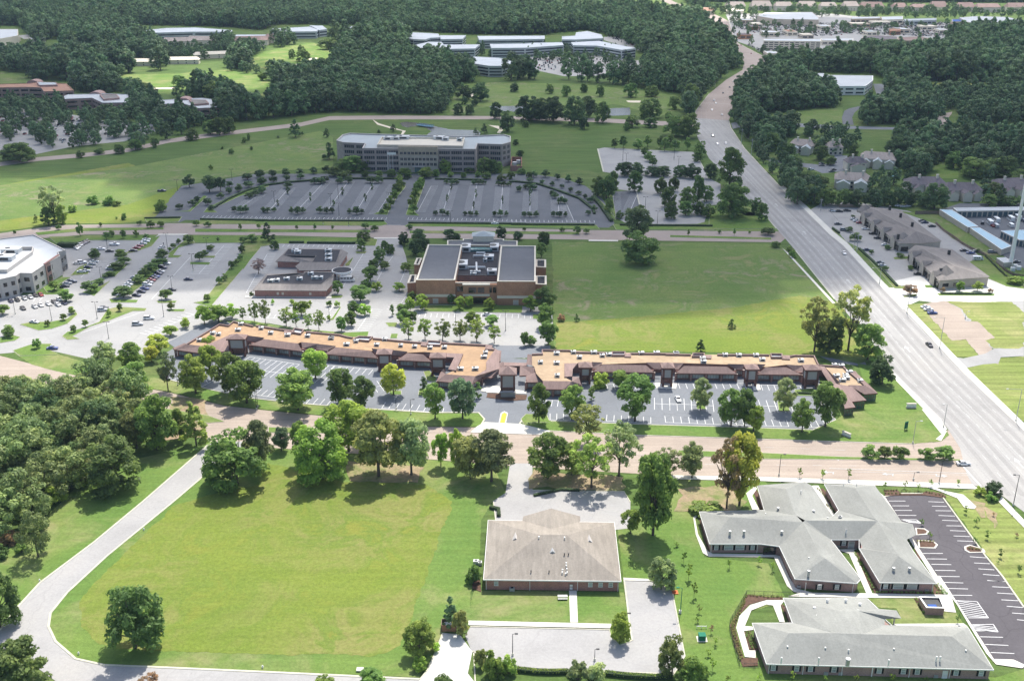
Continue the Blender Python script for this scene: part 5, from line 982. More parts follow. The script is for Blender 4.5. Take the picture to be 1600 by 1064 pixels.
lm = mall("left wing of the brown roofed shopping court, with an orange tan gravel roof and slanting shopfronts",
 "F1 180,283 490,100 575,112 620,80 800,118 1060,148 1300,168 1600,195 F2 190,155 430,168 820,205 1150,215 1480,232 1560,270 1475,455 1375,518 1105,500 1190,462 1255,312 1100,303 985,300 900,295 750,302 600,276 500,268 415,285 85,250 F1 1390,280 1245,262 1215,275 905,235 740,205 600,190 345,300", 'gravel_orange',
 ["F1 180,283t 345,300t 330,368e 75,332e", "F1 180,283t 75,332e 60,318e 170,270t", "F1 345,300t 600,190t 580,335e 520,352e 330,368e", "F1 735,200t 905,222t 850,262e 745,250e", "F1 905,235t 1215,275t 1255,347e 765,288e", "F1 1245,262t 1400,278t 1385,320e 1255,322e", "F1 1390,278t 1570,300t 1480,345e 1385,330e",
  "F2 85,250t 415,288t 470,352e -15,314e", "F2 415,262t 505,270t 478,312e 445,312e", "F2 600,275t 752,292t 690,332e 600,325e", "F2 745,305t 895,318t 970,384e 655,370e", "F2 895,294t 985,300t 972,342e 915,335e", 
  "F2 1100,500t 1375,518t 1345,592e 1020,564e", "F2 1085,450t 1105,500t 1020,564e 1060,470e", "F2 1375,518t 1478,455t 1600,450t 1520,530e 1445,528e 1345,592e", "F3 80,140t 125,150t 118,235e 60,262e", "F3 0,265t 60,262t 140,240t 160,300e 110,330e 40,375e 0,372e", "F2 1475,390t 1560,265t 1590,280t 1600,450t 1478,455t"],
 ["F1 180,283 490,96 572,108 620,70 800,112", "F1 830,108 1060,145 1180,160", "F1 1290,165 1600,192 F2 190,152 240,160", "F2 430,166 530,175 820,202 880,206", "F2 1060,208 1150,212 1480,230", "F2 1480,230 1470,265 1560,268", "F2 1255,312 1190,465"],
 ["F1 1185,150 1270,162 1240,198 1160,185", "F2 300,165 425,170 390,205 250,192", "F2 940,205 1060,212 1050,245 930,240"],
 "F1 305,255 430,190 483,200 663,160 690,105 877,145 965,188 1120,208 1305,215 1525,235 F2 45,178 187,235 465,238 540,188 687,245 815,255 957,265 1090,262 1240,460 1375,460 1470,310 1455,350 275,205",
 [("F1 765,288 1255,347", 4), ("F2 0,314 470,352", 4), ("F2 655,370 970,384", 2), ("F1 75,332 330,368", 2), ("F2 1020,564 1345,592", 3), ("F1 330,368 520,352", 2), ("F1 1255,330 1480,345", 2), ("F2 1345,592 1445,528", 1)],
 ["F2 1105,303 1255,312 1190,462 1125,455 1180,345 1100,340", "F1 1090,143 1180,155 1160,185 1085,178", "F2 875,200 940,205 930,240 870,235", "F2 1480,228 1535,232 1525,268 1475,265", "F2 1490,380 1550,385 1545,400 1485,398"])
tower(lm, 'F1', 585, 735, 185, 232, 400, (590, 250, 700, 320)); tower(lm, 'F2', 480, 598, 262, 312, 482, (485, 335, 560, 400)); tower(lm, 'F2', 970, 1095, 298, 345, 525, (975, 370, 1070, 435))
rm = mall("right wing of the brown roofed shopping court, with a stepped glazed end by the highway",
 "F3 380,175 468,172 468,138 690,145 975,163 1600,172 F4 180,155 740,158 1060,162 1092,228 1270,240 1300,275 1350,275 1425,378 1300,378 1240,368 1135,242 1090,236 975,232 860,228 715,245 630,225 560,225 440,226 130,216 50,216 F3 1455,248 1330,250 965,262 880,245 760,252 650,258 650,370 715,402 470,402 405,330 400,285 380,270", 'gravel_tan',
 ["F3 380,180t 380,272t 335,262e 345,178e", "F3 280,272t 400,288t 412,332t 400,352e 275,358e", "F3 405,330t 470,400t 470,410e 330,412e 330,360e", "F3 470,400t 715,402t 790,432e 640,472e 470,468e", "F3 715,365t 770,368t 790,432e 715,405t",
  "F3 880,242t 970,246t 925,300e 875,290e", "F3 965,264t 1330,270t 1400,330e 885,324e", "F3 1330,246t 1455,250t 1455,302e 1395,300e", "F4 50,214t 130,215t 92,262e 50,258e", "F4 130,236t 440,242t 510,294e 75,288e", "F4 440,222t 560,224t 550,264e 500,262e",
  "F4 630,222t 715,225t 685,262e 655,262e", "F4 712,247t 862,245t 975,300e 655,296e", "F4 860,226t 985,234t 978,285e 920,272e", "F4 1090,234t 1135,240t 1240,350t 1255,400e 1165,352e", "F4 1300,372t 1425,376t 1515,430e 1420,438e", "F4 1300,272t 1350,272t 1515,430e 1425,376t", "F4 1240,368t 1330,384t 1435,480e 1330,492e", "F4 1160,348t 1240,368t 1330,492e 1355,530e 1280,540e 1250,430t"],
 ["F3 380,175 466,172 466,140 690,143 750,158", "F3 750,158 975,162 1040,168", "F3 1200,168 1600,172", "F4 0,150 180,153", "F4 370,153 740,155", "F4 890,165 925,158 1060,162 1092,228 1270,238 1300,272 1352,274 1425,376"],
 ["F3 1045,172 1155,172 1150,198 1050,198", "F4 195,158 275,158 275,178 190,178", "F4 750,160 830,162 830,185 755,185"],
 "F3 585,180 450,255 585,260 590,365 725,170 775,212 895,172 965,198 1020,190 1290,178 1418,175 1580,178 F4 75,155 265,190 270,213 425,165 522,168 645,168 690,198 965,205 1205,238 1255,243 1220,315 1285,312 1262,345 1312,288 1388,350 1290,330",
 [("F3 885,324 1400,330", 5), ("F4 75,288 510,294", 4), ("F4 655,296 975,300", 3), ("F3 470,468 640,472", 2), ("F3 640,472 790,432", 1), ("F3 330,412 470,410", 1), ("F4 500,262 560,264", 1)],
 ["F3 650,255 760,252 720,300 715,362 650,366", "F3 1158,170 1208,172 1205,200 1150,198", "F4 278,158 330,160 325,182 275,178", "F4 833,160 890,165 890,188 830,185"])
tower(rm, 'F3', 778, 868, 240, 285, 430, (780, 305, 860, 355)); tower(rm, 'F3', 1462, 1548, 245, 290, 455, (1470, 312, 1540, 375)); tower(rm, 'F4', 572, 648, 222, 258, 385, (580, 275, 645, 335)); tower(rm, 'F4', 990, 1085, 225, 262, 400, (1000, 280, 1080, 335))
for q in ("F4 1420,440 1512,432", "F4 1330,494 1432,482", "F4 1285,542 1350,532"):
    p = P3(q, ZV-.1); a, b_ = Vector(p[0][:2]), Vector(p[1][:2]); u = (b_-a).normalized(); nn = Vector((-u.y, u.x)); nn = nn if nn.y > 0 else -nn; c = (a+b_)/2+nn*.6; ln = (b_-a).length
    gl = MB().box((c.x, c.y, 0), (ln*.94, .2, ZV), math.atan2(u.y, u.x)).build('glazed_wall', 'glass_green', rm); fr = MB()
    for k in range(6): qq = a.lerp(b_, .03+.94*k/5)+nn*.45; fr.box((qq.x, qq.y, 0), (.14, .14, ZV))
    fr.box((c.x-nn.x*.15, c.y-nn.y*.15, 1.6), (ln*.94, .1, .1), math.atan2(u.y, u.x)); fr.build('mullion', 'brown_metal', gl, rel=rm.location)
ct = root_at('entrance_tower', [g(*px('F3', 180, 520))], "tall square sign tower with a hipped brown roof at the court's centre entrance", 'tower')
tower(ct, 'F3', 118, 240, 275, 345, 530, (125, 350, 232, 455), depth=5.5, name='tower')
X0, Y0, _ = g(*px('F3', 180, 528)); MB().box((X0, Y0-.6, 0), (5.6, 1.2, 2.1)).box((X0, Y0-.6, 2.1), (6.2, 1.8, .18)).build('base_planter', 'sign_panel', ct)
for s, lab in (("F3 145,245 335,250 335,275 150,275", "low brown link roof joining the two wings of the court"),):
    q = P3(s, 3.4); r_ = root_at('link_canopy', q, lab, 'canopy'); MB().prism([p[:2] for p in q], 3.0, 3.4).build('roof', 'roof_brown', r_); MB().prism(inset(q, 1.2), 0, 3.0).build('wall', 'brick_dark', r_)
# ================================================================ middle and far buildings
def pts(s, z): return [g(*p[:2], z) for p in L(s)]
def vis_edges(P):   # edges that face the camera
    a = sum(P[i][0]*P[(i+1) % len(P)][1]-P[(i+1) % len(P)][0]*P[i][1] for i in range(len(P)))
    if a < 0: P = P[::-1]
    out = []
    for i in range(len(P)):
        p, q = Vector(P[i][:2]), Vector(P[(i+1) % len(P)][:2]); d = q-p
        if d.length < .5: continue
        n_ = Vector((d.y, -d.x)).normalized()
        if n_.dot(-((p+q)/2)) > 0: out.append((p, q, n_, d.length))
    return out
def bands(root, P, z, floors, frac=.42, m='glass_dark', base=0.6, name='window_band', minlen=5.0, seglen=None, top=1.0):
    fh = (z-base-top)/floors
    for p, q, n_, ln in vis_edges(P):
        if ln < minlen: continue
        u = (q-p)/ln; rz = math.atan2(u.y, u.x); k = 1 if not seglen else max(1, int(ln/seglen))
        for f_ in range(floors):
            z0 = base+fh*f_+fh*(1-frac)*.5
            for j in range(k):
                w_ = ln/k*(.93 if k == 1 else .74); c = p+u*(ln*(j+.5)/k)+n_*.05
                MB().box((c.x, c.y, z0), (w_, .16, fh*frac), rz).build(name, m, root)
# ---- four storey office behind the oval lot
z = 17.2; P = pts("G4 78,147 125,103 180,90 415,98 1085,115 1385,100 1440,115 1440,160 1370,178 1180,172 1165,215 280,208 300,170 130,162", z)
of = root_at('office_building', P, "four storey pinkish office block with a pale flat roof behind the oval parking lot"); flat(of, P, z, 'brick_pinkgrey', 'roof_bluegrey', 1.0, .8, 'stucco_grey')
def office_front(a, b, groups, zs, m='glass_dark'):
    a, b = Vector(a[:2]), Vector(b[:2])
    for t0, t1 in groups:
        for z0, z1 in zs:
            c0, c1 = a.lerp(b, t0), a.lerp(b, t1); u = (c1-c0).normalized(); nn = Vector((u.y, -u.x)); c = (c0+c1)/2+nn*.06; w_ = (c1-c0).length; rz = math.atan2(u.y, u.x)
            wo = MB().box((c.x, c.y, z0), (w_, .2, z1-z0), rz).build('window', m, of); fr = MB(); n_ = max(2, int(w_/1.4))
            for k in range(n_+1): q_ = c+u*(w_*(k/n_-.5))+nn*.12; fr.box((q_.x, q_.y, z0), (.22, .08, z1-z0), rz)
            fr.build('mullion', 'brick_pinkgrey', wo, rel=of.location)
zs4 = [(1.2, 3.2), (5.2, 7.4), (9.2, 11.4), (13.2, 15.4)]; A0, A1 = g(*px('G4', 280, 208), z), g(*px('G4', 1165, 215), z); tt = lambda x: (x-280)/(1165-280)
office_front(A0, A1, [(tt(x0), tt(x1)) for x0, x1 in ((292, 375), (388, 472), (485, 560), (880, 965), (975, 1058), (1070, 1155))], zs4)
B0, B1 = Vector(A0[:2]).lerp(Vector(A1[:2]), tt(565)), Vector(A0[:2]).lerp(Vector(A1[:2]), tt(872)); u_ = (B1-B0).normalized(); nn_ = Vector((u_.y, -u_.x))
cb = [(B0+nn_*.0)[:], (B1)[:], (B1+nn_*1.6)[:], (B0+nn_*1.6)[:]]; MB().prism(cb, 0, 12.9).build('centre_wall', 'brick_beige', of); MB().prism([(B0+nn_*0)[:], (B1)[:], (B1+nn_*1.9)[:], (B0+nn_*1.9)[:]], 12.9, 19.0).build('centre_attic', 'brick_tan', of)
B0n, B1n = B0+nn_*1.62, B1+nn_*1.62
office_front(B0n, B1n, [(.04+i*.095, .11+i*.095) for i in range(10)], [(5.0, 7.0), (8.7, 10.6)]); B0m, B1m = B0+nn_*1.92, B1+nn_*1.92; office_front(B0m, B1m, [(.04+i*.095, .11+i*.095) for i in range(10)], [(13.2, 15.0)])
office_front(B0n, B1n, [(.40, .62)], [(0.2, 4.4)], 'glass_teal'); MB().box(((B0n+B1n)/2+nn_*1.2+Vector((0,0)) if False else (((B0n+B1n)/2+nn_*1.2).x, ((B0n+B1n)/2+nn_*1.2).y, 4.3)), (9, 3, .5), math.atan2(u_.y, u_.x)).build('entrance_canopy', 'stucco_grey', of)
office_front(g(*px('G4', 130, 162), z), g(*px('G4', 300, 170), z), [(.05, .5), (.6, .95)], zs4[1:]); office_front(g(*px('G4', 1180, 172), z), g(*px('G4', 1370, 178), z), [(.05, .47), (.53, .95)], zs4[1:]); office_front(g(*px('G4', 1370, 178), z), g(*px('G4', 1440, 160), z), [(.15, .4), (.6, .85)], zs4[1:])
P2 = pts("G4 430,120 1080,125 1065,190 395,180", z+1.6); flat(of, P2, z+1.6, 'brick_beige', 'cream', 1.2, .6, 'cream', z0=z-1, wallname='penthouse_wall', roofname='penthouse_roof')
for x, y, s in ((600, 135, 9), (880, 137, 8), (545, 140, 5), (930, 145, 5), (480, 140, 6), (1040, 150, 4)): unit(of, *px('G4', x, y), z+.6, (s, 4, 2.0))
# brick yard at its right
P = pts("G4 1450,275 1525,280 1525,350 1440,345", 4); r_ = root_at('service_yard', P, "brick walled service yard with white machines at the office's right end", 'enclosure'); b = MB(); b.strip([p[:2] for p in P], .5, 0, 4, closed=True); b.build('wall', 'brick_red', r_)
for x, y in ((1470, 345), (1500, 330)): X, Y, _ = g(*px('G4', x, y)); MB().box((X, Y, 0.1), (3, 2.5, 2.6)).build('machine', 'unit_white', r_)
# ---- brick hall
z = 12.0; P = pts("G7 300,135 628,140 560,475 185,475", z); bh = root_at('brick_hall', P, "large orange brick hall with twin dark flat roofs and a cupola, beside the green meadow")
flat(bh, P, z, 'brick_orange', 'roof_blue', .7, .7, 'cream'); PL = P; P = pts("G7 1000,148 1335,148 1335,490 965,488", z); flat(bh, P, z, 'brick_orange', 'roof_blue', .7, .7, 'cream'); PR = P
Pc = pts("G7 630,150 998,152 963,432 566,430", 9.0); flat(bh, Pc, 9.0, 'brick_dark', 'roof_black', .6, .4, 'dark_metal')
P = pts("G7 485,95 635,95 635,80 1030,82 1030,95 1160,100 1160,146 485,140", 10.5); flat(bh, P, 10.5, 'brick_orange', 'roof_blue', .6, .6, 'cream')
fl, fr_ = PL[2], PR[3]; c0 = (PL[2][0], PL[2][1]+1.6); c1 = (PR[3][0], PR[3][1]+1.6); MB().prism([c0, c1, (c1[0], c1[1]+3), (c0[0], c0[1]+3)], 0, 9.6).build('centre_wall', 'brick_orange', bh)
b = MB(); b.box(((c0[0]+c1[0])/2, c0[1]+.3, 9.6), (c1[0]-c0[0], .8, .5)); b.build('centre_coping', 'cream', bh)
facade(bh, c0, c1, 5.6, 8.2, [(.03, .12), (.13, .2), (.23, .3), (.70, .77), (.80, .87), (.90, .97)], 'glass_black', depth=.15); 
cx_ = (c0[0]+c1[0])/2; MB().box((cx_, c0[1]-.9, 0), (12.5, 2.0, 9.3)).build('porch_wall', 'brick_orange', bh); MB().box((cx_, c0[1]-.9, 9.3), (13, 2.4, .5)).build('porch_coping', 'cream', bh); MB().box((cx_, c0[1]-1.0, 3.9), (12.7, 2.1, 1.0)).build('porch_band', 'cream', bh)
facade(bh, (cx_-6, c0[1]-1.9), (cx_+6, c0[1]-1.9), 5.6, 8.2, [(.2, .5), (.56, .82)], 'glass_black', depth=.15); facade(bh, (cx_-6, c0[1]-1.9), (cx_+6, c0[1]-1.9), .3, 3.2, [(.3, .9)], 'glass_black', depth=.15, name='door')
for A_, B2_ in ((PL[3], PL[2]), (PR[3], PR[2])):
    b = MB(); a, b_ = Vector(A_[:2]), Vector(B2_[:2]); b.box(((a.x+b_.x)/2, (a.y+b_.y)/2, 3.4), ((b_-a).length+.15, .25, 1.3), math.atan2((b_-a).y, (b_-a).x)); b.build('stone_band', 'cream', bh)
    facade(bh, A_, B2_, .2, 2.6, [(.42, .55)], 'stucco_grey', name='door', frame='cream', fw=.2); facade(bh, A_, B2_, .2, 2.6, [(.86, .92)], 'stucco_grey', name='door', frame='cream', fw=.2)
for s, zz in (("G7 190,265 245,265 215,330 165,325", 8), ("G7 130,425 190,425 180,500 100,505", 6), ("G7 1335,278 1435,280 1435,355 1335,350", 9), ("G7 1335,435 1440,435 1440,520 1335,515", 9)):
    P = pts(s, zz); flat(bh, P, zz, 'brick_orange', 'roof_black', .8, .9, 'cream', wallname='stair_block_wall', roofname='stair_block_roof')
for x, y, sx, sy, h in ((668, 190, 4.6, 7, 2.6), (940, 185, 4.4, 7, 2.4), (632, 350, 5, 8, 2.4), (885, 280, 5, 4, 2.2), (915, 415, 4.6, 4, 2), (755, 405, 5, 1.4, .8), (735, 425, 3, 1.4, .8), (850, 300, 2, 2, 1.5)): unit(bh, *px('G7', x, y), 8.4, (sx, sy, h))
for x0, y0, x1, y1 in ((735, 243, 885, 243), (765, 216, 850, 216), (685, 353, 850, 353), (765, 310, 768, 395)):
    a, b_ = g(*px('G7', x0, y0), 9.5), g(*px('G7', x1, y1), 9.5); MB().cone(a, b_, .5, .5, 8).cone((a[0], a[1], 8.4), a, .2, .2, 6).cone((b_[0], b_[1], 8.4), b_, .2, .2, 6).build('duct', 'unit_white', bh)
Pk = pts("G7 700,150 920,150 920,185 700,185", 9.6); MB().prism([p[:2] for p in Pk], 8.4, 9.6).build('skylight', 'glass_teal', bh)
X, Y, _ = g(*px('G7', 832, 110), 10); MB().box((X, Y+3.5, 9.8), (11, 7, 3.2)).build('cupola_wall', 'cream', bh); b = MB(); q = [(X-6.2, Y-.6), (X+6.2, Y-.6), (X+6.2, Y+7.6), (X-6.2, Y+7.6)]
for i in range(4): b.add([(*q[i], 13.0), (*q[(i+1) % 4], 13.0), (X+(1.5 if i in (0, 1) and False else 0), Y+3.5, 15.0)], [(0, 1, 2)])
b.build('cupola_roof', 'roof_bluegrey', bh)
# ---- one storey brick offices with dark wells in the roof
for nm, lab, eave, well, ridgez in (("one_storey_office", "front one storey brick office with a tan sloped roof round a black roof well", "G6 90,580 220,425 540,440 590,400 880,400 860,520 800,585", "G6 180,510 230,435 560,442 600,405 872,408 860,440 750,518", 4.6),
      ("one_storey_office", "rear one storey brick office with an L shaped black roof well", "G6 310,302 440,175 950,185 1010,220 905,385 540,390 500,350 550,308", "G6 390,238 430,183 935,190 895,305 665,305 700,245", 4.6)):
    ev = pts(eave, 3.4); wp = pts(well, ridgez); r_ = root_at(nm, ev, lab); b = MB(); ew = inset(ev, .8); MB().prism(ew, 0, 3.3).build('wall', 'brick_red', r_)
    hull = pts(eave, 3.4); MB().prism([p[:2] for p in hull], 3.3, 3.6).build('roof_edge', 'roof_taupe', r_)
    # sloped ring: eave -> well rim
    m_ = [min(wp, key=lambda w_: (w_[0]-p[0])**2+(w_[1]-p[1])**2) for p in ev]; n_ = len(ev)
    for i in range(n_):
        j = (i+1) % n_; vs = [(*ev[i][:2], 3.6), (*ev[j][:2], 3.6), (*m_[j][:2], ridgez)]
        if m_[i] != m_[j]: vs.append((*m_[i][:2], ridgez))
        b.poly(vs)
    b.build('roof', 'roof_taupe', r_); wi = [p[:2] for p in wp]; MB().prism(wi, 3.5, ridgez-.02).build('roof_well', 'roof_black', r_); b = MB(); b.strip(wi, .35, ridgez-.3, ridgez+.15, closed=True); b.build('roof_rim', 'roof_taupe', r_)
    us = ((265, 495), (325, 490), (420, 475), (545, 475), (685, 465), (742, 465), (650, 425)) if lab.startswith('front') else ((500, 205), (525, 220), (820, 205), (822, 250), (822, 290))
    for x, y in us: unit(r_, *px('G6', x, y), ridgez, (3.4, 2.6, 1.4) if not lab.startswith('front') else (2.6, 2.2, 1.2))
    if lab.startswith('front'):
        facade(r_, ew[0], ew[-1], 1.1, 2.4, [(.2, .23), (.59, .62), (.66, .69)], 'cream', depth=.1)
        X, Y, _ = g(*px('G6', 355, 625)); MB().box((X, Y+1, 2.6), (5, 3, .3)).box((X-2, Y, 0), (.5, .5, 2.6)).box((X+2, Y, 0), (.5, .5, 2.6)).build('porch', 'roof_red', r_)
X, Y, _ = g(*px('G6', 950, 380), 4.5); r_ = thing('round_canopy', (X, Y, 0), "round black topped canopy on white posts beside the white minibus", 'canopy'); MB().cone((X, Y, 3.6), (X, Y, 4.5), 5.2, 5.2, 24).build('rim', 'white_trim', r_); MB().cone((X, Y, 4.45), (X, Y, 4.53), 4.8, 4.8, 24).build('top', 'roof_black', r_)
for a in range(5): th = -2.6+a*.55; MB().cone((X+4.6*math.cos(th), Y+4.6*math.sin(th), 0), (X+4.6*math.cos(th), Y+4.6*math.sin(th), 3.7), .3, .3, 8).build('post', 'white_trim', r_)
# ---- left office with white roof
z = 10.2; P = pts("G5 -260,150 0,112 255,80 440,168 495,197 440,212 455,240 330,312 240,372 150,370 120,392 0,418 -260,450", z); lo_ = root_at('office_building', P, "pale two storey office with a white roof and a sunken plant well, cut by the left edge")
flat(lo_, P, z, 'stucco_grey', 'roof_white', .5, .5, 'stucco_grey'); a, b_ = g(*px('G5', 330, 308), z), g(*px('G5', 440, 236), z); u_ = (Vector(b_)-Vector(a)); nn_ = Vector((u_.y, -u_.x, 0)).normalized()
c = (Vector(a)+Vector(b_))/2+nn_*.3; rzz = math.atan2(u_.y, u_.x); MB().box((c.x, c.y, 0), (u_.length, 1.0, z+.4), rzz).build('brick_bay', 'brick_dark', lo_)
for zz in (1.0, 5.6): facade(lo_, (Vector(a)+nn_*.8)[:], (Vector(b_)+nn_*.8)[:], zz, zz+2.8, [(.1, .3), (.4, .6), (.7, .9)], 'glass_black')
for (x0, y0, x1, y1, k) in ((0, 418, 120, 392, 2), (150, 370, 240, 372, 1), (240, 372, 330, 312, 2), (-120, 440, 0, 418, 2), (455, 240, 495, 197, 2), (120, 392, 150, 370, 1)):
    for zz in (1.0, 5.8): facade(lo_, g(*px('G5', x0, y0), z), g(*px('G5', x1, y1), z), zz, zz+2.0, grid(k, .45), 'glass_black')
P = pts("G5 -60,300 70,175 250,172 240,210 50,345 -60,345", z+1.4); b = MB(); b.strip([p[:2] for p in P], .5, z-.5, z+1.4, closed=True); b.build('plant_screen', 'stucco_grey', lo_)
for x, y in ((90, 215), (40, 270)): unit(lo_, *px('G5', x, y), z-.4, (9, 5, 2.2))
# ---- retail strip
def strip_building(lab, eave, ridge, ze, zr_, front, nwin, endw):
    ev = pts(eave, ze); rg = pts(ridge, zr_); r_ = root_at('retail_strip', ev, lab); m_ = [min(rg, key=lambda w_: (w_[0]-p[0])**2+(w_[1]-p[1])**2) for p in ev]; b = MB(); n_ = len(ev)
    for i in range(n_):
        j = (i+1) % n_; vs = [ev[i], ev[j], m_[j]]
        if m_[i] != m_[j]: vs.append(m_[i])
        b.poly(vs)
    b.build('roof', 'roof_taupe', r_); MB().prism(inset(ev, .6), 0, ze-.05).build('wall', 'brick_beige', r_)
    f0, f1 = pts(front, ze); q0, q1 = Vector(f0[:2]), Vector(f1[:2]); u = (q1-q0).normalized(); nn = Vector((u.y, -u.x)); nn = nn if nn.x < 0 else -nn
    for i in range(nwin):
        c = q0.lerp(q1, (i+.5)/nwin)-nn*.45; MB().box((c.x, c.y, .3), ((q1-q0).length/nwin*.6, .5, 2.9), math.atan2(u.y, u.x)).build('shop_window', 'glass_black', r_)
        if i % 3 == 1:
            p = q0.lerp(q1, (i+.5)/nwin)+nn*.4; w2 = 3.2; b = MB(); back = p-nn*6
            l_, rr = p-u*w2, p+u*w2; b.add([(*l_, ze-.2), (*rr, ze-.2), (*p, ze+2.4), (*back, ze+2.4)], [(1, 3, 2), (0, 2, 3)]); b.build('gable_roof', 'roof_taupe', r_); MB().add([(*l_, 0), (*rr, 0), (*rr, ze-.2), (*p, ze+2.3), (*l_, ze-.2)], [(0, 1, 2, 3, 4)]).build('gable', 'brick_beige', r_)
    return r_, ev
ra, ev = strip_building("upper retail strip building with a hipped taupe roof beside the highway", "G8 230,390 290,335 570,365 915,625 745,640 555,640", "G8 330,350 700,540", 5.0, 8.6, "G8 230,390 555,640", 12, 0)
rb, ev2 = strip_building("lower retail strip building with a hipped taupe roof and a corner turret", "G8 628,705 690,655 1000,690 1315,920 890,950", "G8 760,690 1020,830", 5.0, 8.2, "G8 628,705 890,950", 9, 0)
for r_, x, y, top in ((ra, 280, 375, 318), (ra, 592, 600, 545), (rb, 945, 900, 820)):
    X, Y, _ = g(*px('G8', x, y), 5.5); Hh = zat(px('G8', 0, top)[1], Y+1); b = MB(); w_ = 3.6; MB().box((X, Y+1, 4.4), (w_*1.9, w_*1.9, 1.3), .5).build('turret_wall', 'brick_beige', r_)
    for i in range(4):
        a0, a1 = .5+math.pi/4+i*math.pi/2, .5+math.pi/4+(i+1)*math.pi/2; b.add([(X+w_*1.5*math.cos(a0), Y+1+w_*1.5*math.sin(a0), 5.7), (X+w_*1.5*math.cos(a1), Y+1+w_*1.5*math.sin(a1), 5.7), (X, Y+1, max(9, Hh))], [(0, 1, 2)])
    b.build('turret_roof', 'roof_taupe', r_)
for x, y in ((570, 410), (667, 485), (480, 350), (550, 585)): X, Y, _ = g(*px('G8', x, y), 7.5); MB().box((X, Y, 6), (1.2, 1.2, 3)).build('roof_vent', 'dark_metal', ra)
for x, y in ((973, 720), (905, 870)): X, Y, _ = g(*px('G8', x, y), 7); MB().box((X, Y, 5.5), (1.2, 1.2, 3)).build('roof_vent', 'dark_metal', rb)
a_, b_ = wl_(ev[-1], ev[-2], .6); facade(ra, a_, b_, .3, 2.8, [(.1, .45)], 'glass_black', name='shop_window'); a_, b_ = wl_(ev2[-1], ev2[-2], .6); facade(rb, a_, b_, 1.2, 3.0, [(.08, .2), (.3, .38)], 'glass_black', name='window')
# ---- storage sheds
for i, (s, zz, rm_, lab) in enumerate((("G8 895,357 1000,362 1215,498 1130,505", 3.6, 'roof_skyblue', "upper sky blue roofed storage shed beside the retail strip's lawn"), ("G8 1150,510 1225,508 1490,660 1410,690", 3.6, 'roof_skyblue', "lower sky blue roofed storage shed beside the white tower"),
      ("G8 1010,345 1640,335 1640,362 1040,370", 4.2, 'roof_white', "long white roofed storage row with teal doors behind the parked buses"), ("G8 1405,535 1660,525 1660,615 1560,610", 4.0, 'roof_skyblue', "pale blue roofed storage shed with teal doors at the right edge"))):
    P = pts(s, zz); r_ = root_at('storage_shed', P, lab, 'shed'); flat(r_, P, zz, 'brick_beige', rm_, .15, .3, 'white_trim')
    if i == 2:
        a, b_ = P[3], P[2]; facade(r_, a, b_, .2, 3.2, grid(14, .72), 'garage_teal', name='roller_door')
    if i == 3: facade(r_, P[0], P[3], .2, 3.2, grid(6, .7), 'garage_teal', name='roller_door'); facade(r_, P[3], P[2], .2, 3.2, grid(3, .7), 'garage_teal', name='roller_door')
# ---- red brick offices at left
for i, (s, rmm, lab, pent) in enumerate((("H3 -60,142 205,136 270,128 460,138 512,185 305,192 285,165 200,162 -60,166", 'roof_red', "long red roofed brick office at the left edge of the photo", "H3 255,125 390,128 400,145 270,148"),
      ("H3 445,225 475,212 640,210 700,205 890,213 890,268 712,270 640,236 450,244", 'roof_white', "middle brick office with white roof segments and an arched entrance", "H3 690,212 810,210 830,235 720,245"), ("H3 1072,254 1255,243 1400,237 1500,248 1530,275 1530,300 1382,308 1262,272 1122,280", 'roof_white', "right brick office with white roof segments and an arched entrance", "H3 1310,248 1430,250 1450,272 1350,280"))):
    zz = 10.5; P = pts(s, zz); r_ = root_at('brick_office', P, lab); flat(r_, P, zz, 'brick_rose', rmm, .4, .8, 'roof_white' if i else 'roof_red'); bands(r_, P, zz, 2, .38, 'glass_black', minlen=8, seglen=9)
    Q = pts(pent, zz+1.5); flat(r_, Q, zz+1.5, 'brick_rose', 'roof_taupe' if i else 'roof_bluegrey', .3, .8, None, z0=zz-1, wallname='penthouse_wall', roofname='penthouse_roof')
    ex, ey = ((235, 190), (668, 275), (1278, 320))[i]; X, Y, _ = g(*px('H3', ex, ey), 1); b = MB(); n_ = 10
    pr = [(-7, 0), (7, 0), (7, 8)]+[(7*math.cos(t), 8+4.5*math.sin(t)) for t in [math.pi*k/n_ for k in range(1, n_)]]+[(-7, 8)]
    for k in range(len(pr)): q0, q1 = pr[k], pr[(k+1) % len(pr)]; b.add([(X+q0[0], Y, q0[1]), (X+q1[0], Y, q1[1]), (X+q1[0], Y+12, q1[1]), (X+q0[0], Y+12, q0[1])], [(0, 1, 2, 3)])
    b.add([(X+q[0], Y, q[1]) for q in pr], [tuple(range(len(pr)))]); b.build('arched_portal', 'brick_rose', r_); MB().box((X, Y-.1, .2), (6, .3, 8)).build('portal_window', 'glass_black', r_)
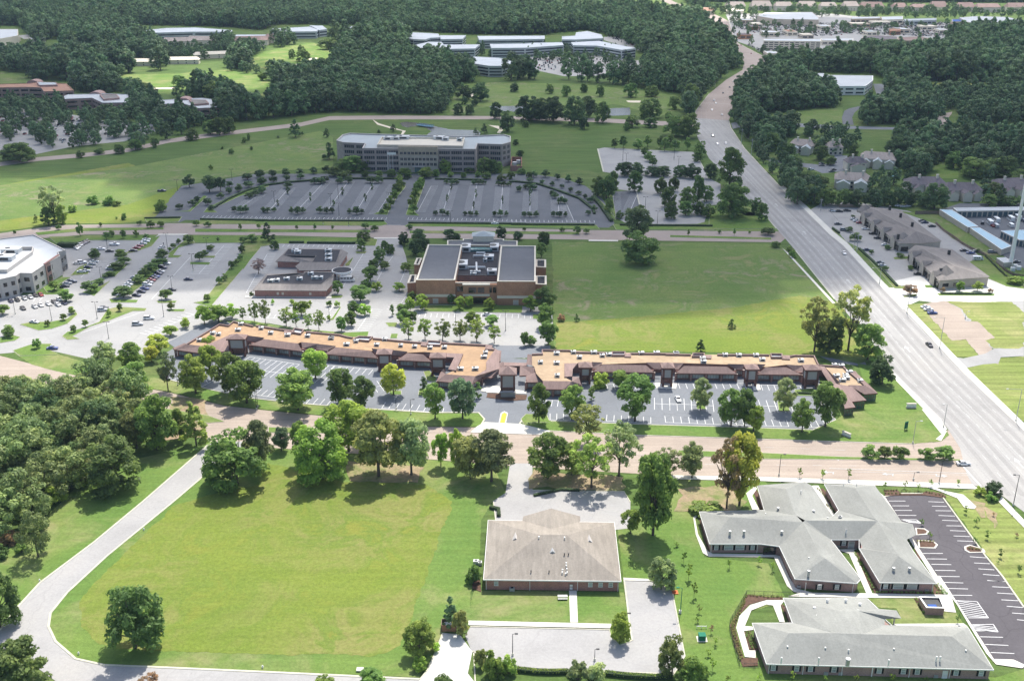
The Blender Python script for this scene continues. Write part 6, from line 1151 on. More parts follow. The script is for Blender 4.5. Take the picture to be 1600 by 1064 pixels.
# ---- far corporate campus
CAMP = [("G3 110,92 130,80 270,86 330,90 345,112 280,116 250,126 180,124 125,112", "round ended pale roofed campus block at the far left of the campus", 1), ("G3 342,100 500,100 480,122 345,124", "straight campus block joined to the round ended one", 1),
 ("G3 138,183 160,166 270,140 350,140 372,165 345,205 230,218 165,205", "large rounded pale roofed campus block nearest the wood", 1), ("G3 368,156 585,155 555,180 368,184", "campus block with a projecting roof edge right of the large rounded block", 1),
 ("G3 570,104 980,102 980,122 580,127", "long rear campus block with a small penthouse", 1), ("G3 645,153 862,150 920,145 1085,142 1096,160 930,171 862,176 655,178", "long middle campus block with a glass stair in its centre", 1),
 ("G3 1085,107 1165,102 1172,82 1240,74 1325,95 1337,118 1170,126 1085,125", "campus block with an oval roof at the rear right", 1), ("G3 1140,142 1310,133 1535,178 1450,189 1300,163 1155,161", "bent campus block at the right end facing its car park", 1),
 ("G3 415,232 480,226 700,236 805,265 720,286 640,286 490,263 420,246", "front campus block with three glazed storeys below a wide roof", 1),
 ("A1 800,188 990,168 1160,165 1378,180 1378,190 1150,190 930,196", "long thin pale roofed campus hall far behind the condominiums", 2), ("A1 1375,207 1640,207 1640,212 1380,217", "narrow link bridge between the far left campus halls", 3),
 ("A2 95,172 320,160 370,178 360,188 140,190", "campus hall left of the far square roof", 2), ("A2 318,152 395,154 422,175 375,180", "raised square roofed campus pavilion in the distance", 2), ("A2 505,158 632,156 600,178 520,180", "campus hall half hidden right of the square roofed pavilion", 2)]
for s, lab, k in CAMP:
    zz = 13 if k == 1 else (11 if k == 2 else 6); P = pts(s, zz); r_ = root_at('campus_building', P, lab, 'building', 'campus buildings in the far trees'); flat(r_, P, zz, 'roof_bluegrey', 'roof_palegrey', .3, 1.2, 'roof_palegrey')
    if k < 3: bands(r_, P, zz, 3 if k == 1 else 2, .5, 'glass_dark', minlen=7, top=1.6)
for x, y, zz, s_, i in ((770, 97, 15, (16, 7), 4), (155, 80, 15, (14, 8), 0), (300, 150, 16, (22, 14), 2), (640, 235, 15, (26, 9), 8)):
    pass
# ---- other far buildings
FAR = [("A4 285,470 300,434 420,437 440,447 700,450 700,478 655,512 470,513 430,482", 9.5, 'roof_white', 'white_trim', "white office building with an L shaped white roof right of the highway", 2),
 ("P -30,46 28,46 28,56 0,61 -30,62", 12, 'roof_white', 'cream', "white warehouse at the far upper left edge", 0), ("H2 -40,325 60,300 170,310 90,345 -40,350", 6, 'roof_palegrey', 'cream', "low pale shed in front of the far white warehouse", 0), ("H2 240,312 300,302 375,305 375,325 260,330", 6, 'roof_palegrey', 'cream', "small pale shed right of the far white warehouse", 0),
 ("G1 730,150 800,118 1240,115 1300,165 1300,185 900,180", 10, 'roof_white', 'brick_beige', "big box store with a ribbed white roof above the far shopping lots", 0), ("G1 790,362 1320,362 1320,385 790,378", 13, 'roof_palegrey', 'cream', "four storey cream hotel beside the far highway", 4),
 ("G1 1065,470 1285,468 1290,490 1070,492", 6, 'roof_palegrey', 'brick_orange', "red and cream restaurant in front of the cream hotel", 1), ("G1 1320,358 1620,356 1620,378 1330,378", 7, 'roof_white', 'cream', "low white roofed store right of the cream hotel", 1),
 ("G2 0,160 270,155 270,172 0,178", 8, 'roof_white', 'brick_tan', "tan store front row in the far shopping centre", 1), ("G2 275,158 480,152 480,180 290,185", 9, 'roof_palegrey', 'cream', "pale store with a striped roof edge in the far shopping centre", 1), ("G2 490,178 790,170 790,188 500,195", 8, 'roof_bluegrey', 'roof_bluegrey', "blue grey roofed store row in the far shopping centre", 1),
 ("G2 100,345 240,330 430,345 430,365 110,372", 14, 'roof_purple', 'brick_tan', "tan hotel with a purple pyramid roof among the far trees", 3), ("G2 430,350 640,340 740,362 740,378 440,378", 14, 'roof_brown', 'brick_tan', "long tan hotel wing with a dark roof edge", 4), ("G2 740,372 885,368 885,385 745,390", 13, 'roof_bluegrey', 'brick_tan', "tan hotel end block with a blue grey roof", 4),
 ("G2 1000,165 1160,152 1450,160 1640,205 1640,245 1400,235 1200,240 1060,200", 10, 'roof_white', 'stucco_grey', "very large white roofed warehouse store at the far right", 0), ("G2 930,182 1020,178 1040,200 940,202", 7, 'blue_panel', 'stucco_grey', "small blue roofed building beside the very large warehouse store", 0),
 ("G2 350,268 450,265 460,285 360,290", 7, 'roof_red', 'brick_orange', "red shop in the middle of the far shopping lots", 1), ("G1 160,95 240,70 340,75 330,100 170,110", 8, 'roof_red', 'cream', "red roofed building at the far highway bend", 0), ("G1 440,95 520,78 610,85 600,105 450,108", 6, 'cream', 'cream', "cream roofed building at the far highway bend", 0),
 ("G1 640,230 740,228 740,250 650,250", 6, 'roof_purple', 'brick_orange', "small dark roofed restaurant in the far lots", 0), ("G1 0,140 110,138 125,160 10,165", 6, 'roof_bluegrey', 'brick_orange', "dark fronted shop left of the far highway", 0),
 ("G1 0,65 60,68 130,110 90,118 0,112", 4, 'sand', 'cream', "pale canopy building by the bright field at the top", 0), ("G2 455,510 480,465 575,462 590,540 480,548", 8, 'roof_purple', 'cream', "purple roofed house among trees right of the white office", 0),
 ("A3 500,25 540,22 590,55 560,62", 6, 'roof_white', 'cream', "white roofed shed beside the bright field at the top", 0)]
for s, zz, rmm, wm, lab, fl_ in FAR:
    P = pts(s, zz); r_ = root_at('far_building', P, lab); flat(r_, P, zz, wm, rmm, .3, .8, None)
    if fl_: bands(r_, P, zz, fl_, .4, 'glass_dark', minlen=8, seglen=(7 if zz > 11 else 9), top=1.2)
def gable_house(x, y, wpx, deep, eh, rh, wall, roofm, label, ang=0.0, group=None, name='house', wings=0, chim=2, win=3):
    """gabled / stepped house: x, y = middle of its front foot in photo pixels, wpx = front width in pixels"""
    X, Y, _ = g(x, y); w_ = wpx/scl(y); r_ = thing(name, (X, Y, 0), label, 'house' if name == 'house' else 'building', group, rz=0); cs, sn = math.cos(ang), math.sin(ang)
    tr = lambda p: (X+p[0]*cs-p[1]*sn, Y+p[0]*sn+p[1]*cs, p[2]); wl2 = MB(); rf = MB(); tw = MB(); wn = MB()
    def seg_(x0, x1, y0, y1, e_, h_):
        q = [(x0, y0), (x1, y0), (x1, y1), (x0, y1)]; wl2.add([tr((*p, z_)) for z_ in (0, e_) for p in q], [(0, 1, 5, 4), (1, 2, 6, 5), (2, 3, 7, 6), (3, 0, 4, 7)])
        o = .5; my = (y0+y1)/2; hip = min(3.0, (x1-x0)*.2)
        v = [tr((x0-o, y0-o, e_)), tr((x1+o, y0-o, e_)), tr((x1+o, y1+o, e_)), tr((x0-o, y1+o, e_)), tr((x0+hip, my, h_)), tr((x1-hip, my, h_))]; rf.add(v, [(0, 1, 5, 4), (1, 2, 5), (2, 3, 4, 5), (3, 0, 4)])
    seg_(-w_/2, w_/2, 0, deep, eh, rh)
    for i in range(wings):
        cx = -w_/2+w_*(i+.5)/wings; ww2 = w_/wings*.72; d_ = 4.5+(i % 2)*2.5; hh = eh*(.9 if i % 2 else .75)
        wl2.add([tr((cx-ww2/2, -d_, 0)), tr((cx+ww2/2, -d_, 0)), tr((cx+ww2/2, -d_, hh)), tr((cx, -d_, hh+1.8)), tr((cx-ww2/2, -d_, hh)), tr((cx-ww2/2, 1, 0)), tr((cx-ww2/2, 1, hh)), tr((cx+ww2/2, 1, 0)), tr((cx+ww2/2, 1, hh))], [(0, 1, 2, 3, 4), (5, 0, 4, 6), (1, 7, 8, 2)])
        tw.add([tr((cx-ww2/2-.4, -d_-.4, hh-.2)), tr((cx, -d_-.4, hh+1.9)), tr((cx, deep*.45, hh+1.9)), tr((cx-ww2/2-.4, deep*.45, hh-.2)), tr((cx+ww2/2+.4, -d_-.4, hh-.2)), tr((cx+ww2/2+.4, deep*.45, hh-.2))], [(0, 1, 2, 3), (1, 4, 5, 2)])
    wl2.build('wall', wall, r_); rf.build('roof', roofm, r_)
    if wings: tw.build('gable_roof', 'roof_bluegrey' if roofm == 'roof_browngrey' else 'roof_purple', r_)
    for i in range(chim):
        c = tr((-w_/2+w_*(i+.5)/max(1, chim)+1.0, deep*.4, eh)); MB().box(c, (1.3, 1.1, rh-eh+1.6), ang).box((c[0], c[1], rh+1.6), (1.6, 1.4, .25), ang).build('chimney', 'cream', r_)
    for i in range(win):
        for zz in ([1.0, 3.8] if eh > 5 else [1.0]):
            fx_ = -w_/2+w_*(i+.5)/win; c = tr((fx_, (-.08 if not wings else (-.1)), zz)); MB().box(c, (1.5, .2, 1.4), ang).build('window', 'glass_dark', r_)
    return r_
grpT = "town houses among trees right of the highway"
for x, y, wp_, d_, ang, wall, rfm, wg, lab in ((1250, 240, 36, 16, -.4, 'cream', 'roof_browngrey', 2, "cream town house with a brown hipped roof nearest the highway, by the upper car court"), (1370, 262, 52, 18, -.35, 'cream', 'roof_browngrey', 3, "largest brown roofed town house block with three stepped grey gables"),
   (1330, 296, 52, 17, -.3, 'cream', 'roof_browngrey', 2, "brown roofed town house above the dark tree belt"), (1338, 268, 30, 10, 0, 'cream', 'roof_purple', 1, "small purple roofed house tucked before the largest block"), (1305, 243, 22, 12, 0, 'cream', 'roof_browngrey', 0, "small brown roofed house by the car court"),
   (1450, 303, 56, 15, 0, 'cream', 'roof_purple', 3, "purple roofed town house row with white gables above the storage sheds, left half"), (1505, 312, 56, 14, 0, 'cream', 'roof_purple', 3, "purple roofed town house row with white gables above the storage sheds, right half"),
   (1588, 306, 60, 18, .25, 'cream', 'roof_purple', 3, "pale gabled town house at the right edge of the photo"), (1440, 228, 34, 12, 0, 'cream', 'roof_purple', 1, "purple roofed house mostly hidden by trees"), (1495, 236, 26, 10, 0, 'cream', 'roof_browngrey', 1, "small house glimpsed between dark trees"), (1560, 245, 60, 12, -.05, 'cream', 'roof_purple', 2, "long purple roofed house behind trees near the right edge")):
    gable_house(x, y, wp_, d_, 6.2, 10.0, wall, rfm, lab, ang, grpT, wings=wg)
grpA = "low pink roofed condominiums behind the golf course"
for x, y, wp_, d_, ang, rfm, lab in ((219, 104, 46, 12, 0, 'cream', "sunlit cream roofed condominium at the golf course edge"), (285, 101, 50, 12, .1, 'cream', "sunlit condominium with a long pale roof, second at the golf edge"), (335, 92, 60, 12, .35, 'cream', "slanting sunlit condominium at the golf edge"),
   (137, 92, 30, 16, 0, 'roof_browngrey', "grey roofed condominium hidden left among trees"), (237, 93, 26, 14, 0, 'roof_browngrey', "small grey roofed condominium above the sunlit one"), (205, 88, 16, 14, 0, 'roof_browngrey', "tiny grey roofed condominium among trees"), (280, 74, 50, 22, .2, 'roof_browngrey', "broad brown roofed apartment block below the far campus hall"),
   (310, 72, 44, 22, -.2, 'roof_browngrey', "brown roofed apartment block right of the broad one"), (392, 72, 52, 22, .1, 'roof_brown', "reddish roofed apartment block below the narrow link bridge"), (425, 68, 24, 18, 0, 'roof_brown', "small reddish roofed apartment block beside the sunlit golf patch")):
    gable_house(x, y, wp_, d_, 5.5 if d_ < 15 else 8, 9 if d_ < 15 else 13, 'cream', rfm, lab, ang, grpA, name='condominium', chim=0, win=4)
grpB = "row of brown roofed apartment blocks at the top right"
for i, (x, wp_) in enumerate(((1150, 38), (1190, 40), (1225, 34), (1262, 36), (1295, 32), (1330, 30), (1363, 46), (1407, 26), (1437, 30), (1468, 32), (1510, 34), (1545, 46), (1590, 40))):
    gable_house(x, (19 if i > 5 else 17)+(i % 3)-1, wp_*.78, 24+3*(i % 2), 8+(i % 3), 16+(i*7 % 4), 'stucco_grey' if i % 3 else 'cream', 'roof_browngrey' if i < 6 else 'roof_brown', f"apartment block with a hipped roof in the far top right row, {ordw(i)} from the left", 0, grpB, name='apartment_block', chim=0, win=5)
for i, (x, y) in enumerate(((520, 8), (545, 12), (735, 6), (765, 9), (820, 5), (705, 46), (716, 40), (880, 14), (1385, 83), (1500, 78), (1580, 68))):
    gable_house(x, y, 9 if y < 50 else 14, 12, 5, 9, 'cream', 'roof_brown', f"distant house roof peeking out of the forest, {ordw(i)} of the scattered ones from the left" if False else ["distant pinkish house in the forest, first from the left", "distant pinkish house in the forest, second from the left", "distant house at the top centre, left of a pair", "distant house at the top centre, right of a pair", "distant house at the top, right of the pair", "small pink house in trees behind the campus", "smallest pink house in trees behind the campus", "distant house in the forest left of the bright field", "small pale house in trees below the tan hotel", "white house in the trees below the very large warehouse store", "grey house in dark trees at the right edge"][i], 0, "lone houses in the far forest", chim=0, win=2)

for i, (x, y, w_, d_, rm_, wm) in enumerate(((1165, 62, 14, 12, 'roof_purple', 'brick_orange'), (1183, 44, 12, 14, 'cream', 'cream'), (1168, 38, 16, 12, 'roof_palegrey', 'brick_tan'), (1205, 58, 18, 14, 'roof_palegrey', 'cream'), (1238, 57, 12, 16, 'roof_red', 'cream'), (1262, 62, 14, 12, 'cream', 'brick_beige'), (1290, 48, 12, 14, 'roof_palegrey', 'cream'),
    (1345, 44, 22, 14, 'cream', 'brick_tan'), (1362, 57, 12, 12, 'roof_bluegrey', 'cream'), (1378, 41, 22, 12, 'cream', 'cream'), (1412, 53, 14, 14, 'roof_palegrey', 'brick_beige'), (1452, 48, 18, 12, 'cream', 'cream'), (1475, 54, 12, 12, 'roof_white', 'cream'), (1505, 44, 16, 14, 'roof_red', 'brick_tan'), (1208, 92, 14, 12, 'roof_white', 'cream'), (1228, 95, 12, 12, 'roof_palegrey', 'brick_red'))):
    X, Y, _ = g(x, y); sx = w_/scl(y)*1.3; P = [(X-sx/2, Y), (X+sx/2, Y), (X+sx/2, Y+d_*2.2), (X-sx/2, Y+d_*2.2)]; r_ = root_at('shop', P, f"small {dict(roof_purple='dark', cream='cream', roof_palegrey='pale grey', roof_red='red', roof_bluegrey='blue grey', roof_white='white')[rm_]} roofed shop among far parked cars, {ordw(i)} of sixteen", 'shop', 'small shops among the far parked cars')
    flat(r_, P, 7, wm, rm_, .3, .8, None); bands(r_, P, 7, 1, .4, 'glass_dark', minlen=6, seglen=8)
# ================================================================ cars, poles, signs and small things
def carpaint(name, c):
    m, n, b = nodes(name); b.inputs["Base Color"].default_value = (*c, 1); b.inputs["Roughness"].default_value = 0.28; b.inputs["Metallic"].default_value = 0.25; b.inputs["Coat Weight"].default_value = 0.6; M[name] = m
PC = dict(white=(.75, .75, .74), silver=(.45, .46, .47), black=(.015, .015, .018), grey=(.14, .145, .15), red=(.28, .025, .03), blue=(.03, .06, .22), navy=(.02, .025, .07), tan=(.4, .34, .24), green=(.03, .08, .06))
for k, c in PC.items(): carpaint('paint_'+k, c)
def loft(sections, mi=0, b=None):
    """sections: (x, half width, z0, z1) along the car; gives a closed shell"""
    b = b or MB(); vs = []
    for x, hw, z0, z1, ins in sections: vs += [(x, -hw, z0), (x, hw, z0), (x, hw, (z0+z1)/2+.05), (x, hw-ins, z1), (x, -hw+ins, z1), (x, -hw, (z0+z1)/2+.05)]
    n = len(sections); fs = []
    for i in range(n-1):
        for k in range(6): fs.append((i*6+k, i*6+(k+1) % 6, (i+1)*6+(k+1) % 6, (i+1)*6+k))
    fs += [tuple(range(6))[::-1], tuple(range((n-1)*6, n*6))]; return b.add(vs, fs, mi)
def car_meshes(kind):
    D = {}
    Ln, W_, top = dict(car=(4.7, 1.8, 1.45), suv=(4.9, 1.95, 1.8), pickup=(5.7, 2.0, 1.85), van=(5.6, 2.0, 2.2), bus=(7.5, 2.4, 2.9), truck=(5.2, 2.0, 1.8))[kind]; h = Ln/2; w2 = W_/2
    hood = .95 if kind in ('car',) else 1.1
    body = loft([(-h, w2*.86, .35, .75, .1), (-h+.15, w2*.97, .25, hood, .1), (-h*.3, w2, .22, hood+.05, .12), (h*.35, w2, .22, hood, .12), (h-.25, w2*.95, .25, hood*.82, .12), (h, w2*.82, .35, .62, .1)])
    if kind in ('van', 'bus'):
        body = loft([(-h, w2*.96, .3, top-.1, .12), (-h+.3, w2, .25, top, .14), (h*.5, w2, .25, top, .14), (h*.78, w2*.96, .25, top*.62, .14), (h, w2*.85, .3, .85, .1)])
        cab = MB(); cab.box((h*.62, 0, top*.60), (h*.32, W_*.88, top*.30)); 
        for k in range(3 if kind == 'van' else 4): cab.box((-h*.75+k*h*.42, 0, top*.56), (h*.32, W_+.03, top*.24))
    else:
        x0, x1 = dict(car=(-h*.72, h*.38), suv=(-h*.95, h*.35), pickup=(-h*.1, h*.42), truck=(-h*.1, h*.42))[kind]; r0, r1 = dict(car=(x0+.75, x1-.75), suv=(x0+.25, x1-.75), pickup=(x0+.25, x1-.7), truck=(x0+.2, x1-.7))[kind]
        cab = MB(); zb = hood-.02; v = [(x0, -w2*.88, zb), (x1, -w2*.88, zb), (x1, w2*.88, zb), (x0, w2*.88, zb), (r0, -w2*.7, top-.05), (r1, -w2*.7, top-.05), (r1, w2*.7, top-.05), (r0, w2*.7, top-.05)]
        cab.add(v, [(0, 1, 5, 4), (1, 2, 6, 5), (2, 3, 7, 6), (3, 0, 4, 7)]); body.add([(r0-.03, -w2*.71, top-.06), (r1+.03, -w2*.71, top-.06), (r1+.03, w2*.71, top-.06), (r0-.03, w2*.71, top-.06), (r0+.1, -w2*.6, top), (r1-.1, -w2*.6, top), (r1-.1, w2*.6, top), (r0+.1, w2*.6, top)], [(0, 1, 5, 4), (1, 2, 6, 5), (2, 3, 7, 6), (3, 0, 4, 7), (4, 5, 6, 7)])
        for (xa, xb) in ((x0, r0), (x1, r1), ((x0+x1)/2, (r0+r1)/2)):
            for s_ in (-1, 1): body.cone((xa, s_*w2*.885, zb), (xb, s_*w2*.705, top-.04), .05, .05, 4)
        if kind == 'pickup': body.box((-h*.55, w2*.92, .9), (h*.85, .12, .35)); body.box((-h*.55, -w2*.92, .9), (h*.85, .12, .35)); body.box((-h*.97, 0, .9), (.1, W_*.9, .35))
    wh = MB(); wh.cone((0, -.12, .33), (0, .12, .33), .34, .34, 14); wh.cone((0, -.13, .33), (0, .13, .33), .18, .18, 10, 1)
    def me(b, ms, sm=False):
        o = b.build('tmp', ms); m_ = o.data; bpy.data.objects.remove(o); return m_
    D['body'] = {}; D['bm'] = body; D['cab'] = me(cab, 'glass_black'); D['wheel'] = me(wh, ['rubber', 'galv']); D['h'] = h; D['w2'] = w2; D['mk'] = me
    return D
CM = {}
def car(x, y, ang, color, kind='car', label=None, group=None, name=None):
    if kind not in CM: CM[kind] = car_meshes(kind)
    D = CM[kind]
    if color not in D['body']: D['body'][color] = D['mk'](D['bm'], 'paint_'+color)
    X, Y, _ = g(x, y, .1); r_ = thing(name or {'car': 'parked_car', 'suv': 'parked_car', 'pickup': 'pickup_truck', 'van': 'van', 'bus': 'minibus'}[kind], (X, Y, .08), label, {'car': 'car', 'suv': 'car', 'pickup': 'pickup truck', 'van': 'van', 'bus': 'minibus'}[kind], group, rz=ang)
    for nm, m_ in (('body', D['body'][color]), ('windows', D['cab'])): o = bpy.data.objects.new(nm, m_); COL.objects.link(o); o.parent = r_
    for sx in (-.62, .62):
        for sy in (-1, 1): o = bpy.data.objects.new('wheel', D['wheel']); COL.objects.link(o); o.parent = r_; o.location = (sx*D['h'], sy*(D['w2']-.12), 0)
    return r_
def gang(t, x0, y0, x1, y1):   # world heading of a line drawn in the photo
    a, b = g(*px(t, x0, y0)), g(*px(t, x1, y1)); return math.atan2(b[1]-a[1], b[0]-a[0])
def cars(spec, ang, where, group, name=None, order='from left'):
    it = []; t = 'P'
    for s in spec.split():
        if s in TILES: t = s; continue
        v, *r_ = s.split(':'); x, y = [float(q) for q in v.split(',')]; X, Y = px(t, x, y); it.append((X, Y, r_[0], r_[1] if len(r_) > 1 else 'car', float(r_[2]) if len(r_) > 2 else ang))
    it.sort(key=lambda q: q[0])
    for i, (x, y, c, k, a) in enumerate(it): car(x, y, a+random.uniform(-.03, .03), c, k, f"{c} {dict(car='car', suv='tall car', pickup='pickup', van='van', bus='minibus')[k]} {where}"+(f", {ordw(i)} {order}" if len(it) > 1 else ''), group if len(it) > 1 else None, name)
G1_ = "cars in the left office lots"
cars("B1 520,448:black 505,455:navy 490,462:navy 478,470:silver 465,482:silver 455,490:white", gang('B1', 455, 490, 475, 500), "parked beside the left office's dark hedge", G1_)
cars("B1 680,468:white:pickup:0 600,495:white 652,507:black 792,505:black 812,490:red 830,478:red 848,465:silver 865,450:white 870,438:white", .15, "in the left office's upper parking row", G1_)
cars("B1 488,575:white:suv 460,580:white 560,570:white 545,585:silver 525,603:navy 485,630:white 510,625:silver", .1, "in the left office's middle row", G1_)
cars("B1 420,685:grey 400,700:silver 385,717:black 430,690:navy 665,600:white 655,610:silver 560,705:white 575,695:silver", .3, "in the left office's lower rows", G1_)
cars("B1 990,580:white 968,605:navy:suv 955,628:silver 940,640:navy 925,658:blue 912,668:navy 900,680:red 885,692:silver 875,708:white:suv 860,730:blue 840,748:navy 812,770:navy", gang('B1', 880, 700, 910, 703), "in the long slanting row of the middle lot", "long slanting row of parked cars")
cars("B1 860,620:white 850,635:white 830,650:silver 800,665:silver 780,690:silver 765,705:white 750,720:silver 695,765:white", gang('B1', 780, 690, 810, 693), "half hidden left of the slanting tree strip", "cars left of the tree strip")
cars("B1 65,803:navy 103,797:black 146,788:silver 180,780:silver 210,770:black 243,767:red 137,847:black 207,837:silver 243,828:white 288,820:white 322,808:black 345,825:silver 352,795:white 383,815:navy", gang('B1', 65, 803, 80, 815), "in the sunny rows before the left office", "cars in the sunny rows")
cars("B1 205,930:silver:car:-.3 612,858:silver:suv 615,845:black 885,907:white:suv 818,942:silver:suv C1 312,97:blue", .1, "standing apart in the white lot at left", "lone cars in the white lot")
car(*px('B1', 1120, 675), 0, 'navy', 'car', "dark blue car alone in the empty middle lot under the lamp"); car(*px('B1', 1020, 737), 0, 'black', 'car', "black car beside the lamp at the shadow's edge in the middle lot")
car(*px('B1', 960, 485), 1.2, 'white', 'car', "white car on the driveway by two people near the cross road")
car(*px('G6', 1005, 490), 0.02, 'white', 'bus', "white minibus parked beside the round canopy"); car(*px('C3', 985, 400), gang('C3', 975, 380, 1000, 425), 'white', 'car', "white car parked alone in the right court parking")
car(*px('B2', 1375, 885), 0, 'white', 'car', "white car parked at the brick hall's lower lawn"); car(*px('B2', 1420, 343), 0, 'white', 'car', "white car at the front edge of the oval lot")
car(*px('B1', 962, 150), 0.1, 'black', 'pickup', "dark vehicle standing on the left meadow near the oval lot's corner")
car(*px('C4', 1033, 78), gang('C4', 1033, 78, 1090, 130), 'black', 'car', "black car driving on the sunny highway beside a lamp post", name='car'); car(*px('C4', 1235, 782), 0, 'white', 'car', "white car waiting at the boulevard's stop line by the highway", name='car')
car(*px('B4', 527, 520), gang('B4', 527, 520, 600, 600), 'white', 'car', "white car driving on the shaded highway by the retail strip", name='car')
ha = gang('A3', 1200, 800, 1240, 950)
cars("A3 1193,812:black 1220,860:white 1268,855:white 1246,685:silver 1187,657:white 1200,600:silver 1210,617:white 1253,556:black 1292,522:black 1320,488:white:car:.5 1414,445:silver:car:.8 1430,390:red 1420,322:red 1345,275:red 1360,272:red 1290,190:red 1285,182:red 1245,175:silver 1240,145:red 1272,150:red 1220,125:silver 1335,250:silver", ha, "driving on the far highway", "cars on the far highway", 'car')
cars("G8 60,380:black 25,378:white 5,375:silver 125,375:black 185,445:silver 205,460:white 232,475:red 50,485:black 100,535:grey:suv 278,525:white 340,565:black 380,602:black 445,658:white 290,700:navy 395,805:grey 415,830:silver 680,848:black 715,900:black", gang('G8', 340, 565, 380, 566), "in front of the retail strip", "cars before the retail strip")
cars("G8 750,458:black 770,472:navy 830,503:black 1098,705:black 1150,725:blue 1205,710:grey H5 565,220:white 590,240:white 620,268:blue", .05, "behind or below the retail strip", "cars behind the retail strip")
car(*px('G8', 1212, 778), 0, 'white', 'van', "white van parked behind the lower retail building")
cars("G8 1308,480:white:bus:1.5 1362,460:white:bus:1.5 1362,505:silver:van:1.5 1482,450:white:bus:1.5 1485,500:white:van:1.5 1540,440:white:bus:1.5 1250,478:black:suv:1.2 1335,500:red:car:1.5 1590,460:navy:suv:1.5 1330,720:grey:suv 1530,800:black", 0, "in the storage yard at the right", "vehicles in the storage yard")
cars("H1 330,288:white 395,255:navy 395,265:grey 465,290:black 455,300:grey 850,505:white 880,510:silver 905,508:silver 470,245:silver 1575,445:white", .1, "by the town houses", "cars by the town houses")
# far lots: hundreds of cars too small to tell apart -> the visible ones as one object
def farcars(polys, n, seed):
    rng = random.Random(seed); b = MB()
    for s in polys:
        q = L(s); xs = [p[0] for p in q]; ys = [p[1] for p in q]
        def ins(x, y):
            c = False; j = len(q)-1
            for i in range(len(q)):
                if (q[i][1] > y) != (q[j][1] > y) and x < (q[j][0]-q[i][0])*(y-q[i][1])/(q[j][1]-q[i][1])+q[i][0]: c = not c
                j = i
            return c
        Yg = sorted(set(round(g(0+800, y_)[1]/9)*9 for y_ in np.linspace(min(ys), max(ys), 60))); 
        a0 = g(min(xs), max(ys)); a1 = g(max(xs), min(ys)); xw0 = min(g(min(xs), y_)[0] for y_ in (min(ys), max(ys))); xw1 = max(g(max(xs), y_)[0] for y_ in (min(ys), max(ys)))
        for Yw in Yg:
            x_ = xw0
            while x_ < xw1:
                x_ += 2.8
                if rng.random() > n: continue
                d = Vector((x_, Yw, -CAMH)); v = d.dot(Vector((0, math.cos(TH), -math.sin(TH)))); ux = F*d.x/v+800; uy = 532-F*d.dot(Vector((0, math.sin(TH), math.cos(TH))))/v
                if ins(ux, uy): 
                    mi = rng.choice([0, 0, 0, 1, 1, 2, 3, 4]); b.box((x_, Yw, .3), (1.9, 4.6, .75), 0, mi); b.box((x_, Yw-.2, 1.05), (1.6, 2.4, .55), 0, 5)
    return b
b = farcars(["G1 540,250 700,150 900,200 1300,215 1600,230 1600,330 1320,340 900,340 600,290", "G2 0,190 480,200 900,210 1000,240 1140,300 880,350 440,330 0,320", "G1 600,400 780,470 1060,470 1060,520 840,540 640,430", "G2 0,390 100,400 90,480 0,480"], .42, 5)
tag(b.build('distant_cars', ['paint_white', 'paint_silver', 'paint_black', 'paint_red', 'paint_navy', 'glass_black']), "countless tiny parked cars filling the far shopping centre lots", 'cars', None, 'stuff')
b = farcars(["H3 -20,310 200,320 480,360 740,410 1060,430 1080,460 700,520 640,545 480,560 200,500 -20,500", "G3 1340,110 1500,112 1600,130 1600,190", "G3 860,250 1280,235 1590,290 1500,340 900,310", "A4 860,510 1380,515 1300,590"], .22, 9)
tag(b.build('office_park_cars', ['paint_white', 'paint_silver', 'paint_black', 'paint_red', 'paint_navy', 'glass_black']), "small parked cars seen between the trees of the far office parks", 'cars', None, 'stuff')
# lamps and poles
def lamp(x, y, top, label, arm=0, m='dark_metal', group='street and lot lamps', double=False):
    X, Y, _ = g(x, y); H = zat(top, Y); r_ = thing('street_lamp', (X, Y, 0), label, 'lamp', group); k = .09+H*.004
    b = MB(); b.cone((X, Y, .5), (X, Y, H), k, k*.6, 8); b.build('pole', m, r_); b = MB(); b.cone((X, Y, 0), (X, Y, .8), .3, .28, 10); b.build('base', 'walk', r_)
    b = MB(); sides = ((-1, 1) if double else ((1,) if arm >= 0 else (-1,)))
    for s_ in sides:
        L_ = abs(arm) if arm else .9; b.cone((X, Y, H-.1), (X+s_*L_, Y, H+.1), .06, .05, 6)
    b.build('arm', m, r_)
    for s_ in sides:
        L_ = abs(arm) if arm else .9; b = MB(); b.box((X+s_*(L_+.3), Y, H-.02), (.8, .4, .2)); b.build('lamp_head', m, r_)
for x, y, top, arm, dbl, lab in ((486, 1023+0, 0, 0, 0, None),) if False else ():
    pass
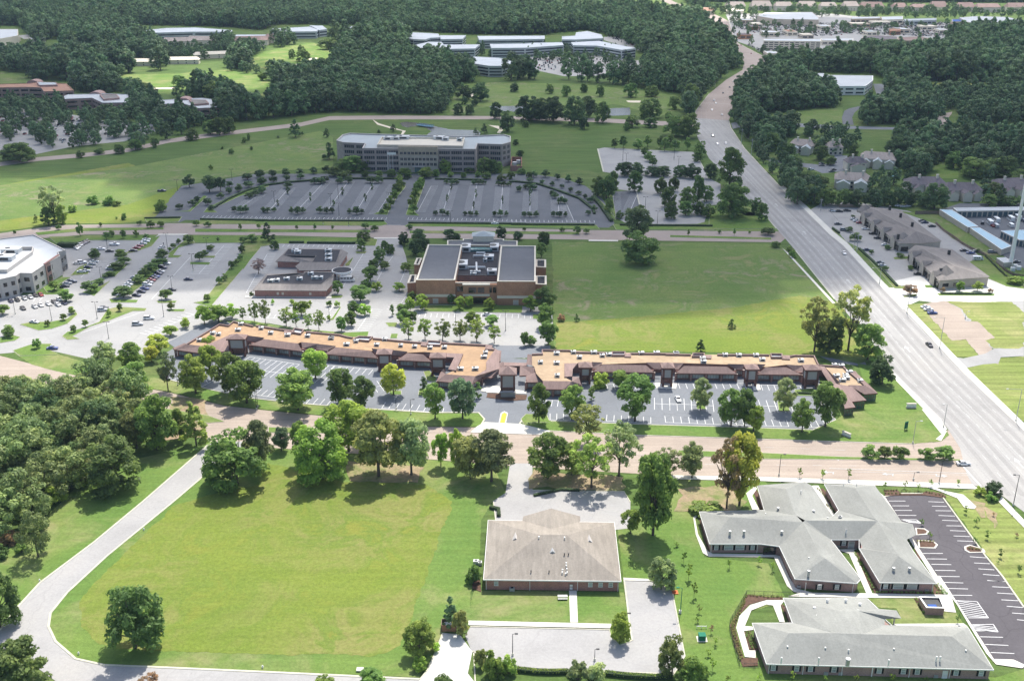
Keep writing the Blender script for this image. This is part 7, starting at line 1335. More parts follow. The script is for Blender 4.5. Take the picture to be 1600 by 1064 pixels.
LP = [(801,1024,990,.6,0,"lamp post at the lower left of the concrete lot behind the shrub clump"), (929,1032,1014,.4,0,"short lamp post above the flowering shrub"), (1063,958,918,-.8,0,"green lamp post on the lawn right of the concrete lot"), (977,985,958,.5,0,"lamp post inside the vase shaped tree on the lot corner"),
 (401,640,608,0,0,"thin lamp post on the verge before the left court parking"), (642,648,624,0,0,"lamp post on the verge right of the bright median tree"), (619,640,624,0,0,"short lamp post in the left court parking near the island tree"), (403,636,608,0,0,"lamp post at the kerb below the broad verge tree"), (278,603,583,0,0,"lamp post in the far left of the court parking"),
 (1426,693,658,1.5,0,"lamp post with a white head on the corner lawn below the green sign"), (1474,668,632,-1,0,"lamp post at the corner sidewalk by the highway"), (1467,756,718,0,0,"lamp post at the boulevard's south kerb near the stop line"), (1427,750,738,0,0,"low post on the boulevard's south kerb"), (1217,743,710,0,0,"lamp post at the boulevard's south kerb beyond the yellow tree"),
 (1583,790,742,-1.2,0,"tall lamp post at the highway edge, lower right"), (1587,658,608,-5,0,"lamp post leaning its arm over the highway at the right edge"), (1468,545,496,-4,0,"lamp post beside the black car on the highway"), (1417,490,447,-4,0,"lamp post on the highway verge below the retail strip"), (1374,444,419,-4,0,"lamp post on the verge at the shadow's edge"), (1334,390,366,-2,0,"lamp post on the verge in front of the retail strip, lower"),
 (1508,498,487,0,0,"small post in the dry grass lot"), (152,502-4,472,.8,1,"double lamp in the sunny lot by the parked tall car"), (256,495,462,.8,1,"double lamp between the two island trees"), (24,491,470,.8,1,"double lamp before the left office's corner"), (81,501,478,.8,1,"double lamp at the curved grass island"), (170,529,503,.8,1,"double lamp in the empty white lot"), (269,454,432,.8,1,"double lamp by the black car at the shadow's edge"),
 (302,424,397,.8,1,"double lamp above the dark blue car"), (158,438,417,.8,1,"double lamp in the left office's middle lot"), (168,388,366,.8,1,"double lamp in the left office's upper lot"), (262,390,365,.8,1,"double lamp at the driveway by the cross road"), (323,385,372,.8,1,"double lamp at the upper edge of the empty lot"), (278,301,281,.8,1,"double lamp at the oval lot's left corner"), (363,285,265,.8,1,"double lamp above the oval lot's left arc"),
 (429,318,299,.8,1,"double lamp in the oval lot, far left rows"), (517,322,303,.8,1,"double lamp in the oval lot, left rows"), (529,312,284,.8,1,"double lamp in the oval lot, beside a narrow shrub"), (608,318,301,.8,1,"double lamp in the oval lot left of the avenue"), (530,340,318,.8,1,"double lamp near the oval lot's front edge, left"), (704,350,330,.8,1,"double lamp near the oval lot's front edge, right"), (545,354,338,.8,0,"lamp on the verge in front of the oval lot, left"), (505,351,339,.8,0,"short lamp on the verge in front of the oval lot"),
 (973,253,231,.8,1,"double lamp in the upper pale lot, left"), (978,262,240,.8,1,"double lamp in the upper pale lot, second"), (1053,250,225,.8,1,"double lamp in the upper pale lot, third"), (1060,262,245,.8,1,"double lamp in the upper pale lot, right"), (1008,330,308,.8,1,"double lamp in the lower pale lot, left"), (1027,352,330,.8,1,"double lamp in the lower pale lot, right"),
 (712,508,486,.8,1,"double lamp before the brick hall, left"), (790,517,486,.8,1,"double lamp before the brick hall, right"), (417,485,462,.6,0,"lamp before the front one storey office"), (515,500,478,.6,0,"lamp at the right end of the one storey offices' lot"),
 (1140,236+0,0,0,0,None)]
for a in LP:
    if a[5]: lamp(a[0], a[1], a[2], a[5], a[3], 'galv' if a[0] > 1300 and a[1] < 700 else ('green_metal' if a[0] == 1063 else 'dark_metal'), double=bool(a[4]))
def pole(x, y, top, label, cross=True):
    X, Y, _ = g(x, y); H = zat(top, Y); r_ = thing('utility_pole', (X, Y, 0), label, 'utility pole', 'wooden utility poles along the highway'); b = MB(); b.cone((X, Y, 0), (X, Y, H), .22, .14, 8); b.build('pole', 'galv', r_)
    if cross: MB().box((X, Y, H-1.2), (2.8, .15, .18), .6).build('crossarm', 'galv', r_)
    return (X, Y, H-1)
w0 = pole(1281, 322, 312, "utility pole at the tree belt's left end"); w1 = pole(*px('G8', 205, 520+190), px('G8', 0, 560)[1], "utility pole on the verge in front of the retail strip"); w2_ = pole(*px('A3', 1420, 925), px('A3', 0, 825)[1], "utility pole with wires on the verge right of the far highway")
w3 = pole(1282, 330, 310, "utility pole with a transformer beside the retail strip's upper corner"); w4 = pole(1117, 137, 127, "pole at the far highway's left bend", False); w5 = pole(*px('A3', 1360, 865), px('A3', 0, 765)[1], "utility pole nearest the far grass verge"); w6 = pole(1239, 262, 247, "white lamp like pole by the town house lane", False)
def wire(a, b_, sag=2.5):
    n_ = 10; pr = None; mb = MB()
    for i in range(n_+1):
        t = i/n_; p = Vector(a).lerp(Vector(b_), t)-Vector((0, 0, sag*4*t*(1-t)))
        if pr is not None: mb.cone(pr, p, .05, .05, 4)
        pr = p
    return mb
for i, (a, b_) in enumerate(((w5, w2_), (w2_, w3), (w3, w1))): tag(wire(a, b_).build('overhead_wire', 'dark_metal'), ["overhead wire between the two far verge poles", "long overhead wire past the town houses to the retail corner", "overhead wire along the retail strip's verge"][i], 'wire')
# white monopole tower
X, Y, _ = g(*px('G8', 1480, 830)); H = 62; r_ = thing('telecom_tower', (X, Y, 0), "tall white tapering telecom mast rising beside the storage sheds at the right edge", 'tower'); b = MB(); b.cone((X, Y, 0), (X, Y, H), 1.05, .55, 16); b.build('mast', 'white_trim', r_)
P = pts("G8 1370,760 1440,755 1500,790 1430,800", 3); fc = root_at('equipment_hut', P, "white roofed hut at the foot of the telecom mast", 'hut'); flat(fc, P, 3, 'brick_beige', 'roof_white', .1, .2, 'white_trim')
for x, y in ((1520, 845), (1550, 860), (1500, 870)): 
    X, Y, _ = g(*px('G8', x, y)); tag(MB().box((X, Y, .05), (2, 1.6, 1.8)).box((X, Y, 1.85), (2.2, 1.8, .1)).build('equipment_cabinet', 'unit_white'), {1520: "left white cabinet at the mast's foot", 1550: "right white cabinet at the mast's foot", 1500: "front white cabinet at the mast's foot"}[x], 'cabinet')
def fence(s, h, label, m='wood_fence', step=3.0, bands_=False, closed=False):
    q = G(s); P = [Vector(p[:2]) for p in q]; r_ = root_at('fence', q, label, 'fence'); b = MB(); b.strip(q, .08, .15, h); b.build('fence_panel', m, r_); b = MB()
    for a, c in zip(P[:-1], P[1:]):
        n_ = max(1, int((c-a).length/step))
        for i in range(n_+1): p = a.lerp(c, i/n_); b.box((p.x, p.y, 0), (.14, .14, h+.12))
    b.build('fence_posts', m, r_)
fence("G8 690,400 890,400 895,372", 2.2, "grey wooden fence above the retail strip's rear lawn"); fence("G8 60,345 230,345", 2.2, "wooden fence at the retail strip's upper left corner")
fence("G8 860,480 930,545 1000,590 1080,650 1150,690 1260,740 1400,850 1500,910 1596,930", 1.6, "brown fence between the rear drive and the storage lawn")
def railf(s, label, h=1.6):
    q = G(s); P = [Vector(p[:2]) for p in q]; r_ = root_at('iron_fence', q, label, 'fence'); b = MB()
    for z_ in (.25, h-.15): b.strip(q, .04, z_, z_+.05)
    b.build('rail', 'dark_metal', r_); b = MB()
    for a, c in zip(P[:-1], P[1:]):
        n_ = max(1, int((c-a).length/.3))
        for i in range(n_+1): p = a.lerp(c, i/n_); w_ = .07 if i % 8 == 0 else .025; b.box((p.x, p.y, .05), (w_, w_, h))
    b.build('pickets', 'dark_metal', r_)
railf("E3 700,185 540,190 215,175 60,440 55,490 150,830 190,850 330,850", "dark iron fence curving round the garden path of the lower grey wing")
# hedges
def hedge(s, wd, h, label, tn='d', dens=26, group=None):
    q = G(s); P = [Vector((p[0], p[1], 0)) for p in q]; rng = np.random.default_rng(len(label)); cl = []
    core = MB(); core.strip(q, wd*.75, 0.02, h*.8)
    for a, c in zip(P[:-1], P[1:]):
        n_ = max(1, int((c-a).length/.6))
        for i in range(n_): p = a.lerp(c, (i+.5)/n_); cl.append((p.x+rng.normal()*.05, p.y+rng.normal()*.05, h*.52, 0.5*min(wd, h*1.1), .95))
    o3 = Vector((P[0].x, P[0].y, 0)); r_ = thing('hedge', o3, label, 'hedge', group); core.build('stems', 'hedge_core', r_)
    v, tone = leaves(rng, cl, min(9000, len(cl)*dens), .16 if wd < 2 else .22, up=.5); v = v-np.array(o3[:]); me = mesh_leaves('foliage', v, tone, 'leaf'); o = bpy.data.objects.new('foliage', me); COL.objects.link(o); o.parent = r_; o.color = (*TINT[tn], 1)
hedge("H8 510,752 640,765 720,768 830,765", 1.6, 1.3, "clipped bright hedge at the bottom, left of the flowering shrub", 'b', 60); hedge("H8 1060,775 1200,790 1380,800 1480,790", 1.6, 1.3, "clipped bright hedge at the bottom, right of the flowering shrub", 'b', 60)
GH = "low dark hedges edging the lots"
for s, wd, h, lab in (("B1 1270,250 1350,200 1460,150 1596,112 B2 40,120 180,100 330,88", 2.2, 1.4, "curved low hedge along the oval lot's upper left"), ("G4 200,452 470,452 640,455", 2, 1.4, "low hedge along the oval lot's top left"), ("G4 850,455 1210,462", 2, 1.4, "low hedge along the oval lot's top right of the entrance"), ("G4 1430,478 B3 20,95 150,108 250,140 400,195 480,258 490,285", 2.2, 1.4, "curved low hedge along the oval lot's right"),
   ("B1 1190,318 1590,325", 1.8, 1.2, "front hedge of the oval lot, far left piece"), ("B2 0,326 760,328", 1.8, 1.2, "front hedge of the oval lot left of the avenue"), ("B2 905,340 1596,346 B3 0,350 490,352", 1.8, 1.2, "front hedge of the oval lot right of the avenue"), ("B3 640,352 830,355 1190,358", 2, 1.3, "hedge below the pale lower lot"),
   ("B1 860,312 1070,308", 1.6, 1.2, "hedge at the oval lot's left gateway"), ("G6 445,125 585,125", 1.8, 1.5, "short hedge behind the rear one storey office"), ("G6 615,128 1080,132", 1.8, 1.5, "long hedge behind the rear one storey office"), ("F4 935,435 1055,440", 1.4, 1.0, "low hedge below the court's last sign tower"), ("G8 5,520 60,560", 1.5, 1.2, "short hedge at the highway end of the retail lot"),
   ("G8 225,690 400,850 540,1000", 1.6, 1.2, "long hedge between the highway verge and the retail lot"), ("G8 1280,750 1400,870 1500,960", 2.2, 1.5, "bushy strip behind the lower retail building"), ("B1 350,478 455,480", 5, 3, "thick dark hedge at the left office's corner"), ("D3 300,296 1,296", .1, .1, None), ("H5 690,105 900,108 1110,108", 1.6, 1.0, "low planted strip below the lower retail building"), ("D2 1390,38 1440,50 1442,90", 1.6, 1.2, "small hedge at the left corner behind the tan roofed house"), ("C3 130,970 290,935 400,940", 1.2, .9, "low dark hedge along the shaded edge of the rear lot"),
   ("B3 480,190 520,230 590,330", 3, 2.2, "hedge strip beside the oval lot's right gateway")):
    if lab: hedge(s, wd, h, lab, 'k' if 'bushy' not in lab else 'b', 34 if wd < 3 else 60, GH)
# tiny bed plants around the grey complex: uncountable rows of little shrubs
def beds(specs, name, label, tn, sz):
    rng = np.random.default_rng(3); cl = []
    for s, step in specs:
        q = [Vector(p) for p in G(s)]
        for a, c in zip(q[:-1], q[1:]):
            n_ = max(1, int((c-a).length/step))
            for i in range(n_+1): p = a.lerp(c, i/max(1, n_)); cl.append((p.x+rng.normal()*.12, p.y+rng.normal()*.12, sz*.5+.12, sz*.55, .8))
    v, tone = leaves(rng, cl, len(cl)*40, .13); me = mesh_leaves(name, v, tone, 'leaf'); o = bpy.data.objects.new(name, me); COL.objects.link(o); o.color = (*TINT[tn], 1); tag(o, label, 'plants', None, 'stuff')
beds([("E4 225,155 860,165", 1.0), ("E4 600,215 665,340", 1.0), ("E4 670,345 850,345", 1.1), ("E4 770,90 860,165", .9), ("E4 800,80 880,165", .9), ("E2 400,800 500,1010", 1.0), ("E2 350,720 450,900", .9), ("E3 560,280 625,420", 1.0), ("E3 210,530 270,670", .8), ("E3 240,530 295,665", .8)], 'bed_plants', "rows of small shrubs in the mulch beds round the grey roofed complex", 'm', .7)
beds([("E2 600,195 700,200", .9), ("E2 600,220 720,225", .9), ("E2 740,205 900,212", 1.1), ("E2 940,210 1080,240", .9), ("E3 215,185 540,200", .9), ("E3 210,200 90,440 80,480 150,780", .9), ("E3 190,240 90,470 170,760", .9), ("E2 870,620 1000,620", .8), ("E2 1300,680 1400,690", .8), ("E2 45,185 145,300", .9), ("E1 1180,320 1260,380", .8)], 'bed_tufts', "pale tufts of ornamental grass in the beds beside the paths and parking lot", 'o', .6)
# signs and small objects
def mono(x, y, w_, h, label, m='stone', pm='white_trim', base=None, rz=0):
    X, Y, _ = g(x, y); r_ = thing('monument_sign', (X, Y, .1), label, 'sign'); MB().box((X, Y, .1), (w_, 1.0, h*.3), rz).build('plinth', m, r_); MB().box((X, Y, .1+h*.3), (w_*.94, .6, h*.7), rz).build('panel', pm, r_); MB().box((X, Y, .1+h), (w_*1.03, .9, .2), rz).build('cap', m, r_)
mono(*px('C4', 925, 447), 3.6, 1.7, "pale stone monument sign on the corner lawn by the highway sidewalk"); mono(*px('C4', 540, 615), 3.4, 1.4, "low stone sign in a flower bed on the court's lawn by the boulevard", rz=-.9)
X, Y, _ = g(*px('C4', 893, 576)); r_ = thing('sale_sign', (X, Y, .1), "green upright sign board on the corner lawn", 'sign'); MB().box((X, Y, .5), (1.7, .12, 2.8), .5).build('board', 'green_metal', r_); MB().box((X-.6, Y-.35, .1), (.12, .12, .8)).box((X+.6, Y+.3, .1), (.12, .12, .8)).build('post', 'dark_metal', r_); MB().box((X+.03, Y-.09, 2.0), (.9, .06, .7), .5).box((X+.03, Y-.09, 1.2), (1.1, .06, .25), .5).build('lettering_panel', 'dark_metal', r_)
def bench(x, y, label):
    X, Y, _ = g(x, y); r_ = thing('picnic_table', (X, Y, .05), label, 'table'); MB().box((X, Y, .72), (2.6, .9, .08)).build('tabletop', 'galv', r_)
    for s_ in (-1, 1): MB().box((X, Y+s_*.8, .42), (2.6, .32, .07)).build('bench', 'galv', r_); MB().box((X+s_*.9, Y, .05), (.1, 1.7, .4)).box((X+s_*.9, Y, .4), (.1, .5, .33)).build('leg', 'dark_metal', r_)
bench(*px('D3', 300, 572), "picnic table on the small lawn in front of the tan roofed brick house")
X, Y, _ = g(*px('D2', 1145, 770)); r_ = thing('trash_enclosure', (X, Y, .05), "wooden walled trash enclosure between a conical evergreen and an olive bush", 'enclosure'); b = MB(); b.strip([(X-1.9, Y), (X-1.9, Y+2.6), (X+1.9, Y+2.6), (X+1.9, Y)], .15, .05, 2.1); b.build('wall', 'wood_fence', r_); MB().box((X, Y, .1), (3.6, .12, 1.9)).build('gate', 'brick_orange', r_)
tag(MB().box((X, Y+1.3, .06), (2.2, 1.4, 1.4)).box((X, Y+1.3, 1.46), (2.3, 1.5, .1)).build('dumpster', 'unit_white'), "pale dumpster inside the wooden trash enclosure", 'dumpster')
def gbox(x, y, s_, m, label, cat='utility box', pad=True, nm='utility_box'):
    X, Y, _ = g(x, y); r_ = thing(nm, (X, Y, .05), label, cat); MB().box((X, Y, .12), s_).box((X, Y, .12+s_[2]), (s_[0]*1.05, s_[1]*1.05, .07)).build('cabinet', m, r_)
    if pad: MB().box((X, Y, .04), (s_[0]*1.5, s_[1]*1.4, .1)).build('pad', 'walk', r_)
gbox(*px('D3', 1127, 815), (1.7, 1.6, 1.4), 'green_metal', "green transformer box on a pad on the lawn between the buildings"); gbox(*px('C1', 545, 208), (1.9, 1.6, 1.3), 'green_metal', "green transformer box at the corner of the lawn left of the court")
gbox(*px('D2', 618, 1000), (1.6, 1.2, .35), 'walk', "flat concrete box lid at the bottom edge of the mown field", pad=False); 
b = MB(); X, Y, _ = g(*px('D3', 1125, 752)); b.box((X, Y, .1), (2.6, .12, 1.0)); r_ = thing('pipe_frame', (X, Y, .05), "white pipe frame just behind the green transformer box", 'pipework'); MB().box((X, Y, .75), (2.6, .12, .12)).build('rail', 'white_trim', r_); MB().box((X-1.2, Y, .05), (.12, .12, .75)).box((X+1.2, Y, .05), (.12, .12, .75)).box((X, Y, .05), (.12, .12, .75)).build('post', 'white_trim', r_)
for i, (t, x, y) in enumerate((('D1', 468, 905), ('D1', 1560, 985), ('D1', 237, 472), ('D1', 855, 168), ('D2', 40, 985))):
    if i == 4: continue
    X, Y, _ = g(*px(t, x, y)); r_ = thing('fire_hydrant', (X, Y, .05), ["white hydrant on the verge inside the street bend", "white hydrant on the verge at the bottom edge of the mown field", "white marker post outside the street bend", "white marker post beside the straight side street"][i], 'hydrant' if i < 2 else 'post', "hydrants and markers at the street bend")
    MB().cone((X, Y, .05), (X, Y, .75), .17, .14, 10).cone((X, Y, .75), (X, Y, .9), .19, .06, 10).build('barrel', 'white_trim', r_); MB().cone((X-.28, Y, .5), (X+.28, Y, .5), .08, .08, 8).build('nozzle', 'white_trim', r_)
tag(MB().box((*g(*px('D3', 968, 538))[:2], .1), (1.6, 1.6, .12)).box((*g(*px('D3', 968, 538))[:2], .22), (.5, .5, .5)).build('drain_marker', 'orange_mat'), "orange marker at the concrete lot's upper right corner", 'marker')
X, Y, _ = g(*px('D3', 997, 660)); tag(MB().cone((X, Y, 0), (X, Y, .9), .35, .33, 12).cone((X, Y, .9), (X, Y, 1.0), .38, .3, 12).build('bollard', 'walk'), "round concrete bollard on the lawn below the green lamp post", 'bollard')
# flag poles in front of the office
for i, x in enumerate((482, 500, 522)):
    X, Y, _ = g(*px('G4', x, 405)); H = 15.5; r_ = thing('flagpole', (X, Y, 0), ["left flagpole in front of the four storey office", "middle flagpole in front of the four storey office", "right flagpole in front of the four storey office"][i], 'flagpole', 'office flagpoles'); MB().cone((X, Y, 0), (X, Y, H), .16, .08, 8).build('pole', 'white_trim', r_)
    fb = MB(); n_ = 6
    for k in range(n_): x0, x1 = k*2.6/n_, (k+1)*2.6/n_; fb.add([(X+x0, Y+.2*math.sin(k), H-2), (X+x1, Y+.2*math.sin(k+1), H-2.1), (X+x1, Y+.2*math.sin(k+1), H-.3), (X+x0, Y+.2*math.sin(k), H-.2)], [(0, 1, 2, 3)])
    fb.build('flag', 'white_trim', r_)
# blue bridge over the pond
a, b_ = g(*px('A2', 960, 742), 1.2), g(*px('A2', 1050, 752), 1.2); r_ = root_at('footbridge', [a, b_], "blue footbridge across the pond behind the four storey office", 'bridge'); b = MB(); b.strip([a[:2], b_[:2]], 4.5, .9, 1.3); b.build('deck', 'bridge_blue', r_); b = MB()
d_ = (Vector(b_)-Vector(a)).normalized(); n_ = Vector((-d_.y, d_.x, 0))
for s_ in (-2.1, 2.1): b.strip([(Vector(a)+n_*s_)[:2], (Vector(b_)+n_*s_)[:2]], .25, 2.1, 2.4)
for i in range(9):
    for s_ in (-2.1, 2.1): p = Vector(a).lerp(Vector(b_), i/8)+n_*s_; b.box((p.x, p.y, 1.2), (.25, .25, 1.0))
b.build('railing', 'bridge_blue', r_)
# pool at the town houses
surfs('pool', ["H1 785,322 870,318 860,332 800,334"], .1, 'glass_teal')
# people by the white car on the drive
def person(x, y, shirt, trousers, label, rz=0):
    X, Y, _ = g(x, y); me = bpy.data.meshes.new('person'); J = [(0,0,.95),(0,0,1.2),(0,0,1.45),(0,0,1.55),(0,0,1.68),(.1,0,.9),(.12,.03,.5),(.13,0,.08),(.14,-.14,.04),(-.1,0,.9),(-.14,-.06,.5),(-.13,.04,.08),(-.14,-.1,.04),(.2,0,1.42),(.27,.02,1.15),(.28,-.08,.9),(-.2,0,1.42),(-.27,.03,1.15),(-.29,-.06,.9)]
    E = [(0,1),(1,2),(2,3),(3,4),(0,5),(5,6),(6,7),(7,8),(0,9),(9,10),(10,11),(11,12),(2,13),(13,14),(14,15),(2,16),(16,17),(17,18)]
    me.from_pydata(J, E, []); o = bpy.data.objects.new('person', me); COL.objects.link(o); o.location = (X, Y, .1); o.rotation_euler = (0, 0, rz); mo = o.modifiers.new('skin', 'SKIN'); o.modifiers.new('sub', 'SUBSURF').levels = 1
    rad = [.15,.14,.16,.06,.115,.1,.075,.05,.045,.1,.075,.05,.045,.07,.05,.035,.07,.05,.035]
    for v, r2 in zip(me.skin_vertices[0].data, rad): v.radius = (r2, r2)
    me.skin_vertices[0].data[0].use_root = True; me.materials.append(M[shirt]); tag(o, label, 'person', 'two people on the driveway')
mat('cloth_dark', (.05,.05,.07)); mat('cloth_white', (.6,.6,.6))
person(*px('B1', 972, 470), 'cloth_dark', 0, "person in dark clothes standing behind the white car on the driveway"); person(*px('B1', 978, 488), 'cloth_white', 0, "person in light clothes standing right of the white car on the driveway", 1)
# ================================================================ woods, clouds, haze
def inpoly(q, x, y):
    c = np.zeros(x.shape, bool); n_ = len(q); j = n_-1
    for i in range(n_):
        xi, yi, xj, yj = q[i][0], q[i][1], q[j][0], q[j][1]
        if yi != yj: c ^= ((yi > y) != (yj > y)) & (x < (xj-xi)*(y-yi)/(yj-yi)+xi)
        j = i
    return c
def proj(X, Y):
    v = Y*math.cos(TH)+CAMH*math.sin(TH); return F*X/v+800, 532-F*(Y*math.sin(TH)-CAMH*math.cos(TH))/v
def lowtree(kind, k, nl, ls, mt, nm, x, y, top, wd, label, group):
    """single-mesh wood tree: low leaf count crown + trunk; also the source of the wood's instances"""
    rng = np.random.default_rng(k*17+3); ncl = 34; cl = crown_clumps(rng, kind, ncl); asp = 1.15 if kind != 'pine' else 1.5; cb = .12
    c2 = [(c[0]*1.05, c[1]*1.05, min(cb*asp+c[2]*asp*(1-cb)*.93, asp-c[3]*.7), c[3]*1.1, .85) for c in cl]; v, tone = leaves(rng, c2, nl, ls, nj=.3)
    me = mesh_leaves(nm, v, tone, mt); me.materials.append(M['bark']); import bmesh
    bm = bmesh.new(); bm.from_mesh(me); r1 = .03
    b0 = [bm.verts.new((r1*math.cos(a), r1*math.sin(a), 0)) for a in (0, 1.57, 3.14, 4.71)]; t0 = [bm.verts.new((r1*.5*math.cos(a), r1*.5*math.sin(a), asp*.6)) for a in (0, 1.57, 3.14, 4.71)]
    for i in range(4): f_ = bm.faces.new((b0[i], b0[(i+1) % 4], t0[(i+1) % 4], t0[i])); f_.material_index = 1
    bm.to_mesh(me); bm.free(); o = bpy.data.objects.new(nm, me); COL.objects.link(o)
    X, Y, _ = g(x, y); W = wd/scl(y); H = zat(top, Y); o.location = (X, Y, 0); o.scale = (W, W, H/asp); tag(o, label, 'tree', group); return o
mkleaf('leaf_wood_deep', (0.15, 0.235, 0.085), .35); NW = []; FW = []
for i, (k_, x, y, top, wd, lab) in enumerate((('dense', 20, 640, 585, 60, "rounded crown at the wood's upper left"), ('oak', 95, 655, 598, 62, "broad grey green crown in the wood's upper middle"), ('dense', 150, 668, 606, 60, "rounded crown near the wood's upper right edge"), ('oak', 62, 730, 660, 70, "big olive crown in the middle of the wood"), ('dense', 60, 870, 795, 58, "bright crown at the wood's lower tip"))):
    NW.append(lowtree(k_, i, 2600, .030, ('leaf_wood', 'leaf_wood_deep')[i % 2], 'woodland_tree', x, y, top, wd, lab, 'crowns of the left wood told apart'))
for i, (k_, x, y, top, wd, lab) in enumerate((('dense', 600, 108, 82, 26, "round dark crown in the far wood above the office"), ('oak', 632, 160, 122, 30, "round purple tinged crown in the wood above the office"), ('pine', 520, 150, 128, 22, "dark pointed crown in the wood left of the office"), ('dense', 1095, 108, 82, 26, "round crown at the wood's edge left of the far highway"))):
    FW.append(lowtree(k_, i+7, 1500, .050, 'leaf_wood_far', 'forest_tree', x, y, top, wd, lab, 'crowns of the far forest told apart'))
def scatter(name, label, pts_, scales, objs, seed):
    me = bpy.data.meshes.new(name); me.from_pydata([tuple(p) for p in pts_], [], []); a = me.attributes.new('sc', 'FLOAT', 'POINT'); a.data.foreach_set('value', np.asarray(scales, dtype=np.float32))
    o = bpy.data.objects.new(name, me); COL.objects.link(o); tag(o, label, 'trees', None, 'stuff'); ng = bpy.data.node_groups.new(name, 'GeometryNodeTree')
    ng.interface.new_socket('Geometry', in_out='INPUT', socket_type='NodeSocketGeometry'); ng.interface.new_socket('Geometry', in_out='OUTPUT', socket_type='NodeSocketGeometry')
    N = ng.nodes; gi = N.new('NodeGroupInput'); go = N.new('NodeGroupOutput'); jn = N.new('GeometryNodeJoinGeometry')
    for k, ob in enumerate(objs):
        oi = N.new('GeometryNodeObjectInfo'); oi.inputs['Object'].default_value = ob; oi.inputs['As Instance'].default_value = True; oi.transform_space = 'ORIGINAL'
        ip = N.new('GeometryNodeInstanceOnPoints'); rv = N.new('FunctionNodeRandomValue'); rv.data_type = 'FLOAT_VECTOR'; rv.inputs['Min'].default_value = (-.06, -.06, 0); rv.inputs['Max'].default_value = (.06, .06, 6.28); rv.inputs['Seed'].default_value = k+seed
        at = N.new('GeometryNodeInputNamedAttribute'); at.data_type = 'FLOAT'; at.inputs['Name'].default_value = 'sc'
        ri = N.new('FunctionNodeRandomValue'); ri.data_type = 'INT'; ri.inputs[4].default_value = 0; ri.inputs[5].default_value = len(objs)-1; ri.inputs['Seed'].default_value = seed
        cp = N.new('FunctionNodeCompare'); cp.data_type = 'INT'; cp.operation = 'EQUAL'; cp.inputs[3].default_value = k
        # object scale is divided out: instances are placed as unit trees
        ng.links.new(ri.outputs[2], cp.inputs[2]); ng.links.new(cp.outputs[0], ip.inputs['Selection']); ng.links.new(gi.outputs[0], ip.inputs['Points']); ng.links.new(oi.outputs['Geometry'], ip.inputs['Instance'])
        ng.links.new(rv.outputs[0], ip.inputs['Rotation']); ng.links.new(at.outputs[0], ip.inputs['Scale']); ng.links.new(ip.outputs[0], jn.inputs[0])
    ng.links.new(jn.outputs[0], go.inputs[0]); o.modifiers.new('scatter', 'NODES').node_group = ng; return o
def jitter(x0, x1, y0, y1, step, rng):
    xs = np.arange(x0, x1, step); ys = np.arange(y0, y1, step*.87); X, Y = np.meshgrid(xs, ys); X = X+(np.arange(len(ys)) % 2)[:, None]*step*.5
    return (X+rng.uniform(-.36, .36, X.shape)*step).ravel(), (Y+rng.uniform(-.36, .36, Y.shape)*step).ravel()
rng = np.random.default_rng(11)
# near wood at the left
W1 = L("C1 -300,470 0,460 180,450 420,430 560,410 680,430 790,480 860,480 900,640 800,700 700,720 620,800 540,900 420,1000 330,1064 D1 200,90 120,200 0,260 -400,300")
X, Y = jitter(-260, -60, 215, 420, 7.6, rng); ux, uy = proj(X, Y); k_ = inpoly(W1, ux, uy+2); X, Y = X[k_], Y[k_]; sc = rng.uniform(10.5, 17, len(X))
scatter('left_wood', "dense mixed wood filling the left edge of the photo beside the side street", np.stack([X, Y, np.full(len(X), -.4)], 1), sc, NW, 3)
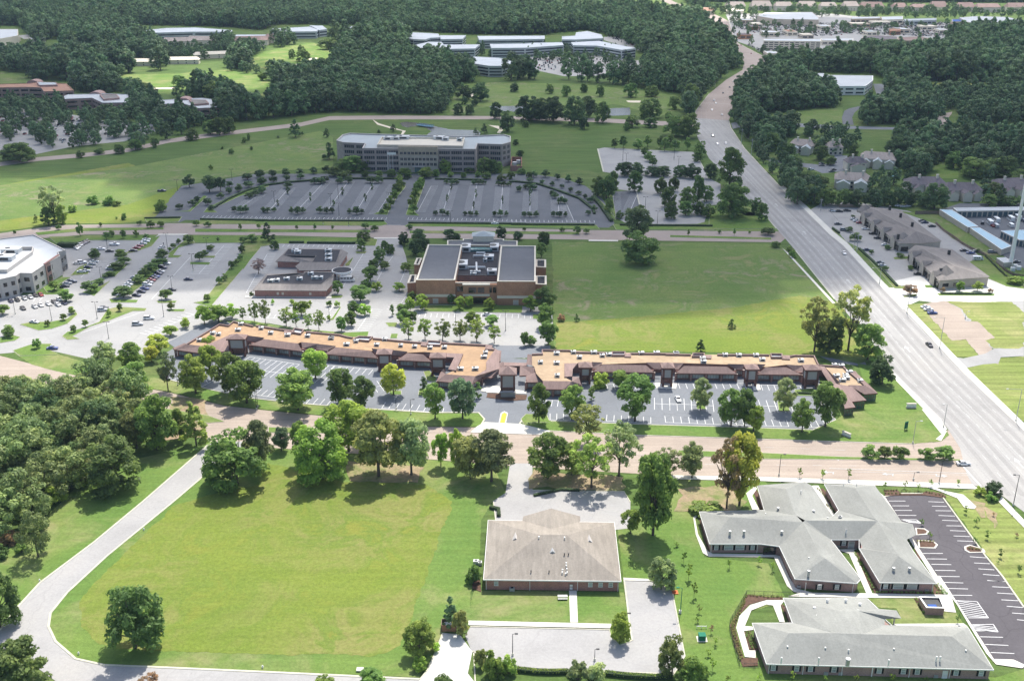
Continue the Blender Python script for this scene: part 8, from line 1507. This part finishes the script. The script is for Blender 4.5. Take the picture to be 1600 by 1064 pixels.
# thicket along its lower edge
for (t, x, y, w_, h_, tn, lab) in (('C1', 340, 990, 150, 110, 'b', "vivid green thicket at the wood's lower edge"), ('C1', 480, 900, 120, 90, 'b', "green thicket right of the vivid one at the wood's edge"), ('C1', 250, 1064, 160, 110, 'm', "dark thicket at the wood's lower left edge"), ('D1', 60, 240, 130, 90, 'r', "reddish brown scrub at the bottom of the wood"), ('D1', 220, 170, 90, 60, 'm', "green scrub right of the reddish one"), ('D1', 130, 300, 80, 60, 'm', "last green bush below the reddish scrub"), ('D1', 10, 330, 90, 80, 'd', "dark bush at the left edge below the wood")):
    x0, y0 = px(t, x, y); tree(x0, y0, y0-h_/TILES[t][2], w_/TILES[t][2]*1.1, 'shrub', tn, lab, 'shrub', 'thicket at the wood edge')
def ex(*s): return [L(q) for q in s]
EXC = ex("H1 150,85 850,85 900,330 1640,255 1640,520 330,520 250,300", "P 1100,4 1640,5 1640,30 1100,26", "A1 560,440 1040,430 1340,405 1570,440 1640,500 1640,640 1480,660 1380,540 1230,480 1100,540 880,560 760,500", "A2 -40,340 130,285 330,245 520,285 490,335 430,390 330,410 200,430 60,420 -40,400", "A2 1150,590 1180,540 1240,500 1640,480 A3 0,478 450,490 1020,560 1040,660 900,700 900,760 0,760 A2 1100,760 1130,640",
 "A3 505,-20 860,-20 1060,40 1080,95 960,95 740,70 560,45", "H2 40,120 90,45 135,55 115,105 270,125 160,160 40,170", "H2 810,65 930,55 930,95 850,100", "A1 -60,420 190,435 190,500 -60,520", "A4 880,485 1430,485 1430,535 1080,535", "P 1085,18 1062,10 1035,-4 1062,-4 1082,10 1115,18 1142,30 1152,60 1184,78 1206,92 1200,102 1180,118 1158,138 1152,170 1142,196 1170,240 1220,290 1080,290 1082,170 1106,144 1138,122 1156,110 1158,97 1146,80 1128,63 1112,45 1108,34 1098,24",
 "P 1070,20 1150,28 1200,20 1600,22 1640,40 1640,52 1550,50 1530,44 1500,52 1485,62 1470,70 1400,72 1330,76 1320,92 1260,92 1200,96 1160,62 1140,40", "G3 100,95 150,75 350,85 500,95 980,98 1080,100 1170,72 1240,70 1340,95 1345,125 1540,175 1560,200 1620,290 1620,350 1460,355 1100,330 860,300 810,290 720,340 640,345 500,290 410,250 420,225 340,222 220,225 140,205 130,180 200,140 120,125",
 "A4 270,475 300,430 700,440 790,490 790,580 760,640 640,640 630,745 1080,745 1080,660 1180,650 1260,740 1640,740 1640,800 1400,800 560,780 0,735 0,690 380,640 500,640 470,580 470,520", "A1 -60,640 200,640 480,660 900,690 1000,830 760,900 620,930 300,900 200,1000 -60,1000", "A1 -60,480 440,480 440,560 430,600 -60,600", "A1 380,560 770,560 770,600 760,650 380,640", "A1 915,590 1310,590 1310,680 1180,700 915,640",
 "A1 800,150 1400,165 1640,195 1640,225 1370,225 940,235 800,195", "A2 -20,190 90,165 320,145 430,165 640,150 640,230 520,235 430,225 400,240 300,245 150,230 -20,220", "P -40,40 32,42 60,70 75,62 105,62 105,80 70,85 0,85 -40,85", "H2 1040,500 1300,500 1300,560 1040,560", "A1 960,330 1230,340 1420,290 1440,320 1230,400 970,410", "H2 660,420 820,430 810,500 660,480", "A1 950,215 1260,220 1270,310 960,300", "A1 1380,215 1640,225 1640,300 1400,290",
 "H1 60,180 340,70 500,200 640,200 640,120 850,170 850,300 720,300 600,330 700,420 430,420 400,310 250,270 60,250", "H1 900,340 1360,340 1360,480 1140,480 900,450", "H1 1420,270 1640,260 1640,460 1440,440", "H1 1060,235 1215,235 1215,345 1000,345", "G2 100,320 900,340 890,450 440,440 100,420", "G2 450,455 600,455 600,560 470,560", "A2 380,680 1700,680 1700,730 380,760", "P -40,240 300,200 520,175 700,180 700,200 520,198 300,225 -40,275")
BL0 = ex("G3 130,80 345,85 500,100 980,100 1170,72 1340,95 1540,175 1560,215 1100,235 1100,330 830,290 800,300 640,350 500,300 410,250 340,225 140,205", "H3 -60,120 515,120 515,215 -60,225", "H3 445,200 892,200 892,285 460,300", "H3 1070,235 1530,235 1530,340 1380,345 1250,300 1090,290", "A4 280,430 705,445 700,580 640,590 480,575 430,490 280,475", "G1 730,110 1330,110 1330,190 900,190", "G1 790,355 1620,355 1620,440 800,440", "G2 0,150 800,150 800,200 0,200", "G2 100,320 890,335 880,430 740,440 440,430 110,380", "A1 800,155 1380,165 1380,215 800,200", "H1 195,100 335,95 340,170 190,170", "H1 610,140 830,140 830,270 620,250", "H1 445,330 675,330 670,410 450,390", "H1 915,350 1345,345 1345,450 1150,450 920,420", "H1 1435,300 1640,290 1640,430 1450,400", "A2 90,150 630,150 630,220 100,215", "G2 990,150 1640,160 1640,245 1000,200")
INC = ex("P -300,-22 1900,-22 1900,75 1720,150 1640,250 1600,290 1560,300 1330,318 1240,320 1215,285 1180,240 1150,190 1155,130 1210,105 1185,75 1140,20 1090,15 1115,60 1160,100 1120,130 1090,150 1088,185 1075,190 1040,150 1000,140 880,132 760,130 720,130 705,165 700,180 640,182 560,180 512,180 505,200 440,195 420,200 360,205 300,212 230,215 190,240 120,240 40,250 -80,260")
def clear(X, Y, h, sub=None):
    ux, uy = proj(X, Y); hp = h*scl(uy)*.9; m_ = np.ones(len(X), bool)
    for q in (sub or EXC+BL0):
        for f_ in ((0, .5, .85) if (sub or any(q is b for b in BL0)) else (0, .5)): m_ &= ~inpoly(q, ux, uy-hp*f_)
    return m_
def woods(name, label, Y0, Y1, step, s0, s1, objs, seed, xw=1.0):
    r2 = np.random.default_rng(seed); hw = Y1*.62*xw; X, Y = jitter(-hw, hw, Y0, Y1, step, r2); ux, uy = proj(X, Y); k = (ux > -260) & (ux < 1860) & (uy > -26)
    X, Y, ux, uy = X[k], Y[k], ux[k], uy[k]; m_ = np.zeros(len(X), bool)
    for q in INC: m_ |= inpoly(q, ux, uy)
    m_ &= clear(X, Y, 13 if Y0 < 1100 else 15)
    X, Y = X[m_], Y[m_]; sc_ = r2.uniform(s0, s1, len(X))*(1+.25*np.sin(X*.013+1.3)*np.sin(Y*.011)); scatter(name, label, np.stack([X, Y, np.full(len(X), -.6)], 1), sc_, objs, seed); return len(X)
nA = woods('forest', "dark broadleaf wood in the middle distance round the office parks", 640, 1150, 9.6, 9, 19, FW, 21); nB = woods('forest', "endless far forest across the top of the photo", 1150, 3400, 13.0, 12, 25, FW, 22)
print('woods', nA, nB)
BLD = ex('H3 -60,120 520,120 520,210 -60,225', 'H3 445,200 895,200 895,290 460,300', 'H3 1070,235 1535,235 1535,345 1380,345 1250,310 1090,300', 'G3 100,75 1560,75 1560,210 1100,240 800,300 640,345 440,260 140,220', 'G1 730,110 1330,110 1330,190 900,190', 'G1 790,355 1620,355 1620,440 800,440', 'G2 0,150 800,150 800,200 0,200')
# extra sparse trees: office-park lots at left, shopping lots at the right
def sparse(name, label, polys, step, s0, s1, keep, seed):
    r2 = np.random.default_rng(seed); P_ = []
    for s in polys:
        q = L(s); ys = [p[1] for p in q]; xs = [p[0] for p in q]; ya, yb = g(800, max(ys))[1], g(800, min(ys))[1]; xa = min(g(min(xs), max(ys))[0], g(min(xs), min(ys))[0]); xb = max(g(max(xs), max(ys))[0], g(max(xs), min(ys))[0])
        X, Y = jitter(xa, xb, ya, yb, step, r2); ux, uy = proj(X, Y); k = inpoly(q, ux, uy) & (r2.random(len(X)) < keep) & clear(X, Y, s1, BLD); P_.append(np.stack([X[k], Y[k], np.full(k.sum(), -.3)], 1))
    P_ = np.concatenate(P_); scatter(name, label, P_, r2.uniform(s0, s1, len(P_)), FW, seed); print(name, len(P_))
sparse('office_park_trees', "many shade trees standing over the office park's car park at the left", ["H3 0,310 80,290 440,300 900,330 1110,310 1390,330 1420,420 1380,470 1300,500 1060,560 960,600 760,610 640,580 480,600 340,610 200,500 0,640"], 11.5, 8, 13, .5, 31)
sparse('office_front_trees', "shade trees close before the red brick offices at the left", ["H3 300,250 440,250 520,330 700,330 900,330 900,290 1080,290 1130,340 1250,350 1380,330 1540,330 1600,420 1420,430 900,420 480,400 0,330 0,230"], 10.5, 8, 13, .6, 32)
sparse('shopping_lot_trees', "small trees dotted between the cars of the far shopping lots", ["G1 460,140 640,130 1330,200 1600,220 G2 480,200 1000,230 1100,300 900,350 0,330 G1 900,350 540,380 480,250", "G1 600,380 780,470 1060,480 850,560 700,450", "G2 0,120 900,130 1000,150 900,170 0,150"], 18, 6, 11, .32, 33)
BLD = ex("H1 560,20 1640,35 1640,75 560,60", "H1 1055,240 1215,240 1215,340 1000,340", "H1 470,200 590,200 590,300 410,310 200,260 90,245", "H1 190,100 340,90 340,180 190,180", "H1 610,140 835,130 835,280 540,280 540,230", "H1 440,325 680,320 680,410 440,400", "H1 910,350 1350,340 1350,460 1130,460 910,430", "H1 1430,300 1640,290 1640,430 1440,400")
sparse('town_house_trees', "leafy trees closing in round the town houses right of the highway", ["H1 40,60 560,70 1640,70 1640,500 1400,500 1100,510 950,520 330,510 250,400 240,300 60,200"], 10, 8, 13, .55, 36)
BLD = ex("A1 740,355 1220,355 1420,290 1440,320 1240,410 740,410", "A2 -20,330 130,290 330,255 500,290 480,330 420,380 330,400 200,420 60,410 -20,380", "A1 600,450 1640,440 1640,560 700,520")
sparse('condominium_trees', "mixed trees around the condominiums and the golf course", ["A1 560,330 900,290 1640,290 1640,460 1350,420 1040,450 600,460"], 11, 8, 13, .6, 37)
sparse('campus_trees', "small trees between the far campus buildings and in their car park", ["G3 560,180 650,180 660,240 560,230", "G3 810,190 1140,160 1150,220 1000,260 830,260", "G3 1150,190 1450,195 1560,250 1600,330 1100,340 1000,270"], 15, 7, 12, .45, 34)
BLD = ex('P 0,0 1,0 1,1')
sparse('apartment_trees', "trees between the apartment blocks along the top right", ["P 1100,12 1640,14 1640,30 1100,27"], 22, 9, 15, .5, 39)
# clouds: they stand high above the land and cast the broad shade seen on the ground
m = bpy.data.materials.new('cloud'); m.use_nodes = True; n = m.node_tree; n.nodes.remove(n.nodes["Principled BSDF"]); at = n.nodes.new("ShaderNodeAttribute"); at.attribute_name = 'thick'
nz = noise(n, pos(n, (.006, .006, .006)), 1.0, 5, .6, .5); ad = n.nodes.new("ShaderNodeMath"); ad.operation = 'MULTIPLY_ADD'; n.links.new(nz, ad.inputs[0]); ad.inputs[1].default_value = .5; ad.inputs[2].default_value = -.25
a2 = n.nodes.new("ShaderNodeMath"); a2.operation = 'ADD'; n.links.new(at.outputs["Fac"], a2.inputs[0]); n.links.new(ad.outputs[0], a2.inputs[1]); mr = n.nodes.new("ShaderNodeMapRange"); mr.interpolation_type = 'SMOOTHSTEP'
n.links.new(a2.outputs[0], mr.inputs[0]); mr.inputs[1].default_value = .12; mr.inputs[2].default_value = .62; mr.inputs[3].default_value = 0.0; mr.inputs[4].default_value = 0.63
tr = n.nodes.new("ShaderNodeBsdfTransparent"); tl = n.nodes.new("ShaderNodeBsdfTranslucent"); tl.inputs[0].default_value = (.9, .9, .92, 1); mx = n.nodes.new("ShaderNodeMixShader")
n.links.new(mr.outputs[0], mx.inputs[0]); n.links.new(tr.outputs[0], mx.inputs[1]); n.links.new(tl.outputs[0], mx.inputs[2]); n.links.new(mx.outputs[0], n.nodes["Material Output"].inputs[0]); M['cloud'] = m
def cloud(name, label, gpoly, alt, thick, soft, step=28.0, gaps=()):
    """gpoly: outline of its shade on the ground (world xy); the cloud floats up-sun of it"""
    sh = Vector((SDIR.x, SDIR.y))*((alt+22)/SDIR.z); q = [(p[0]+sh.x, p[1]+sh.y) for p in gpoly]; xs = [p[0] for p in q]; ys = [p[1] for p in q]
    st = max(step, (max(ys)-min(ys))/110, (max(xs)-min(xs))/110); nx, ny = int((max(xs)-min(xs)+4*soft)/st)+2, int((max(ys)-min(ys)+4*soft)/st)+2; x0, y0 = min(xs)-2*soft, min(ys)-2*soft
    GX, GY = np.meshgrid(x0+np.arange(nx)*st, y0+np.arange(ny)*st); ins = inpoly(q, GX.ravel(), GY.ravel()).reshape(GX.shape); D = np.full(GX.shape, 1e9)
    for i in range(len(q)):
        a = np.array(q[i]); b_ = np.array(q[(i+1) % len(q)]); d = b_-a; t = np.clip(((GX-a[0])*d[0]+(GY-a[1])*d[1])/(d@d), 0, 1); D = np.minimum(D, np.hypot(GX-a[0]-t*d[0], GY-a[1]-t*d[1]))
    for gq in gaps:
        gq = [(p[0]+sh.x, p[1]+sh.y) for p in gq]; ins &= ~inpoly(gq, GX.ravel(), GY.ravel()).reshape(GX.shape)
        for i in range(len(gq)):
            a = np.array(gq[i]); b_ = np.array(gq[(i+1) % len(gq)]); d = b_-a; t = np.clip(((GX-a[0])*d[0]+(GY-a[1])*d[1])/(d@d), 0, 1); D = np.minimum(D, np.hypot(GX-a[0]-t*d[0], GY-a[1]-t*d[1]))
    T = np.clip(.5+np.where(ins, D, -D)/(2*soft), 0, 1); lump = 1+.35*np.sin(GX*.013)*np.sin(GY*.017+1)+.2*np.sin(GX*.031+2)*np.sin(GY*.029)
    keep = T > 0; vs = []; idx = {}; tk = []; fs = []
    for s_ in (0, 1):
        for j in range(ny):
            for i in range(nx):
                if keep[j, i]: idx[(s_, j, i)] = len(vs); vs.append((GX[j, i], GY[j, i], alt+(thick*T[j, i]**.5*lump[j, i] if s_ else -8*T[j, i]))); tk.append(T[j, i])
    for j in range(ny-1):
        for i in range(nx-1):
            c = [(j, i), (j, i+1), (j+1, i+1), (j+1, i)]
            if all(keep[a] for a in c): fs.append([idx[(1, *a)] for a in c]); fs.append([idx[(0, *a)] for a in c][::-1])
    me = bpy.data.meshes.new(name); me.from_pydata(vs, [], fs); a = me.attributes.new('thick', 'FLOAT', 'POINT'); a.data.foreach_set('value', np.array(tk, dtype=np.float32)); me.materials.append(M['cloud'])
    me.polygons.foreach_set('use_smooth', [True]*len(me.polygons)); o = bpy.data.objects.new(name, me); COL.objects.link(o); tag(o, label, 'cloud', None, 'stuff'); return o
def W2(s): return [g(p[0], p[1])[:2] for p in L(s)]
main = W2("P -700,402 0,400 60,405 100,420 110,440 160,450 230,455 320,446 400,448 470,458 560,455 640,460 700,470 820,470 880,482 960,492 1060,486 1150,480 1220,466 1290,450 1340,438 1400,430 1480,424 1560,432 1700,440 2300,430 2300,40 1800,38 1600,36 1300,28 1150,34 1060,40 980,24 900,30 700,4 400,4 -300,2 -900,30 -900,395")
gaps = [W2("P -1200,262 -300,266 0,272 120,276 230,292 280,325 240,352 100,368 0,380 -300,384 -1200,388"), W2("P 150,112 220,98 330,96 400,92 400,108 460,130 430,142 330,146 200,146"), W2("P 392,72 480,64 540,72 520,92 440,104 396,96")]
cloud('cloud', "broad soft edged cloud high above the land, shading the middle distance", main, 620, 45, 34, gaps=gaps)

# haze: even thin air over the whole land
hz = MB().box((0, 1650, -1.2), (9400, 4700, 0)); hb = MB(); hb.box((0, 1700, -1.0), (8600, 4500, 172.0)); o = hb.build('haze', 'cloud'); m = bpy.data.materials.new('haze'); m.use_nodes = True; n = m.node_tree
n.nodes.remove(n.nodes["Principled BSDF"]); v = n.nodes.new("ShaderNodeVolumePrincipled"); v.inputs["Color"].default_value = (.60, .78, 1.0, 1); v.inputs["Density"].default_value = 0.00005; v.inputs["Anisotropy"].default_value = 0.0
n.links.new(v.outputs[0], n.nodes["Material Output"].inputs["Volume"]); o.data.materials.clear(); o.data.materials.append(m); tag(o, None, None, None, 'stuff')
